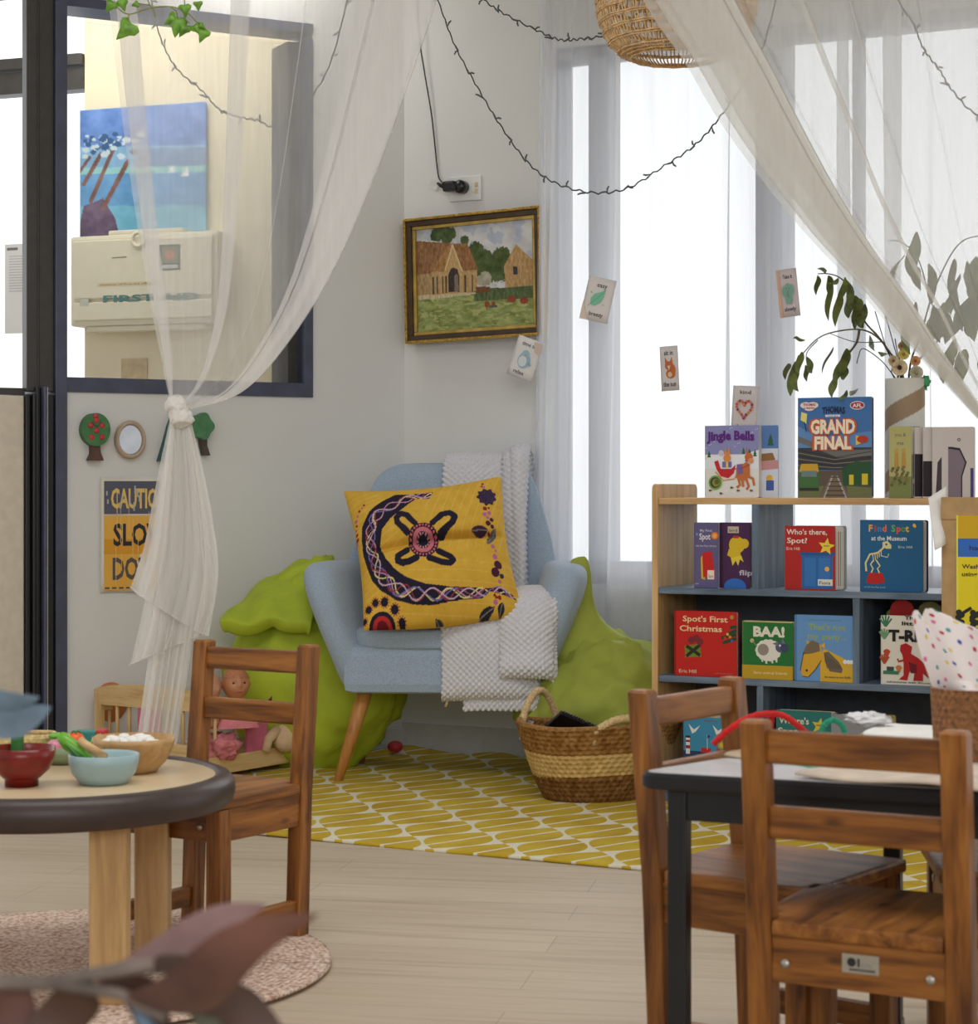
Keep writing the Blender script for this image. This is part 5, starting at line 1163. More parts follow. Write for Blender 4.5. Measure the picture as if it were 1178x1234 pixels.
b = MB(); b.ball((0, 0, 0.012), 0.022, 22, sc=(1.4, 0.8, 0.45), fn=lambda q: crumple(q, 0.5, 2.0, 2.0)); b.build('tissue_ball', M['tissue'], e)
# rattan pot with spotted cloth
p = on_t2(1172, 913); e = thing('rattan_pot', 'brown woven rattan pot at the right edge of the white table', 'basket', (p.x, p.y, TB_Z + 0.001)); sp_ = 2500 / p.y; POT = p
PR, PH = 46 / sp_, 84 / sp_
b = MB(); b.grid(lambda u, v: (PR * (0.90 + 0.10 * v) * math.cos(-2 * PI * u), PR * (0.90 + 0.10 * v) * math.sin(-2 * PI * u), PH * v), 240, 60, disp=lambda U, V: 0.0035 * np.abs(np.sin(PI * V * 11)) ** 0.6 * (0.5 + 0.5 * np.cos(2 * PI * (U * 34 + 0.5 * np.floor(V * 11)))), thick=0.006); b.build('pot_wall', simple('dark_rattan', (134, 88, 46), 0.6, vary=0.25, nscale=120), e)
b = MB(); b.lathe([(0.0, 0.003), (PR * 0.9, 0.003)], 32); b.build('pot_base', M['rattan'], e)
e = thing('spotted_cloth', 'white cloth with coloured dots draped out of the rattan pot', 'cloth', (POT.x, POT.y, TB_Z + PH))
dots = [((188, 40, 50), (60, 150, 150), (220, 200, 70), (60, 80, 170), (220, 110, 160))[i % 5] for i in range(90)]
dpos = [((i % 7 + 0.5 * (int(i / 7) % 2) + 0.4) / 7 + 0.03 * math.sin(i * 2.1), (int(i / 7) + 0.5) / 7 + 0.03 * math.sin(i * 3.7)) for i in range(49)]
def clothp(u, v):
    pts = [P(1100, 742, sp_), P(1110, 790, sp_), P(1124, 830, sp_), P(1142, 838, sp_)]; rt = [P(1120, 738, sp_), P(1180, 760, sp_), P(1220, 800, sp_), P(1230, 838, sp_)]
    i = min(int(v * 3), 2); t = v * 3 - i; l = pts[i].lerp(pts[i + 1], t); r = rt[i].lerp(rt[i + 1], t); q = l.lerp(r, u)
    return q + Vector((0, -0.035 * math.sin(PI * u * 1.1 + 0.3) * v - 0.012 * math.sin(u * 11 + v * 5) * v, 0.006 * math.sin(u * 9))) - Vector((POT.x, POT.y, TB_Z + PH)) + Vector((0, 0.01, 0))
def clothc(U, V):
    im = np.zeros(U.shape + (3,)); im[:] = (236, 226, 222)
    for (du, dv), c in zip(dpos, dots): put(im, ((U - du) * (0.6 + 0.8 * V)) ** 2 + ((V - dv) * 0.85) ** 2 < 0.019 ** 2, c)
    return lin(im)
b = MB(); b.grid(clothp, 120, 120, col=clothc, thick=0.003); b.build('cloth_sheet', M['cloth_print'], e)
# ================================================================ bookshelf
Z1, Z2, Z3, Z4 = 0.857, 0.607, 0.361, 0.112
BSW, BSD = 0.96, 0.30
bs_ = thing('bookshelf', 'blue and natural wood open bookshelf with three shelves of board books', 'bookshelf', SH.pt(0), SH.rot)
pn = MB(); pr = round_poly([(0, 0), (0, 0.896), (BSD, 0.896), (BSD, 0)], 0.02, 5)
for x in (0.0, BSW - 0.018):
    b = MB(); vs = [(x, y, z) for y, z in pr] + [(x + 0.018, y, z) for y, z in pr]; n = len(pr)
    b.add(vs, [tuple(range(n)), tuple(reversed(range(n, 2 * n)))] + [(i, i + n, (i + 1) % n + n, (i + 1) % n) for i in range(n)]); recalc(b.build('side_panel', M['pine_side']['z'], bs_))
def shelf_board(z, mat, th=0.018, x0=0.018, x1=BSW - 0.018, y0=0.004): b = MB(); lbox(b, I4, x0, x1, y0, BSD, z - th, z, 0.002); return b.build('shelf', mat, bs_)
o = shelf_board(Z1, M['pine_side']['x']); o['label'] = 'natural wood top shelf'
for z in (Z2, Z3, Z4): shelf_board(z, M['blue_shelf']['x'])
def divider(px, z0, z1):
    t = SH.t(px, 0.004); b = MB(); lbox(b, I4, t - 0.009, t + 0.009, 0.006, BSD, z0, z1 - 0.018); b.build('divider', M['blue_shelf']['z'], bs_); return t
divider(909, Z2, Z1); divider(1031, Z3, Z2); divider(915, Z4, Z3)
b = MB(); lbox(b, I4, 0.018, BSW - 0.018, BSD - 0.008, BSD, Z4, Z2 - 0.018); b.build('back_panel', M['dark_shelf'], bs_)
b = MB(); lbox(b, I4, 0.018, BSW - 0.018, 0.02, 0.036, 0.0, Z4 - 0.018); b.build('plinth', M['blue_shelf']['x'], bs_)

# ================================================================ board books
def rrect(w, h, r=0.006, left=False):
    q = [(0, 0), (w, 0), (w, h), (0, h)]; out = []
    for i, p in enumerate(q):
        if not left and i in (0, 3): out.append(p); continue
        c = (p[0] + (r if p[0] == 0 else -r), p[1] + (r if p[1] == 0 else -r)); a0 = (PI, 1.5 * PI, 0, 0.5 * PI)[i]
        for k in range(5): a = a0 + k * PI / 8; out.append((c[0] + r * math.cos(a), c[1] + r * math.sin(a)))
    return out
PAGE = simple('board_pages', (226, 222, 212), 0.6, vary=0.02)
def book(label, pxL, pxR, pyT, z, off, th, bg, art, group, spine=None, fan=0.0, nfan=0, yaw=0.0, back=None, pages=None, name='board_book'):
    tL, tR = SH.t(pxL, off), SH.t(pxR, off); w = tR - tL; zt = SH.z((pxL + pxR) / 2, pyT, off); h = zt - z
    e = thing(name, label, 'book', SH.pt(tL, off, z + 0.0006), SH.rot + yaw, group)
    b = MB(); b.prism(rrect(w, h), 0.0028, col=bg); A = Art(b, w, h, y0=0.0)
    art(A); b.build('front_cover', M['print'], e)
    b = MB(); b.prism(rrect(w, h), 0.0028, col=spine or bg, M4=Matrix.Translation((fan, th - 0.0028, 0)))
    if back:
        A = Art(b, w, h, x0=fan, y0=th - 0.0029); back(A)
    b.build('back_cover', M['print'], e)
    b = MB(); lbox(b, I4, 0.0, 0.003, 0.0, th, 0.0, h, 0.001); b.v = b.v; o = b.build('spine', simple('spine', spine or bg, 0.5), e)
    if nfan:
        for i in range(nfan):
            t = (i + 1) / (nfan + 1); b = MB(); b.prism(rrect(w - 0.004, h - 0.003), 0.0016, col=(232, 228, 220), M4=Matrix.Translation((0.001 + fan * t, th * t, 0.001)))
            A = Art(b, w - 0.004, h - 0.003, x0=0.001 + fan * t, z0=0.001, y0=th * t - 0.0002)
            if pages: pages(A, i)
            b.build('page', M['print'], e)
    else:
        b = MB(); lbox(b, I4, 0.003, w - 0.003, 0.003, th - 0.003, 0.0015, h - 0.002); b.build('page_block', PAGE, e)
    return e, w, h
G1, G2, G3, G4 = 'board books on top of the bookshelf', 'board books on the first shelf', 'board books on the second shelf', 'board books on the bottom shelf'
W_ = (240, 238, 232)
def tree_(A, u, v, s, c=(50, 104, 80)): A.poly([(u - s, v), (u + s, v), (u, v + s * 2.2)], c); A.poly([(u - s * .8, v + s), (u + s * .8, v + s), (u, v + s * 2.8)], c)
def a_jingle(A):
    A.rect(0, 0.60, 1, 1, (140, 142, 190)); A.poly([(0, 0.52), (0.3, 0.62), (0.6, 0.58), (1, 0.66), (1, 0.4), (0, 0.4)], (232, 234, 240))
    for u, v in ((0.08, 0.56), (0.72, 0.6), (0.83, 0.58), (0.93, 0.57), (0.78, 0.5)): tree_(A, u, v, 0.035)
    for i in range(22): A.disc((i * 0.618) % 1, 0.68 + (i * 0.37) % 0.3, 0.008, (226, 228, 240))
    A.text('Jingle Bells', 0.48, 0.79, 0.125, (96, 40, 128), ww=0.88, bold=0.045, arc=0.015)
    A.poly([(0.18, 0.50), (0.25, 0.52), (0.3, 0.40), (0.5, 0.40), (0.58, 0.46), (0.54, 0.34), (0.44, 0.27), (0.3, 0.30), (0.22, 0.40)], (196, 40, 44)); A.line([(0.2, 0.36), (0.35, 0.24), (0.55, 0.26), (0.6, 0.32)], 0.02, (210, 150, 70))
    A.disc(0.42, 0.55, 0.07, (222, 140, 72)); A.poly([(0.36, 0.6), (0.39, 0.7), (0.43, 0.6)], (222, 140, 72)); A.poly([(0.42, 0.6), (0.46, 0.7), (0.48, 0.6)], (222, 140, 72)); A.disc(0.31, 0.62, 0.05, (206, 196, 210)); A.rect(0.33, 0.42, 0.5, 0.5, (120, 110, 170)); A.rect(0.4, 0.42, 0.44, 0.5, (226, 200, 90))
    HB = (196, 112, 60); A.poly([(0.58, 0.28), (0.6, 0.46), (0.72, 0.47), (0.78, 0.5), (0.84, 0.46), (0.84, 0.3), (0.76, 0.24), (0.64, 0.24)], HB); A.disc(0.82, 0.56, 0.075, HB); A.poly([(0.77, 0.6), (0.78, 0.7), (0.82, 0.62)], HB)
    A.disc(0.86, 0.51, 0.05, (222, 150, 110))
    for l in ([(0.62, 0.28), (0.66, 0.18), (0.6, 0.14)], [(0.7, 0.26), (0.72, 0.15)], [(0.8, 0.3), (0.9, 0.26), (0.92, 0.17)], [(0.76, 0.28), (0.82, 0.16), (0.78, 0.11)]): A.line(l, 0.045, HB)
    A.poly([(0.6, 0.46), (0.7, 0.46), (0.72, 0.34), (0.62, 0.32)], (120, 100, 160)); A.line([(0.52, 0.4), (0.68, 0.4), (0.84, 0.46)], 0.012, (160, 50, 60))
    A.disc(0.2, 0.21, 0.125, (110, 168, 62)); A.disc(0.2, 0.21, 0.095, (70, 62, 56)); A.disc(0.215, 0.21, 0.07, (150, 140, 60)); A.disc(0.23, 0.22, 0.045, (86, 96, 50))
    for u, v in ((0.1, 0.1), (0.3, 0.06), (0.5, 0.14), (0.62, 0.1), (0.86, 0.1)): A.disc(u, v, 0.02, (60, 104, 56)); A.disc(u + 0.03, v, 0.012, (190, 50, 40))
def a_jback(A):
    A.rect(0, 0.0, 1, 1, (96, 130, 190)); A.rect(0, 0, 1, 0.68, (216, 222, 236)); tree_(A, 0.86, 0.72, 0.06); A.poly([(0.6, 0.6), (0.9, 0.62), (0.95, 0.52), (0.6, 0.5)], (150, 110, 70)); A.poly([(0.6, 0.5), (1, 0.52), (1, 0.4), (0.7, 0.38)], (206, 150, 150)); A.disc(0.84, 0.27, 0.06, (226, 180, 60)); A.rect(0.78, 0.1, 0.92, 0.24, (70, 96, 170))
book('board book lettered Jingle Bells with a red sleigh, on top of the bookshelf', 849, 914, 513, Z1, 0.03, 0.034, (228, 226, 220), a_jingle, G1, spine=(110, 130, 180), fan=0.045, nfan=0, back=a_jback)
def a_final(A):
    A.rect(0, 0.55, 1, 1, (68, 116, 176)); A.poly([(0, 0.5), (0, 0.72), (0.3, 0.6), (1, 0.66), (1, 0.5)], (96, 140, 190)); A.rect(0, 0.28, 1, 0.5, (62, 64, 68)); A.poly([(0, 0.62), (0, 0.56), (0.55, 0.4), (1, 0.42), (1, 0.48), (0.5, 0.47)], (112, 110, 108))
    for i in range(7): A.line([(0, 0.48 - i * 0.03), (0.5, 0.40 - i * 0.02), (1, 0.46 - i * 0.03)], 0.008, (150, 130, 110) if i % 2 else (44, 46, 52))
    A.rect(0, 0, 1, 0.27, (96, 84, 70)); A.poly([(0, 0.0), (0, 0.1), (0.36, 0.12), (0.3, 0.0)], (112, 116, 76)); A.poly([(0.7, 0.0), (0.66, 0.12), (1, 0.1), (1, 0)], (112, 116, 76))
    A.poly([(0.3, 0), (0.45, 0.22), (0.55, 0.22), (0.72, 0)], (120, 104, 86)); A.line([(0.36, 0), (0.475, 0.22)], 0.018, (176, 178, 180)); A.line([(0.66, 0), (0.535, 0.22)], 0.018, (176, 178, 180))
    for i in range(5): A.rect(0.38 + i * 0.018, 0.02 + i * 0.045, 0.64 - i * 0.02, 0.032 + i * 0.045, (82, 66, 54))
    A.rect(0.02, 0.10, 0.29, 0.33, (70, 110, 60)); A.poly([(0.02, 0.26), (0.29, 0.26), (0.27, 0.34), (0.05, 0.34)], (206, 160, 50)); A.rect(0.05, 0.21, 0.26, 0.27, (110, 130, 130)); A.rect(0.02, 0.07, 0.29, 0.10, (50, 52, 48))
    A.poly([(0.62, 0.12), (0.6, 0.30), (0.78, 0.36), (1, 0.36), (1, 0.12)], (44, 84, 52)); A.rect(0.7, 0.13, 0.76, 0.23, (216, 190, 50)); A.rect(0.87, 0.13, 0.95, 0.24, (216, 190, 50))
    A.poly([(0.04, 0.78), (0.05, 0.86), (0.13, 0.84), (0.12, 0.74)], (236, 222, 120)); A.line([(0.09, 0.76), (0.12, 0.66)], 0.012, (40, 46, 60))
    for (u, v) in ((0.16, 0.92), (0.11, 0.925), (0.21, 0.925), (0.16, 0.90)): A.disc(u, v, 0.075, (232, 226, 220), rv=0.032)
    A.text('THOMAS', 0.16, 0.918, 0.026, (190, 46, 40), ww=0.17, bold=0.04); A.text('& FRIENDS', 0.16, 0.888, 0.018, (190, 46, 40), ww=0.14, bold=0.04)
    A.disc(0.81, 0.915, 0.10, (228, 228, 232), rv=0.042); A.disc(0.81, 0.915, 0.09, (176, 40, 46), rv=0.034); A.text('AFL', 0.81, 0.897, 0.036, (238, 238, 240), ww=0.13, bold=0.03)
    A.text('THOMAS', 0.49, 0.835, 0.065, (34, 46, 84), ww=0.31, bold=0.04, arc=0.012); A.rect(0.38, 0.805, 0.58, 0.827, (228, 232, 238)); A.text('and the', 0.48, 0.809, 0.014, (34, 46, 84), ww=0.14)
    for b_, c in ((0.105, (206, 92, 36)), (0.045, (244, 232, 206))):
        A.text('GRAND', 0.48, 0.645, 0.135, c, ww=0.60 + (0.06 if b_ > 0.08 else 0), bold=b_); A.text('FINAL', 0.48, 0.488, 0.125, c, ww=0.50 + (0.06 if b_ > 0.08 else 0), bold=b_)
    A.poly([(0.79, 0.52), (0.79, 0.62), (0.88, 0.6), (0.86, 0.54)], (226, 196, 80)); A.disc(0.88, 0.58, 0.075, (190, 60, 36), rv=0.036)
book('tall blue board book lettered Grand Final, middle of the bookshelf top', 961, 1050, 479, Z1, 0.03, 0.018, (72, 108, 160), a_final, G1, spine=(48, 70, 130))
def a_field(A):
    A.rect(0, 0.0, 1, 1, (186, 182, 118)); A.rect(0, 0, 1, 0.3, (128, 138, 78)); A.text('you &', 0.5, 0.86, 0.05, (110, 112, 90), ww=0.5); A.text('me', 0.5, 0.74, 0.06, (120, 110, 80), ww=0.3)
    for u in (0.3, 0.62): A.poly([(u - 0.08, 0.4), (u - 0.05, 0.66), (u + 0.1, 0.7), (u + 0.14, 0.42)], (190, 150, 70)); A.disc(u + 0.02, 0.66, 0.1, (196, 160, 84))
    for i in range(26): A.disc(0.12 + (i * 0.618) % 0.76, 0.18 + (i * 0.37) % 0.26, 0.07, ((96, 96, 60), (140, 110, 70), (110, 124, 72))[i % 3])
def p_fan(A, i):
    if i % 2 == 0: A.poly([(0.75, 0.0), (0.78, 0.5), (0.9, 0.66), (0.99, 0.6), (0.99, 0.0)], (64, 54, 66))
    else: A.poly([(0.8, 0.2), (0.86, 0.55), (0.98, 0.7), (0.99, 0.3)], (110, 96, 110))
    A.rect(0.9, 0.02, 0.985, 0.2, ((60, 70, 130), (96, 70, 84), (70, 60, 70))[i % 3])
def a_lastpage(A):
    A.poly([(0.30, 0.72), (0.55, 0.7), (0.75, 0.5), (0.62, 0.30), (0.62, 0.0), (0.2, 0.0), (0.2, 0.72)], (46, 40, 50)); A.poly([(0.26, 0.69), (0.53, 0.67), (0.70, 0.5), (0.58, 0.30), (0.58, 0.0), (0.2, 0.0), (0.2, 0.69)], (136, 122, 134)); A.disc(0.52, 0.82, 0.05, (60, 56, 60)); A.disc(0.52, 0.82, 0.03, (190, 186, 180)); A.rect(0.86, 0.0, 0.95, 0.42, (66, 74, 140))
tO = SH.t(1071, 0.05)
e, w, h = book('yellowish board book standing with its pages fanned open, right end of bookshelf top', 1071, 1098, 514, Z1, 0.05, 0.05, (190, 184, 120), a_field, G1, spine=(60, 44, 50), fan=0.012, nfan=3, pages=p_fan)
for i, dx in enumerate((0.010, 0.030, 0.052, 0.074)):
    b = MB(); pw_ = 0.088; M_ = Matrix.Translation((w - 0.005 + dx, 0.012 + 0.010 * i, 0)) @ Matrix.Rotation(0.9 - 0.24 * i, 4, 'Z')
    b.prism(rrect(pw_, h - 0.002), 0.0022, col=(216, 208, 204), M4=M_); A = Art(b, pw_, h - 0.002, M4=M_)
    if i == 3: a_lastpage(A)
    elif i < 2: A.rect(0.0, 0.02, 0.95, 0.62 - 0.1 * i, (50, 42, 48)); A.rect(0.3, 0.5, 0.6, 0.9, (206, 196, 190))
    else: A.poly([(0.1, 0.0), (0.16, 0.5), (0.4, 0.66), (0.9, 0.6), (0.95, 0.0)], (70, 58, 66)); A.poly([(0.3, 0.1), (0.35, 0.5), (0.8, 0.5), (0.85, 0.1)], (150, 136, 146))
    b.build('page', M['print'], e)
# --- first shelf
def a_mini(A):
    A.text('My First', 0.5, 0.86, 0.04, (206, 200, 220), ww=0.5); A.text('Spot', 0.45, 0.74, 0.10, (226, 222, 232), ww=0.46, bold=0.02); A.text('Lift the Flap Library', 0.5, 0.63, 0.028, (200, 196, 214), ww=0.86)
    A.disc(0.86, 0.80, 0.15, (226, 122, 46)); A.disc(0.86, 0.80, 0.09, (240, 170, 90)); A.star(0.12, 0.82, 0.07, (110, 170, 210))
    A.poly([(0.3, 0.14), (0.28, 0.46), (0.42, 0.54), (0.46, 0.12)], (214, 176, 60)); A.poly([(0.38, 0.16), (0.34, 0.54), (0.74, 0.56), (0.88, 0.18)], (200, 36, 34)); A.rect(0.56, 0.13, 0.84, 0.27, (236, 222, 206)); A.text('Spot', 0.7, 0.16, 0.045, (150, 50, 40), ww=0.2); A.rect(0.05, 0.05, 0.2, 0.07, (150, 150, 170))
book('narrow lilac board book with red box picture, leftmost on the first shelf', 836, 865, 630, Z2, 0.02, 0.02, (100, 92, 134), a_mini, G2)
def a_flip(A):
    A.rect(0.0, 0, 0.1, 1, (58, 34, 60)); A.text('flip', 0.85, 0.20, 0.08, (196, 186, 200), ww=0.44, bold=0.02); A.rect(0.26, 0.84, 0.62, 0.94, (196, 186, 166)); A.text('bird', 0.44, 0.86, 0.045, (70, 50, 60), ww=0.26)
    Y_ = (220, 186, 40); A.disc(0.56, 0.66, 0.26, Y_); A.disc(0.50, 0.52, 0.18, Y_); A.disc(0.80, 0.68, 0.15, Y_); A.poly([(0.24, 0.5), (0.3, 0.6), (0.5, 0.56), (0.4, 0.46)], Y_)
    A.poly([(0.36, 0.46), (0.42, 0.34), (0.52, 0.42), (0.6, 0.34), (0.66, 0.44), (0.78, 0.40), (0.7, 0.5)], (232, 206, 60)); A.rect(0.44, 0.76, 0.62, 0.80, (196, 40, 44)); A.disc(0.5, 0.02, 0.36, (52, 110, 190), rv=0.13)
book('dark purple board book with a yellow bird shape beside the lilac book', 867, 904, 630, Z2, 0.035, 0.022, (76, 40, 80), a_flip, G2)
def a_who(A):
    A.text("Who's there,", 0.44, 0.865, 0.085, (236, 224, 214), ww=0.80, bold=0.015); A.text('Spot?', 0.25, 0.73, 0.085, (236, 224, 214), ww=0.40, bold=0.015); A.text('Eric Hill', 0.17, 0.62, 0.05, (236, 196, 186), ww=0.26)
    A.rect(0.34, 0.02, 0.95, 0.56, (48, 104, 168)); A.rect(0.30, 0.54, 0.99, 0.59, (40, 88, 150)); A.rect(0.40, 0.06, 0.62, 0.5, (58, 118, 184)); A.rect(0.68, 0.06, 0.90, 0.5, (58, 118, 184)); A.disc(0.84, 0.33, 0.045, (236, 178, 60)); A.star(0.83, 0.68, 0.17, (238, 210, 70), rot=0.15)
    A.line([(0.77, 0.69), (0.89, 0.69)], 0.02, (150, 130, 50)); A.rect(0.66, 0.07, 0.95, 0.17, (226, 222, 206)); A.text('Fiona', 0.8, 0.09, 0.055, (70, 66, 60), ww=0.22, bold=0.01)
def p_plain(A, i): A.rect(0.93, 0.06, 0.985, 0.92, ((150, 176, 130), (220, 214, 204), (200, 120, 110))[i % 3])
book('red board book with yellow star and blue door, centre of the first shelf', 945, 1006, 634, Z2, 0.03, 0.045, (180, 40, 34), a_who, G2, spine=(150, 150, 150), fan=0.018, nfan=5, pages=p_plain)
def a_museum(A):
    for s_, u, c in (('F', 0.17, (236, 176, 60)), ('i', 0.245, (200, 60, 50)), ('n', 0.31, (80, 130, 190)), ('d', 0.39, (230, 110, 60)), ('S', 0.53, (110, 170, 80)), ('p', 0.615, (226, 90, 50)), ('o', 0.69, (90, 150, 90)), ('t', 0.75, (226, 180, 60))): A.text(s_, u, 0.84, 0.095, c, bold=0.03)
    A.text('at the Museum', 0.46, 0.715, 0.065, (226, 230, 226), ww=0.56, bold=0.015); A.text('Eric Hill', 0.72, 0.61, 0.035, (190, 206, 196), ww=0.22); A.disc(0.86, 0.93, 0.025, (236, 190, 60)); A.disc(0.87, 0.915, 0.022, (236, 190, 60))
    BN = (222, 210, 150); A.poly([(0.10, 0.12), (0.14, 0.26), (0.36, 0.26), (0.40, 0.13), (0.25, 0.10)], (190, 36, 32))
    A.line([(0.1, 0.28), (0.09, 0.4), (0.16, 0.52), (0.28, 0.54), (0.36, 0.6), (0.40, 0.66)], 0.028, BN); A.poly([(0.36, 0.62), (0.36, 0.69), (0.44, 0.71), (0.5, 0.65), (0.5, 0.6), (0.42, 0.6)], BN); A.disc(0.42, 0.66, 0.018, (60, 100, 140))
    for i in range(5): A.line([(0.2 + i * 0.035, 0.53 + i * 0.012), (0.22 + i * 0.03, 0.42 + i * 0.02)], 0.013, BN)
    A.line([(0.22, 0.44), (0.17, 0.38), (0.21, 0.32), (0.18, 0.26)], 0.022, BN); A.line([(0.26, 0.44), (0.32, 0.36), (0.28, 0.32), (0.31, 0.26)], 0.022, BN); A.line([(0.34, 0.5), (0.44, 0.48), (0.46, 0.53)], 0.014, BN)
    A.text('A Lift-the-Flap book', 0.24, 0.05, 0.025, (150, 180, 190), ww=0.34)
book('blue board book with a dinosaur skeleton on a red stand, right on the first shelf', 1036, 1112, 627, Z2, 0.03, 0.03, (34, 96, 140), a_museum, G2, spine=(30, 40, 80), fan=0.006, nfan=4)
# --- second shelf
def a_xmas(A):
    A.rect(0, 0, 0.03, 1, (150, 24, 20)); A.text("Spot's First", 0.50, 0.84, 0.09, (232, 206, 160), ww=0.72, bold=0.02); A.text('Christmas', 0.43, 0.69, 0.09, (232, 206, 160), ww=0.68, bold=0.02); A.text('Eric Hill', 0.22, 0.045, 0.055, (226, 190, 160), ww=0.28)
    A.poly([(0.18, 0.28), (0.17, 0.46), (0.42, 0.50), (0.44, 0.30)], (110, 130, 40)); A.line([(0.2, 0.3), (0.42, 0.48)], 0.05, (40, 44, 30)); A.line([(0.2, 0.46), (0.42, 0.32)], 0.05, (40, 44, 30))
    for x_, y_ in ((0.28, 0.55), (0.36, 0.58), (0.42, 0.53)): A.disc(x_, y_, 0.055, (126, 40, 52))
    for l in ([(1.0, 0.72), (0.85, 0.66)], [(1.0, 0.66), (0.76, 0.6)], [(1.0, 0.6), (0.78, 0.52)], [(1.0, 0.78), (0.9, 0.76)]): A.line(l, 0.05, (44, 70, 44))
    for u, v, c in ((0.82, 0.6, (200, 60, 50)), (0.86, 0.66, (226, 180, 60)), (0.93, 0.56, (70, 100, 170)), (0.9, 0.62, (226, 130, 60))): A.disc(u, v, 0.022, c)
    A.disc(0.93, 0.92, 0.03, (176, 150, 60)); A.text('a lift the flap book', 0.8, 0.045, 0.02, (190, 120, 100), ww=0.28)
book('red board book with a gift box and fir branch, leftmost on the second shelf', 812, 887, 737, Z3, 0.02, 0.022, (196, 36, 28), a_xmas, G3, spine=(150, 24, 20))
def a_baa(A):
    A.rect(0, 0, 1, 0.24, (190, 154, 40)); A.text('BAA!', 0.53, 0.74, 0.17, (228, 222, 206), ww=0.62, bold=0.05); A.text('farm animal friends', 0.56, 0.09, 0.05, (226, 206, 150), ww=0.66, bold=0.01)
    for l in ((0.4, 0.36), (0.48, 0.33), (0.6, 0.34), (0.68, 0.36)): A.line([(l[0], l[1] + 0.08), l, (l[0], l[1] - 0.06)], 0.035, (222, 216, 206))
    for i in range(14): a = i * 2 * PI / 14; A.disc(0.52 + 0.19 * math.cos(a), 0.5 + 0.13 * math.sin(a), 0.07, (226, 222, 212))
    A.disc(0.52, 0.5, 0.2, (226, 222, 212)); A.disc(0.42, 0.51, 0.11, (150, 140, 130)); A.disc(0.76, 0.56, 0.10, (84, 92, 116)); A.disc(0.84, 0.55, 0.08, (62, 70, 100)); A.poly([(0.6, 0.62), (0.72, 0.66), (0.7, 0.58)], (110, 116, 140)); A.poly([(0.78, 0.64), (0.8, 0.72), (0.86, 0.62)], (110, 116, 140)); A.disc(0.75, 0.59, 0.02, (230, 230, 226))
    A.disc(0.2, 0.66, 0.04, (200, 180, 130)); A.line([(0.2, 0.66), (0.3, 0.56)], 0.02, (120, 150, 100)); A.line([(0.03, 0.99), (0.99, 0.99)], 0.02, (200, 190, 130))
book('green board book lettered BAA! with a woolly sheep on the second shelf', 894, 955, 749, Z3, 0.012, 0.02, (38, 112, 52), a_baa, G3, spine=(200, 190, 130))
def a_pony(A):
    A.rect(0, 0, 0.04, 1, (80, 130, 180)); A.text('usborne touchy-feely books', 0.52, 0.92, 0.025, (90, 120, 150), ww=0.55); A.text("That's not", 0.55, 0.78, 0.095, (150, 170, 96), ww=0.64, bold=0.02); A.text('my pony...', 0.56, 0.64, 0.095, (150, 170, 96), ww=0.66, bold=0.02)
    A.poly([(0.44, 0.0), (0.44, 0.3), (0.5, 0.5), (0.7, 0.42), (0.98, 0.3), (1.0, 0.0)], (214, 170, 52)); A.poly([(0.10, 0.16), (0.16, 0.44), (0.24, 0.56), (0.44, 0.56), (0.5, 0.36), (0.36, 0.18), (0.24, 0.06), (0.14, 0.07)], (214, 164, 48))
    A.poly([(0.22, 0.54), (0.2, 0.62), (0.28, 0.58)], (214, 164, 48)); A.poly([(0.44, 0.54), (0.52, 0.60), (0.52, 0.5)], (214, 164, 48))
    A.poly([(0.14, 0.40), (0.2, 0.54), (0.3, 0.62), (0.42, 0.58), (0.44, 0.46), (0.3, 0.42)], (120, 104, 84)); A.poly([(0.5, 0.44), (0.58, 0.46), (0.76, 0.30), (0.82, 0.2), (0.8, 0.14), (0.6, 0.16), (0.52, 0.3)], (112, 98, 84))
    for i in range(9): A.line([(0.52 + i * 0.03, 0.42 - i * 0.02), (0.56 + i * 0.028, 0.2)], 0.01, (84, 74, 64))
    A.line([(0.10, 0.15), (0.16, 0.44)], 0.012, (60, 44, 30)); A.line([(0.14, 0.07), (0.24, 0.06), (0.36, 0.18), (0.46, 0.32)], 0.012, (60, 44, 30)); A.disc(0.21, 0.16, 0.02, (70, 50, 36)); A.text('Its mane is too fluffy', 0.74, 0.06, 0.035, (80, 70, 50), ww=0.44)
    for u in (0.86, 0.92, 0.97): A.disc(u, 0.31, 0.035, (226, 230, 236))
book('light blue board book with a yellow pony head on the second shelf', 957, 1028, 742, Z3, 0.016, 0.022, (104, 150, 200), a_pony, G3, spine=(80, 130, 180))
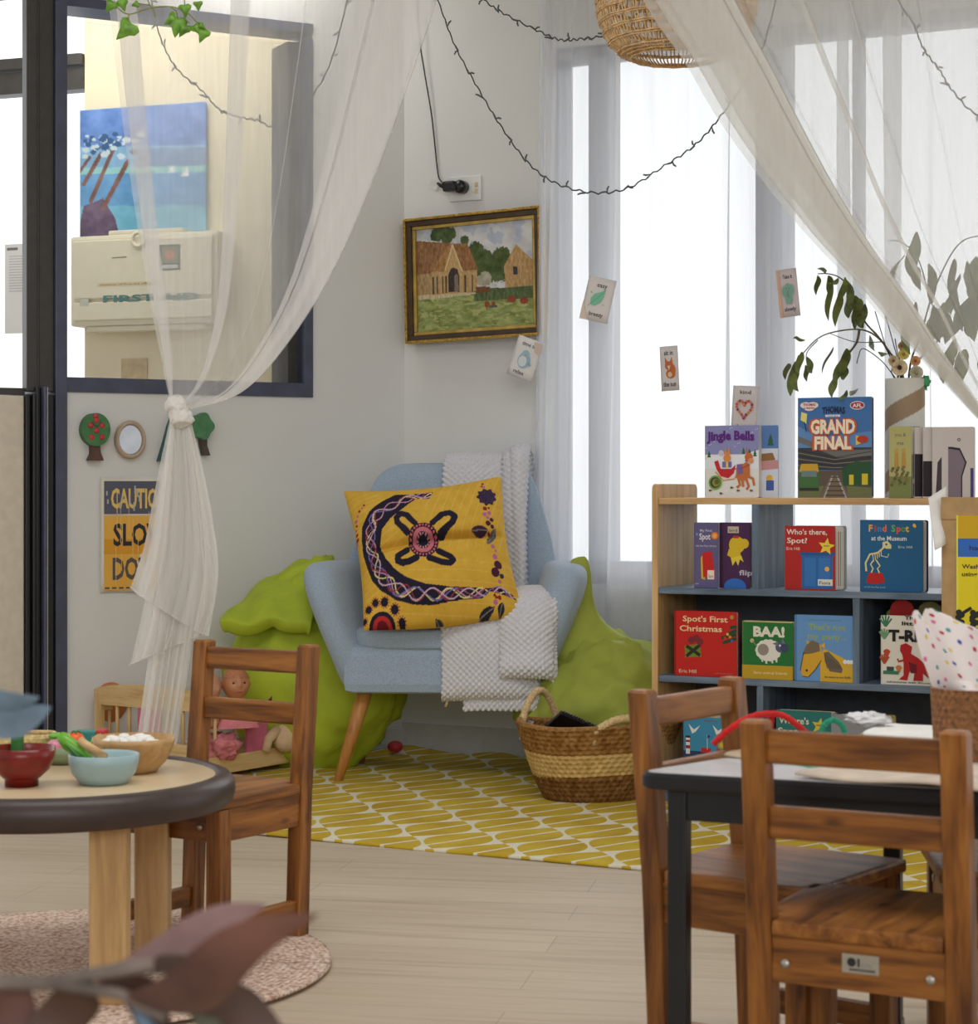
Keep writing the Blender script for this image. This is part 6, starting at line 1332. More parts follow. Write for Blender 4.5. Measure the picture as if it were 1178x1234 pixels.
def a_rex(A):
    GN = (60, 120, 90)
    for c_, x_, y_, r_ in ((GN, 0.08, 0.9, 0.12), ((110, 150, 110), 0.06, 0.72, 0.1), ((170, 74, 44), 0.06, 0.36, 0.09), ((186, 70, 44), 0.1, 0.46, 0.06), (GN, 0.9, 0.9, 0.13), ((200, 120, 60), 0.3, 0.24, 0.05)):
        for k in range(5): A.line([(x_, y_ - 0.06), (x_ + r_ * math.sin(k * 0.5 - 1), y_ + r_ * 0.9 * math.cos(k * 0.5 - 1))], 0.03, c_)
    A.rect(0.04, 0.15, 0.3, 0.2, GN); A.rect(0.1, 0.2, 0.22, 0.26, (60, 74, 70))
    for s_, u, v, wd_ in (('The', 0.5, 0.95, 0.2), ('little', 0.5, 0.87, 0.3)): A.text(s_, u, v, 0.055, (40, 36, 36), ww=wd_, bold=0.03)
    A.text('T-REX', 0.52, 0.64, 0.16, (30, 28, 28), ww=0.78, bold=0.05)
    RD = (176, 30, 32); A.poly([(0.32, 0.5), (0.33, 0.58), (0.42, 0.61), (0.52, 0.56), (0.5, 0.46), (0.62, 0.4), (0.8, 0.26), (0.94, 0.08), (0.78, 0.12), (0.7, 0.18), (0.70, 0.07), (0.54, 0.07), (0.56, 0.18), (0.48, 0.2), (0.44, 0.07), (0.3, 0.08), (0.38, 0.14), (0.38, 0.32), (0.36, 0.44)], RD)
    A.line([(0.38, 0.36), (0.3, 0.34), (0.28, 0.38)], 0.03, RD); A.poly([(0.46, 0.34), (0.6, 0.3), (0.6, 0.18), (0.5, 0.18)], (110, 22, 30)); A.text('adventures with dinosaurs', 0.5, 0.03, 0.028, (70, 60, 56), ww=0.8)
book('white board book lettered T-REX with a red dinosaur on the second shelf', 1061, 1134, 743, Z3, 0.02, 0.02, (224, 218, 204), a_rex, G3)
e = thing('board_book', 'shaped board book with red and olive rounded tabs peeking above the white dinosaur book', 'book', SH.pt(SH.t(1068, 0.07), 0.07, Z3 + 0.0005), SH.rot, G3)
tabs = [(0, 0), (0.16, 0), (0.16, 0.19)] + [(0.118 + 0.032 * math.cos(a), 0.195 + 0.026 * math.sin(a)) for a in np.linspace(0, PI, 9)] + [(0.078, 0.19)] + [(0.042 + 0.032 * math.cos(a), 0.198 + 0.026 * math.sin(a)) for a in np.linspace(0, PI, 9)] + [(0, 0.19)]
b = MB(); b.prism(tabs, 0.012, col=(120, 116, 60)); A = Art(b, 1, 1); A.poly([(0.003, 0.1), (0.078, 0.1), (0.078, 0.19)] + [(0.042 + 0.032 * math.cos(a), 0.198 + 0.026 * math.sin(a)) for a in np.linspace(0, PI, 9)], (190, 36, 34)); b.build('front_cover', M['print'], e)
# --- bottom shelf
def a_boat(A):
    A.rect(0, 0, 1, 0.26, (36, 62, 100)); A.text('at the seaside', 0.55, 0.9, 0.07, (214, 196, 90), ww=0.8, bold=0.02)
    for u, v in ((0.26, 0.66), (0.8, 0.66)): A.poly([(u - 0.14, v + 0.1), (u - 0.02, v), (u + 0.12, v + 0.08), (u + 0.02, v - 0.04), (u - 0.06, v - 0.08)], (226, 226, 222))
    A.rect(0.06, 0.2, 0.15, 0.5, (226, 222, 216)); A.rect(0.06, 0.3, 0.15, 0.36, (150, 30, 40)); A.rect(0.06, 0.42, 0.15, 0.46, (150, 30, 40)); A.rect(0.05, 0.5, 0.16, 0.54, (40, 40, 50))
    A.poly([(0.36, 0.24), (0.38, 0.16), (0.64, 0.16), (0.7, 0.24)], (40, 50, 80)); A.rect(0.40, 0.24, 0.62, 0.33, (190, 40, 44)); A.line([(0.54, 0.3), (0.54, 0.58)], 0.015, (206, 200, 190)); A.poly([(0.54, 0.58), (0.62, 0.55), (0.54, 0.5)], (60, 60, 110)); A.disc(0.86, 0.4, 0.09, (150, 170, 60)); A.disc(0.86, 0.4, 0.05, (226, 180, 60)); A.rect(0.74, 0.16, 0.82, 0.34, (180, 70, 50)); A.text('follow', 0.62, 0.82, 0.035, (150, 60, 80), ww=0.3)
book('blue board book with boat, lighthouse and gulls on the bottom shelf', 823, 877, 858, Z4, 0.03, 0.024, (60, 140, 176), a_boat, G4, spine=(60, 104, 140), fan=0.006, nfan=3)
def a_where(A):
    A.text("Where's", 0.32, 0.78, 0.11, (220, 216, 190), ww=0.54, bold=0.02); A.text('Spot?', 0.24, 0.6, 0.11, (220, 216, 190), ww=0.42, bold=0.02); A.star(0.78, 0.76, 0.15, (214, 190, 60), rot=0.2); A.line([(0.72, 0.77), (0.84, 0.78)], 0.02, (140, 120, 50)); A.disc(0.6, 0.3, 0.2, (206, 130, 50)); A.disc(0.3, 0.24, 0.18, (196, 120, 50)); A.rect(0.5, 0.46, 0.86, 0.5, (206, 120, 50))
book('teal board book with a yellow star, centre of the bottom shelf', 935, 1002, 857, Z4, 0.04, 0.02, (44, 116, 112), a_where, G4, spine=(206, 196, 160), fan=0.006, nfan=2)
def a_grey(A):
    A.rect(0.0, 0, 1, 0.4, (196, 184, 150)); A.disc(0.72, 0.62, 0.14, (206, 196, 160)); A.disc(0.72, 0.62, 0.08, (186, 170, 130))
    for i in range(9): A.disc(0.15 + i * 0.06, 0.42 + 0.06 * math.sin(i * 2.3), 0.05, (84, 78, 64) if i % 2 else (200, 190, 160))
book('grey board book with thick cream pages, right on the bottom shelf', 1001, 1058, 862, Z4, 0.028, 0.05, (140, 142, 146), a_grey, G4, spine=(176, 150, 90), fan=0.034, nfan=4)

# ================================================================ little affirmation cards on the curtain
def card(label, px, py, w_, h_, rot, off, bgc, art, group='illustrated cards on the curtain'):
    c = BW.at(px, py, off); e = thing('picture_card', label, 'card', c, BW.rot, group); e.rotation_euler = (0, rot, BW.rot)
    s = 2500 / c.y; w, h = w_ / s, h_ / s
    b = MB(); b.grid(lambda u, v: ((u - .5) * w, 0.004 * (2 * u - 1) ** 2, (v - .5) * h), 8, 6, col=bgc, thick=-0.0006)
    A = Art(b, w, h, x0=-w / 2, z0=-h / 2, y0=-0.0006); A.step = 0.0003; art(A); b.build('card_sheet', M['print'], e)
    return e
INK = (74, 74, 80)
def a_easy(A):
    A.poly([(0, 0), (0.3, 0), (0, 0.4)], (236, 214, 200)); A.text('easy', 0.56, 0.78, 0.11, INK, ww=0.36, bold=0.01, rot=-0.02); A.text('breezy', 0.55, 0.12, 0.10, INK, ww=0.50, bold=0.01)
    A.poly([(0.28, 0.36), (0.25, 0.5), (0.36, 0.62), (0.56, 0.68), (0.72, 0.76), (0.70, 0.58), (0.62, 0.44), (0.45, 0.35)], (134, 206, 176)); A.line([(0.2, 0.32), (0.4, 0.47), (0.66, 0.68)], 0.012, (90, 160, 136)); A.disc(0.24, 0.64, 0.035, (160, 214, 150)); A.disc(0.74, 0.40, 0.03, (160, 214, 150))
card('white card with a mint green leaf, near the window curtain top left', 720, 361, 37, 53, 0.24, -0.155, (232, 226, 224), a_easy)
def a_relax(A):
    A.text('time to', 0.52, 0.80, 0.10, INK, ww=0.56, bold=0.01); A.text('relax', 0.45, 0.10, 0.10, INK, ww=0.42, bold=0.01); A.disc(0.5, 0.45, 0.24, (160, 196, 214), rv=0.2); A.disc(0.5, 0.6, 0.15, (160, 196, 214)); A.disc(0.46, 0.42, 0.16, (222, 228, 230), rv=0.13); A.poly([(0.46, 0.6), (0.54, 0.6), (0.5, 0.55)], (226, 170, 90)); A.poly([(0.7, 0.5), (0.82, 0.36), (0.68, 0.38)], (140, 180, 204)); A.poly([(0.66, 0.96), (1, 0.97), (1, 0.7), (0.8, 0.72)], (214, 196, 186))
card('white card with a pale blue bird at the curtain edge below the painting', 632, 432, 35, 50, 0.36, -0.17, (230, 228, 226), a_relax)
def a_fox(A):
    A.text('sit in', 0.5, 0.80, 0.11, INK, ww=0.5, bold=0.02); A.text('the sun', 0.5, 0.10, 0.11, INK, ww=0.7, bold=0.02); O = (206, 112, 60)
    A.disc(0.58, 0.38, 0.26, O, rv=0.11); A.disc(0.66, 0.46, 0.2, O, rv=0.14); A.disc(0.5, 0.56, 0.22, O, rv=0.10); A.poly([(0.3, 0.6), (0.3, 0.76), (0.46, 0.64)], O); A.poly([(0.56, 0.64), (0.68, 0.76), (0.72, 0.58)], O); A.poly([(0.42, 0.56), (0.6, 0.56), (0.5, 0.46)], (232, 222, 206)); A.disc(0.55, 0.36, 0.12, (232, 200, 160), rv=0.06)
card('narrow white card with an orange fox in the middle of the window curtain', 806, 444, 23, 54, -0.05, -0.155, (226, 218, 216), a_fox)
def a_heart(A):
    A.text('kind', 0.5, 0.82, 0.09, INK, ww=0.42, bold=0.015); A.text('heart', 0.5, 0.05, 0.09, INK, ww=0.5, bold=0.015)
    n = 26
    for i in range(n):
        t = 2 * PI * i / n; x = 16 * math.sin(t) ** 3; y = 13 * math.cos(t) - 5 * math.cos(2 * t) - 2 * math.cos(3 * t) - math.cos(4 * t); A.disc(0.5 + x * 0.018, 0.5 + y * 0.0135, 0.055, ((206, 96, 84), (226, 150, 90), (150, 70, 90), (214, 120, 110))[i % 4], n=8)
card('white card with a heart of coloured shapes above the sleigh book', 897, 492, 33, 54, 0.06, -0.155, (228, 220, 220), a_heart)
def a_eleph(A):
    A.rect(0, 0, 0.16, 1, (232, 190, 164)); A.text('Take it', 0.55, 0.80, 0.085, INK, ww=0.46, bold=0.02); A.text('slowly', 0.55, 0.12, 0.09, INK, ww=0.56, bold=0.015); T_ = (140, 190, 170)
    A.disc(0.36, 0.53, 0.16, (206, 200, 190), rv=0.14); A.disc(0.70, 0.55, 0.16, (206, 200, 190), rv=0.14); A.disc(0.36, 0.53, 0.13, T_, rv=0.11); A.disc(0.70, 0.55, 0.13, T_, rv=0.11); A.disc(0.53, 0.58, 0.19, T_, rv=0.12); A.disc(0.53, 0.38, 0.18, T_, rv=0.11); A.rect(0.38, 0.27, 0.49, 0.36, T_); A.rect(0.56, 0.27, 0.67, 0.36, T_); A.line([(0.53, 0.54), (0.5, 0.44), (0.56, 0.40)], 0.06, (110, 164, 144)); A.disc(0.46, 0.59, 0.02, INK); A.disc(0.6, 0.59, 0.02, INK)
card('pinkish card with a green elephant right of the window mullion', 949, 353, 25, 58, -0.10, -0.155, (226, 214, 216), a_eleph)

# ================================================================ yellow poster board beside the shelf
YB = Plane(P(1134, 600, 486).to_2d(), (0.93, -0.36)); yz = YB.z(1134, 599); yw = YB.t(1300)
e = thing('display_board', 'tan wooden display board standing at the right end of the bookshelf', 'board', YB.pt(0), YB.rot)
b = MB(); lbox(b, I4, 0, yw, 0, 0.02, 0.02, yz, 0.002); b.build('board_panel', M['tan_board'], e)
b = MB(); lbox(b, I4, -0.001, yw, -0.003, 0.0, yz - 0.055, yz, 0.001); b.build('top_band', M['tan_board'], e)
for x in (0.04, yw - 0.08): b = MB(); lbox(b, I4, x, x + 0.03, -0.10, 0.14, 0.0, 0.022, 0.003); b.build('foot', M['tan_board'], e)
tp = YB.t(1152, -0.004); zp0, zp1 = YB.z(1152, 806, -0.004), YB.z(1154, 621, -0.004)
e = thing('hygiene_poster', 'yellow hand washing poster with a blue band on the tan board', 'poster', YB.pt(tp, -0.005, zp0), YB.rot)
w, h = yw - tp - 0.03, zp1 - zp0
b = MB(); lbox(b, I4, 0, w, 0, 0.0015, 0, h); b.c = {i: lin((226, 220, 90)) for i in range(len(b.v))}
A = Art(b, w, h); A.rect(0.015, 0, 1, 1, (226, 206, 34)); A.rect(0.015, 0.82, 1, 1, (206, 166, 30)); A.rect(0.015, 0.73, 1, 0.85, (52, 106, 190)); A.text('hand hygiene steps', 0.12, 0.775, 0.03, (30, 50, 110), ww=0.7, align='l', bold=0.02)
A.text('Wash your hands well', 0.05, 0.655, 0.028, (70, 66, 30), ww=0.62, align='l', bold=0.03); A.text('using soap and water', 0.05, 0.605, 0.028, (70, 66, 30), ww=0.6, align='l', bold=0.03)
for i in range(4):
    for k in range(9): A.disc(0.03 + i * 0.13 + 0.02 * math.sin(k * 2.0), 0.24 + k * 0.016, 0.03, (40, 40, 34), n=8)
    A.line([(0.05 + i * 0.13, 0.36), (0.14 + i * 0.13, 0.40)], 0.03, (40, 40, 34))
A.rect(0.015, 0, 1, 0.215, (40, 110, 56)); A.text('DO', 0.06, 0.06, 0.09, (214, 60, 40), align='l', bold=0.05)
b.build('poster_sheet', M['print'], e)
e = thing('paper_sheet', 'curled white paper sheet stuck on the left edge of the tan board', 'paper', (0, 0, 0))
pa = [P(1118, 600, 484), P(1140, 586, 482), P(1142, 652, 484), P(1126, 663, 488)]; e.location = pa[0]
b = MB(); b.grid(lambda u, v: ((pa[0] * (1 - u) + pa[1] * u) * (1 - v) + (pa[3] * (1 - u) + pa[2] * u) * v) - pa[0] + Vector((0, -0.02 * math.sin(PI * u) * v, 0)), 10, 8, thick=0.001); b.build('sheet', M['paper'], e)
# ================================================================ window curtains (behind the chair and shelf)
def interp(xs, ys, x): return float(np.interp(x, xs, ys))
def win_curtain(label, pxa_top, pxa_bot, pxb, seed, group, dense=False):
    rnd = random.Random(seed); t0, t0b, t1 = BW.t(pxa_top, -0.1), BW.t(pxa_bot, -0.1), BW.t(pxb, -0.1)
    n = int((t1 - t0) * 6) + 2; us = [0.0]
    for i in range(1, n): us += [i / n + rnd.uniform(-.2, .2) / n, i / n + rnd.uniform(-.2, .2) / n - rnd.uniform(0.0, 0.10) / n]
    us.append(1.0)
    if dense: us = [0, .03, .004, .045, .012, .06, .05] + [x for x in us if x > 0.1]
    ks = np.linspace(0, 1, len(us))
    def fn(u, v):
        k = interp(ks, us, u); v_ = 1 - v; tt = (t0 * (1 - v_) + t0b * v_) * (1 - k) + t1 * k
        f = 0.015 * math.sin(u * len(us) * PI * 0.5 + 0.6 * math.sin(3 * v + seed)) + 0.010 * math.sin(u * 61 + 2 * v)
        q = BW.pt(tt + 0.006 * math.sin(5 * v + 30 * u), -0.095 + f, 0.03 + (CEIL - 0.06) * v); return q
    b = MB(); b.grid(fn, 220, 36); o = b.build('window_curtain', M['sheer_win'], origin=BW.pt(t0b, -0.1, 0.03)); tag(o, label, 'curtain', group); return o
win_curtain('white voile curtain hanging left in the window beside the painting', 653, 636, 925, 3, 'voile curtains on the back window', True)
win_curtain('white voile curtain hanging right in the window behind the vase', 918, 922, 1345, 8, 'voile curtains on the back window')
b = MB(); b.tube([BW.pt(BW.t(640), -0.1, CEIL - 0.02), BW.pt(BW.t(1345), -0.1, CEIL - 0.02)], 0.012, 12); o = b.build('curtain_rail', M['white'], origin=BW.pt(BW.t(640), -0.1, CEIL - 0.02)); tag(o, 'white curtain rail above the back window', 'curtain rail')

# ================================================================ big draped curtains
def drape(L, R, ulist, s, nu, nv, widen=None, amp=0.02, bow=0.0):
    Lq = cr([Vector((x, y, 0)) for x, y in L], 12); Rq = cr([Vector((x, y, 0)) for x, y in R], 12)
    def at(q, v): f = v * (len(q) - 1); i = min(int(f), len(q) - 2); return q[i].lerp(q[i + 1], f - i)
    ks = np.linspace(0, 1, len(ulist))
    def fn(u, v):
        k = interp(ks, ulist, u)
        if widen: k = widen(k, v)
        a, c = at(Lq, v), at(Rq, v); p = a.lerp(c, k)
        i = u * (len(ulist) - 1); off = amp * math.sin(i * PI * 0.5) * (1 - 0.75 * v) + bow * math.sin(PI * v)
        p.y += 6 * math.sin(PI * k) * math.sin(PI * v)
        q = P(p.x, p.y, s); return q + Vector((0, off, 0))
    b = MB(); b.grid(fn, nu, nv); return b
SL = 470.0
e = thing('tied_curtain', 'long sheer white curtain tied in a knot at the left, hanging before the inner window', 'curtain', P(215, 500, SL))
OL = -Vector(e.location)
def shift(mb, o): mb.v = [tuple(Vector(p) + o) for p in mb.v]; return mb
L = [(88, -300), (105, -150), (130, 0), (144, 120), (162, 250), (182, 370), (194, 430), (200, 462), (205, 484)]
R = [(612, -300), (575, -150), (528, 0), (494, 100), (452, 215), (398, 335), (340, 424), (290, 474), (232, 493)]
ul = [0, .085, .02, .10, .355, .43, .37, .445, .60, .595, .70, .80, .76, .90, .80, 1.0, .84, .985, .87]
shift(drape(L, R, ul, SL, 330, 90, amp=0.018), OL).build('upper_drape', M['sheer'], e)
kn = MB()
for cx_, cy_, rx, ry, rz_, sd in ((212, 489, 13, 11, 0.027, 1.0), (219, 504, 14, 12, 0.03, 2.0), (215, 497, 11, 19, 0.026, 3.0)):
    c = P(cx_, cy_, SL); kn.ball(c, 1.0, 24, sc=(rx / SL, rz_, ry / SL), fn=lambda q, sd=sd: crumple(q, 0.16, 1.8, sd))
k_ = NT('knot_voile'); k_.b.inputs['Base Color'].default_value = lin4((226, 222, 214)); k_.b.inputs['Roughness'].default_value = 0.9
k_.b.inputs['Subsurface Weight'].default_value = 0.0
shift(kn, OL).build('knot', k_.m, e)
def tail(L, R, seed, name, hem=True, nf=9, amp=0.014):
    r_ = random.Random(seed); us = [0.0]
    for i in range(1, nf): us += [i / nf + r_.uniform(-.25, .25) / nf + 0.3 / nf, i / nf - r_.uniform(0.1, 0.5) / nf]
    us.append(1.0)
    b = drape(L, R, us, SL, 150, 50, amp=0.0)
    Lq = b
    # re-fold in depth
    nu, nv = 150, 50
    for j in range(nv):
        for i in range(nu):
            x, y, z = b.v[j * nu + i]; b.v[j * nu + i] = (x, y + amp * (0.4 + j / nv) * math.sin(i / nu * nf * PI * 2 + seed), z)
    edge = [Vector(b.v[(nv - 1) * nu + i]) + OL for i in range(0, nu, 2)]
    shift(b, OL).build(name, M['sheer_tail'], e)
    if hem:
        h = MB(); h.tube(edge, 0.0042, 6, flat=0.5); o = h.build('hem', M['sheer_tail'], e)
tail([(204, 506), (192, 560), (182, 610), (172, 660), (156, 708)], [(230, 508), (245, 570), (256, 630), (262, 690), (250, 768)], 2.0, 'outer_tail', nf=7)
tail([(206, 508), (196, 580), (186, 660), (172, 740), (158, 800)], [(229, 508), (242, 580), (254, 660), (259, 720), (248, 762)], 4.0, 'middle_tail', nf=6)
tail([(208, 508), (204, 600), (192, 700), (178, 800), (166, 886)], [(226, 508), (238, 600), (240, 700), (228, 800), (214, 896)], 6.0, 'inner_tail', nf=6)

SR = 500.0
e2 = thing('draped_curtain', 'sheer white curtain swept diagonally down to the right edge past the rattan lamp', 'curtain', P(1240, 560, SR))
OR = -Vector(e2.location)
L = [(640, -330), (715, -110), (780, 10), (824, 74), (864, 142), (912, 209), (969, 280), (1030, 345), (1077, 400), (1130, 455), (1178, 506), (1235, 560)]
R = [(1560, -330), (1500, -150), (1470, 0), (1440, 120), (1420, 200), (1390, 290), (1360, 360), (1335, 420), (1310, 470), (1285, 515), (1265, 545), (1250, 570)]
ul = [0, .19, .02, .16, .05, .20, .10, .18, .13, .21, .205, .30, .295, .305, .38, .372, .384, .50, .495, .61, .605, .615, .8, .795, 1.0]
def wid(k, v): return k * (0.72 + 0.75 * v) if k < 0.21 else (0.21 * (0.72 + 0.75 * v) + (k - 0.21) * (1 - 0.21 * (0.72 + 0.75 * v)) / 0.79)
shift(drape(L, R, ul, SR, 330, 100, widen=wid, amp=0.045), OR).build('sheer_cloth', M['sheer_right'], e2)

# ================================================================ fairy lights
def fairy(label, pts, step, r=0.0022, bl=0.020):
    q = cr(pts, 10); o0 = q[0]; e = thing('fairy_lights', label, 'string lights', o0, 0, 'fairy light strings')
    acc = 0.0; k = 0; qq = [q[0]]
    wob = [p + Vector((0, 0, 0.004 * math.sin(i * 1.9))) for i, p in enumerate(q)]
    b = MB(); b.tube([p - o0 for p in wob], r, 6); b.build('wire', M['wire'], e)
    for i in range(1, len(wob)):
        acc += (wob[i] - wob[i - 1]).length
        if acc > step:
            acc = 0; k += 1; d = (wob[i] - wob[i - 1]).normalized(); n = Vector((-d.z, 0.3, d.x)).normalized() * (1 if k % 2 else -1)
            dirv = (n * 0.8 + d * (0.6 if k % 3 else -0.5)).normalized(); p0 = wob[i] - o0
            b = MB(); b.tube([p0 - d * 0.010, p0 + d * 0.006, p0 + dirv * bl * 0.5, p0 + dirv * bl], [0.0028, 0.0032, 0.0030, 0.0022], 8); b.build('bulb', M['bulb'], e)
    return e
sA = 400.0
fairy('dark string of fairy lights swooping from the ceiling corner over the painting to the lamp', [P(500, -70, sA), P(528, 2, sA), P(548, 55, sA), P(575, 105, sA), P(602, 150, sA), P(635, 195, sA), P(668, 220, sA), P(712, 232, sA + 5), P(755, 227, sA + 8), P(800, 200, sA + 10), P(838, 174, sA + 12), P(868, 140, sA + 14), P(900, 95, sA + 16), P(918, 60, sA + 16), P(940, -20, sA + 18)], 0.072)
fairy('short dark string of fairy lights sagging behind the rattan lamp shade', [P(540, -40, sA), P(583, 0, sA), P(610, 18, sA), P(650, 38, sA), P(675, 48, sA), P(698, 47, sA), P(728, 42, sA), P(765, 20, sA), P(800, -30, sA)], 0.062)
fairy('grey string of fairy lights behind the left sheer curtain', [P(178, -30, 402), P(185, 15, 402), P(197, 55, 402), P(215, 85, 402), P(244, 110, 402), P(262, 130, 402), P(284, 140, 402), P(310, 145, 402), P(335, 153, 400), P(372, 120, 396), P(400, 70, 394), P(425, -30, 392)], 0.068)
fairy('grey string of fairy lights behind the right sheer curtain', [P(1070, -40, 420), P(1083, 2, 420), P(1100, 28, 420), P(1112, 58, 420), P(1132, 85, 420), P(1148, 110, 420), P(1180, 138, 420), P(1230, 120, 420)], 0.062)
pc = cr([BW.at(500, -60, -0.03), BW.at(505, 40, -0.025), BW.at(511, 85, -0.02), BW.at(520, 140, -0.012), BW.at(527, 205, -0.008), BW.at(531, 218, -0.016), BW.at(536, 222, -0.032)], 8); PI_ = (Matrix.Translation(PLUG.location) @ Matrix.Rotation(BW.rot, 4, 'Z')).inverted()
b = MB(); b.tube([PI_ @ p for p in pc], 0.0024, 6); b.build('cord', M['wire'], PLUG)

# ================================================================ rattan lamp
lc = P(815, 70, 470); LZ = lc.z
lamp = thing('pendant_lamp', 'woven rattan bowl pendant lamp hanging at the top, half behind the sheer curtain', 'lamp', (lc.x, lc.y, LZ))
R0 = 97 / 470; HL = 0.30
def lprof(t): # t 0 bottom rim .. 1 top
    return R0 * (0.60 + 0.40 * math.sin(PI * min(1, 0.10 + t * 1.0) * 0.62) ** 0.9) if t < 0.75 else R0 * (1.0 - 0.62 * ((t - 0.75) / 0.25) ** 2)
prof = [(0, 0.56), (0.05, 0.72), (0.16, 0.87), (0.35, 0.975), (0.55, 1.0), (0.72, 0.93), (0.86, 0.72), (0.95, 0.45), (1.0, 0.30)]
def lr(t): return R0 * float(np.interp(t, [p[0] for p in prof], [p[1] for p in prof]))
b = MB()
for i in range(104):
    a = 2 * PI * i / 104; tw = 0.03 * math.sin(i * 2.1)
    b.tube([(lr(t) * math.cos(a + tw * t), lr(t) * math.sin(a + tw * t), HL * t) for t in np.linspace(0, 1, 14)], 0.0021, 5)
b.build('rib_strands', M['rattan'], lamp)
b = MB()
for j, t in enumerate(np.concatenate([np.linspace(0, 0.05, 4), [x + d for x in np.linspace(0.12, 0.98, 11) for d in (0, 0.016)]])):
    rr_ = lr(t) + 0.003; b.tube([((rr_ + 0.0015 * (-1) ** k) * math.cos(2 * PI * k / 56), rr_ * math.sin(2 * PI * k / 56), HL * t + 0.0008 * math.sin(k * 1.7 + j)) for k in range(57)], 0.0024, 5)
b.build('weave_bands', M['rattan'], lamp)
b = MB(); b.lathe([(0.012, 0.30), (0.02, 0.27), (0.02, 0.22), (0.0, 0.215)], 16); b.build('socket', M['white'], lamp)
b = MB(); b.ball((0, 0, 0.18), 0.034, 14); b.build('lamp_bulb', simple('bulb_glass', (240, 238, 232), 0.2), lamp)
b = MB(); b.tube([(0, 0, 0.30), (0, 0, CEIL - LZ)], 0.004, 8); b.build('cord', M['white'], lamp)

# ================================================================ vase of gum leaves and dried flowers
vo = 0.17; vt = SH.t(1090, vo); vp = SH.pt(vt, vo, Z1 + 0.001); vs_ = 2500 / vp.y
vase = thing('vase', 'white cardboard tube vase with a brown spiral band on the bookshelf top', 'vase', vp, 0.0)
VR = 22 / vs_; VH = EYE - (457 - CY) / vs_ - Z1
def vcol(U, V):
    im = np.zeros(U.shape + (3,)); im[:] = (222, 222, 212); put(im, (((U * 1.0 + V * 1.9 + 0.46) % 1.0) < 0.34), (164, 140, 112)); return lin(im)
b = MB(); b.grid(lambda u, v: (VR * math.cos(-2 * PI * u), VR * math.sin(-2 * PI * u), VH * v), 120, 90, col=vcol, thick=0.004); b.build('tube_wall', M['print'], vase)
b = MB(); b.lathe([(0, 0.002), (VR * 0.97, 0.002)], 24); b.build('tube_base', M['cardboard'], vase)
VT = Vector((vp.x, vp.y, Z1 + VH))
def leaf(mb, base, tip, w, droop=0.02, n=9, tw=0.5, fold=0.25, col=None):
    base, tip = Vector(base), Vector(tip); d = tip - base; L = d.length; d.normalize()
    side = d.cross(Vector((0, 1, 0))); side = side.normalized() if side.length > 1e-3 else Vector((1, 0, 0))
    nrm = side.cross(d).normalized(); side = side * math.cos(tw) + nrm * math.sin(tw); nrm = side.cross(d).normalized()
    vs, fs = [], []
    for i in range(n):
        t = i / (n - 1); ww = w * math.sin(PI * min(1, t * 0.98 + 0.02)) ** 0.75 * (1 - 0.25 * t) + 0.0004
        c = base + d * (L * t) + nrm * (droop * math.sin(PI * t)) + side * (droop * 0.5 * math.sin(2 * PI * t))
        vs += [c - side * ww / 2 + nrm * (fold * ww / 2), c, c + side * ww / 2 + nrm * (fold * ww / 2)]
    for i in range(n - 1):
        for k in range(2): a = i * 3 + k; fs.append((a, a + 1, a + 4, a + 3))
    mb.add(vs, fs, col, True); return mb
gum = thing('gum_branch', 'arching gum branch with hanging olive leaves in the tube vase', 'branch', VT + Vector((0, 0, -0.22)))
OG = -Vector(gum.location)
def pxs(px, py, s=None): return P(px, py, s or vs_)
def branch_(mb, pts, r0=0.0032, r1=0.0014): q = cr([Vector(p) + OG for p in pts], 8); mb.tube(q, [r0 + (r1 - r0) * i / (len(q) - 1) for i in range(len(q))], 6)
st = MB()
branch_(st, [VT + Vector((0, 0, -0.2)), pxs(1088, 455), pxs(1072, 425), pxs(1055, 405), pxs(1035, 397), pxs(1005, 400), pxs(985, 408), pxs(968, 425), pxs(958, 438)])
branch_(st, [VT + Vector((0.01, 0, -0.2)), pxs(1085, 455), pxs(1065, 415), pxs(1040, 385), pxs(1025, 350), pxs(1012, 335), pxs(998, 330), pxs(985, 330)])
branch_(st, [pxs(1035, 398), pxs(1032, 412), pxs(1024, 424)], 0.004, 0.003)
branch_(st, [pxs(1062, 412), pxs(1030, 412), pxs(1000, 402)], 0.0016, 0.001); branch_(st, [pxs(985, 410), pxs(972, 425), pxs(972, 440)], 0.0016, 0.001)
branch_(st, [VT + Vector((0.015, 0, -0.2)), pxs(1095, 450), pxs(1110, 400), pxs(1125, 350), pxs(1150, 300), pxs(1175, 285), pxs(1210, 290)])
branch_(st, [VT + Vector((0.02, 0.01, -0.2)), pxs(1100, 450), pxs(1130, 410), pxs(1155, 380), pxs(1190, 340), pxs(1230, 330)])
branch_(st, [pxs(1120, 360), pxs(1105, 310), pxs(1085, 292), pxs(1070, 290)], 0.002, 0.001)
st.build('stems', M['stem'], gum)
lf = MB(); rl = random.Random(4)
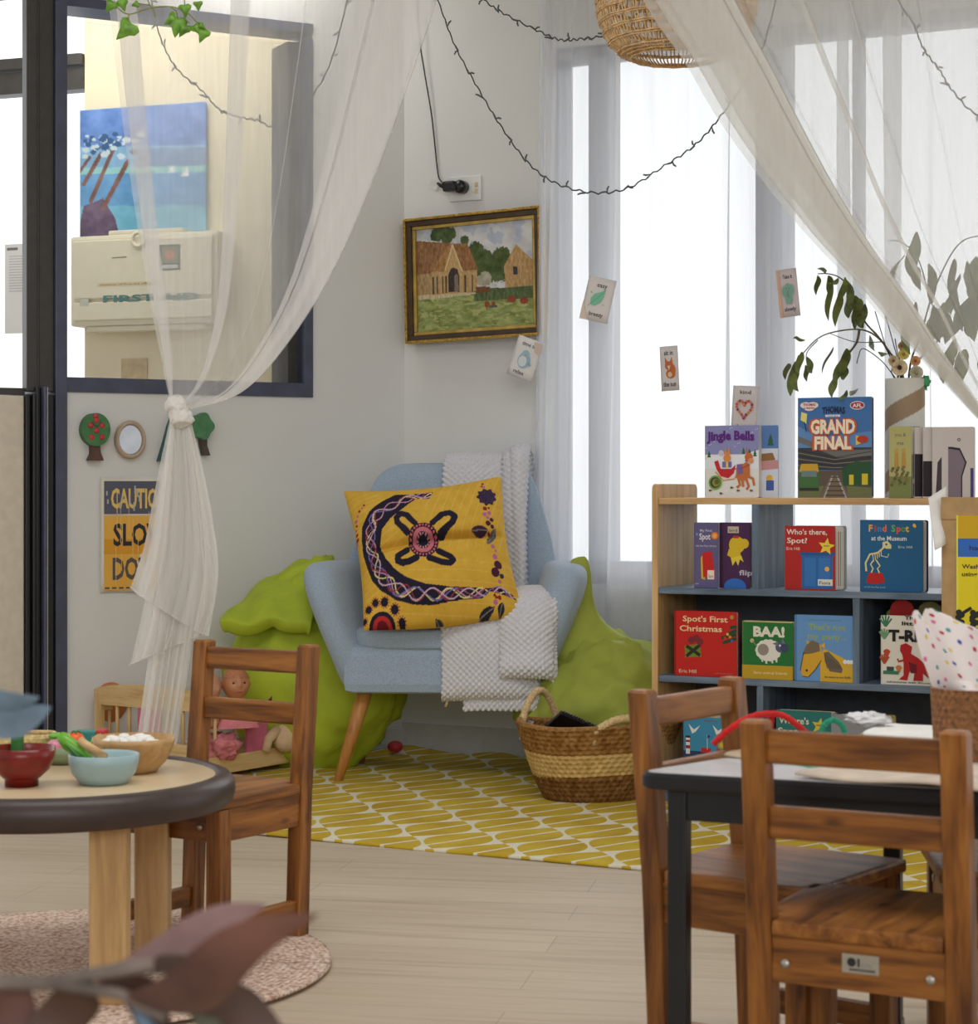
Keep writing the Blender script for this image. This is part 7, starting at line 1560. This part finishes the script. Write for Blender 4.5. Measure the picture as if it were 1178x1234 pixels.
LEAF = [(958, 436, 952, 478, 15), (962, 428, 958, 455, 9), (966, 424, 962, 452, 11), (972, 430, 978, 450, 10), (970, 440, 972, 460, 8), (955, 450, 962, 472, 12), (950, 438, 946, 458, 9), (970, 410, 955, 408, 5), (1004, 418, 990, 450, 4),
        (985, 332, 983, 356, 8), (996, 326, 984, 324, 6), (998, 332, 1002, 360, 10), (1002, 340, 998, 387, 11), (1012, 352, 1006, 394, 12), (1018, 334, 1010, 370, 10), (1020, 338, 1026, 372, 12), (1024, 350, 1022, 384, 13), (1030, 356, 1036, 390, 13), (1036, 360, 1030, 398, 14), (1032, 372, 1040, 396, 12), (1042, 366, 1036, 394, 12), (1010, 335, 1000, 342, 8),
        (1024, 422, 1004, 465, 15), (1020, 420, 1014, 458, 14), (1018, 440, 1016, 458, 9), (1008, 452, 1002, 480, 13), (1020, 470, 1012, 482, 7), (1048, 404, 1055, 424, 9), (1058, 424, 1070, 426, 10), (1024, 478, 1034, 468, 7)]
for x0_, y0_, x1_, y1_, w_ in LEAF: leaf(lf, pxs(x0_, y0_, vs_ + rl.uniform(-8, 8)) + OG, pxs(x1_, y1_, vs_ + rl.uniform(-8, 8)) + OG, w_ / vs_ * 0.95, 0.006, tw=rl.uniform(-.5, .5))
for i in range(44):
    bx, by = rl.uniform(1085, 1215), rl.uniform(275, 385)
    if by < 300 - (bx - 1085) * 0.05 and rl.random() < 0.4: continue
    dx, dy = rl.uniform(-16, 14), rl.uniform(26, 54); leaf(lf, pxs(bx, by, vs_ + rl.uniform(-14, 14)) + OG, pxs(bx + dx, by + dy, vs_ + rl.uniform(-14, 14)) + OG, rl.uniform(12, 20) / vs_, 0.008, tw=rl.uniform(-.7, .7))
for i in range(16):
    bx, by = rl.uniform(1140, 1215), rl.uniform(340, 430); leaf(lf, pxs(bx, by) + OG, pxs(bx + rl.uniform(-22, 10), by + rl.uniform(24, 44)) + OG, rl.uniform(16, 26) / vs_, 0.008, tw=rl.uniform(-.7, .7))
lf.build('leaves', M['gum'], gum)
tw_ = thing('dried_twigs', 'thin dark purple twigs rising beside the gum leaves', 'twigs', VT + Vector((0, 0, -0.2)))
b = MB(); OT = -Vector(tw_.location)
for a in ([(1085, 455), (1075, 435), (1058, 405), (1044, 392)], [(1082, 450), (1068, 420), (1060, 395), (1054, 375)], [(1086, 450), (1075, 410), (1070, 392), (1066, 380)], [(1088, 452), (1082, 430), (1078, 408)], [(1078, 455), (1062, 435), (1040, 420), (1034, 430), (1032, 438)]):
    b.tube([VT + Vector((0, 0, -0.18)) + OT] + [p + OT for p in cr([pxs(*q) for q in a], 5)], 0.0014, 5)
b.build('twig_stems', M['twig_dark'], tw_)
def flower(label, px, py, r, petal, centre, group='dried flowers in the tube vase', n=11):
    c = pxs(px, py) + Vector((0, -0.03, 0)); e = thing('dried_flower', label, 'flower', c, 0, group); u = 1 / vs_
    b = MB()
    b.lathe([(0.001, -0.004), (r * 0.5 * u, 0.000), (r * u, 0.008), (r * 1.02 * u, 0.012), (r * 0.9 * u, 0.012), (r * 0.45 * u, 0.005), (0.001, 0.003)], 30, M4=Matrix.Rotation(PI / 2, 4, 'X') @ Matrix.Scale(1, 4)); b.build('petals', simple('petal', petal, 0.8, vary=0.1, nscale=90), e)
    b = MB(); b.ball((0, -0.010, 0), r * 0.30 * u, 10, sc=(1, 0.6, 1)); b.build('flower_centre', simple('centre', centre, 0.9), e)
    b = MB(); b.tube([(0, 0.005, 0), (0.0, 0.022, -0.03), Vector((vp.x, vp.y, Z1 + VH - 0.05)) - c], 0.0015, 6); b.build('stem', M['stem'], e); return e
flower('cream paper daisy flower with dark centre at the vase rim', 1080, 444, 9.5, (222, 202, 164), (60, 44, 40))
flower('small cream flower behind the paper daisy at the vase rim', 1073, 436, 6.5, (214, 190, 150), (120, 90, 60))
flower('yellow flower at the top of the vase bunch', 1085, 428, 6.5, (222, 206, 110), (150, 120, 60))
flower('peach coloured flower at the right of the vase bunch', 1099, 436, 6, (214, 160, 110), (140, 90, 60))
flower('pale green dried flower at the vase rim right of the daisy', 1100, 450, 8, (190, 186, 160), (150, 140, 110))
flower('small tan flower below the sheer curtain edge above the vase', 1083, 418, 5, (190, 150, 110), (110, 80, 60))
e = thing('green_ornament', 'small bright green leaf ornament hanging at the right of the vase rim', 'ornament', pxs(1113, 460) + Vector((0, -0.02, 0)))
b = MB(); b.ball((0, 0, 0), 5.5 / vs_, 10, sc=(1, .6, 1.2), fn=lambda q: crumple(q, 0.3, 2.5, 3.0)); leaf(b, (0, 0, 0), (0.004, 0, -0.026), 0.016, 0.002); leaf(b, (0, 0, 0.004), (0.016, 0, 0.002), 0.012, 0.002); b.build('ornament_body', simple('ornament_green', (60, 160, 100), 0.5), e)

# ================================================================ ivy at the top left
iv = thing('trailing_ivy', 'green ivy sprays trailing into the top left in front of the sheer curtain', 'ivy', P(190, -40, 520))
OI = -Vector(iv.location); SI = 520.0
b = MB()
for a in ([(120, -50), (128, -5), (140, 8), (155, 17), (180, 10), (205, 8), (225, 15), (240, 30), (250, 37)], [(215, -50), (222, 0), (222, 20), (228, 28)], [(170, -40), (178, 0), (185, 12), (187, 20)], [(155, 17), (155, 26)], [(180, 6), (165, 4)], [(205, 8), (212, 14), (214, 22)]):
    b.tube([p + OI for p in cr([P(x, y, SI) for x, y in a], 6)], 0.0016, 6)
b.build('stems', simple('ivy_stem', (120, 130, 60), 0.6), iv)
def ivy_leaf(mb, px, py, size, ang, tilt=0.3):
    pts = [(0, 0), (-0.30, 0.10), (-0.52, -0.05), (-0.42, -0.32), (-0.26, -0.48), (-0.16, -0.74), (0, -1.0), (0.16, -0.72), (0.28, -0.46), (0.46, -0.30), (0.50, -0.02), (0.28, 0.10)]
    c = P(px, py, SI) + OI; k = size / SI; vs = [c]; 
    for x, z in pts: X = x * math.cos(ang) - z * math.sin(ang); Z = x * math.sin(ang) + z * math.cos(ang); vs.append(c + Vector((X * k, tilt * k * (abs(x) - 0.2 * z), Z * k)))
    vs[0] = c + Vector((0.35 * math.sin(ang) * k, -0.02, -0.35 * math.cos(ang) * k)); n = len(pts); mb.add(vs, [(0, 1 + i, 1 + (i + 1) % n) for i in range(n)], None, True)
b = MB()
for a in ((158, 28, 27, -0.75), (214, 22, 24, -0.15), (212, 20, 18, -1.0), (224, 30, 17, -0.5), (234, 30, 15, 0.6), (246, 36, 17, -0.35), (222, 6, 16, 0.1), (146, 0, 15, 0.3), (136, 2, 16, -0.6), (238, 2, 12, 0.1), (166, 4, 9, -1.2), (240, 30, 10, 1.0)): ivy_leaf(b, *a)
b.build('leaves', M['leaf'], iv)

# ================================================================ out of focus leaves close to the viewer
FS = 2000.0
fg = thing('dried_leaf_arrangement', 'out of focus branch of curled brown dried leaves in the bottom left corner', 'dried plant', (-0.52, 1.25, 0))
OF = -Vector(fg.location)
def big_leaf(base, tip, w, mat, droop=0.006, tw=0.4, fold=0.3, s0=FS, s1=FS, par=None, off=None):
    b = MB(); leaf(b, P(*base, s0) + (off if off is not None else OF), P(*tip, s1) + (off if off is not None else OF), w / FS, droop, n=16, tw=tw, fold=fold)
    return b.build('leaf', mat, par or fg)
b = MB(); b.tube([p + OF for p in cr([Vector((-0.52, 1.25, 0.1)), Vector((-0.52, 1.25, 0.35)), Vector((-0.47, 1.25, 0.53)), P(-180, 1190, FS), P(-20, 1184, FS), P(60, 1184, FS), P(115, 1174, FS), P(150, 1168, FS), P(185, 1163, FS)], 6)], 0.0045, 8)
b.tube([p + OF for p in cr([P(60, 1184, FS), P(110, 1192, FS), P(150, 1200, FS), P(200, 1228, FS)], 6)], 0.004, 8); b.build('stem', simple('fg_stem', (116, 104, 96), 0.7, vary=0.2), fg)
big_leaf((138, 1170), (322, 1090), 54, M['dry_leaf3'], -0.006, tw=0.5, s1=1900); big_leaf((150, 1206), (384, 1102), 82, M['dry_leaf'], -0.016, tw=-0.35, s1=2150)
big_leaf((120, 1172), (300, 1135), 30, M['dry_leaf2'], 0.008, tw=0.7)
big_leaf((85, 1184), (70, 1290), 84, M['dry_leaf2'], 0.01, tw=0.3); big_leaf((120, 1182), (215, 1290), 70, M['dry_leaf2'], 0.012, tw=-0.4); big_leaf((225, 1200), (400, 1290), 74, M['dry_leaf2'], 0.014, tw=0.3)
big_leaf((-20, 1180), (50, 1300), 70, M['dry_leaf'], 0.01, tw=0.2); big_leaf((140, 1190), (222, 1245), 22, M['blue_leaf'], 0.01, tw=0.9); big_leaf((210, 1205), (290, 1250), 34, simple('olive_leaf', (84, 86, 66), 0.6), 0.008)  # the narrow blue grey strip is a bluish highlight made as a leaf
bl = fg; OB = OF
o = big_leaf((-80, 874), (62, 852), 80, M['blue_leaf'], 0.010, tw=0.15, par=bl, off=OB, s0=1500, s1=1500); o['label'] = 'blue grey leaf'; o = big_leaf((-60, 858), (48, 840), 44, M['blue_leaf'], 0.006, tw=-0.3, par=bl, off=OB, s0=1500, s1=1500)
o['label'] = 'blue grey leaf'
b = MB(); b.tube(cr([Vector((0, 0, 0.1)), Vector((-0.01, 0.08, 0.45)), P(-260, 905, 1500) + OB, P(-110, 890, 1500) + OB, P(-60, 874, 1500) + OB], 6), 0.003, 8); b.build('stem', M['stem'], bl)
b = MB(); b.lathe([(0.0, 0.0), (0.085, 0.0), (0.10, 0.03), (0.10, 0.22), (0.06, 0.33), (0.06, 0.38), (0.052, 0.38), (0.052, 0.33), (0.09, 0.22), (0.09, 0.03), (0.0, 0.02)], 32); b.build('vase', M['bowl_blue'], fg)
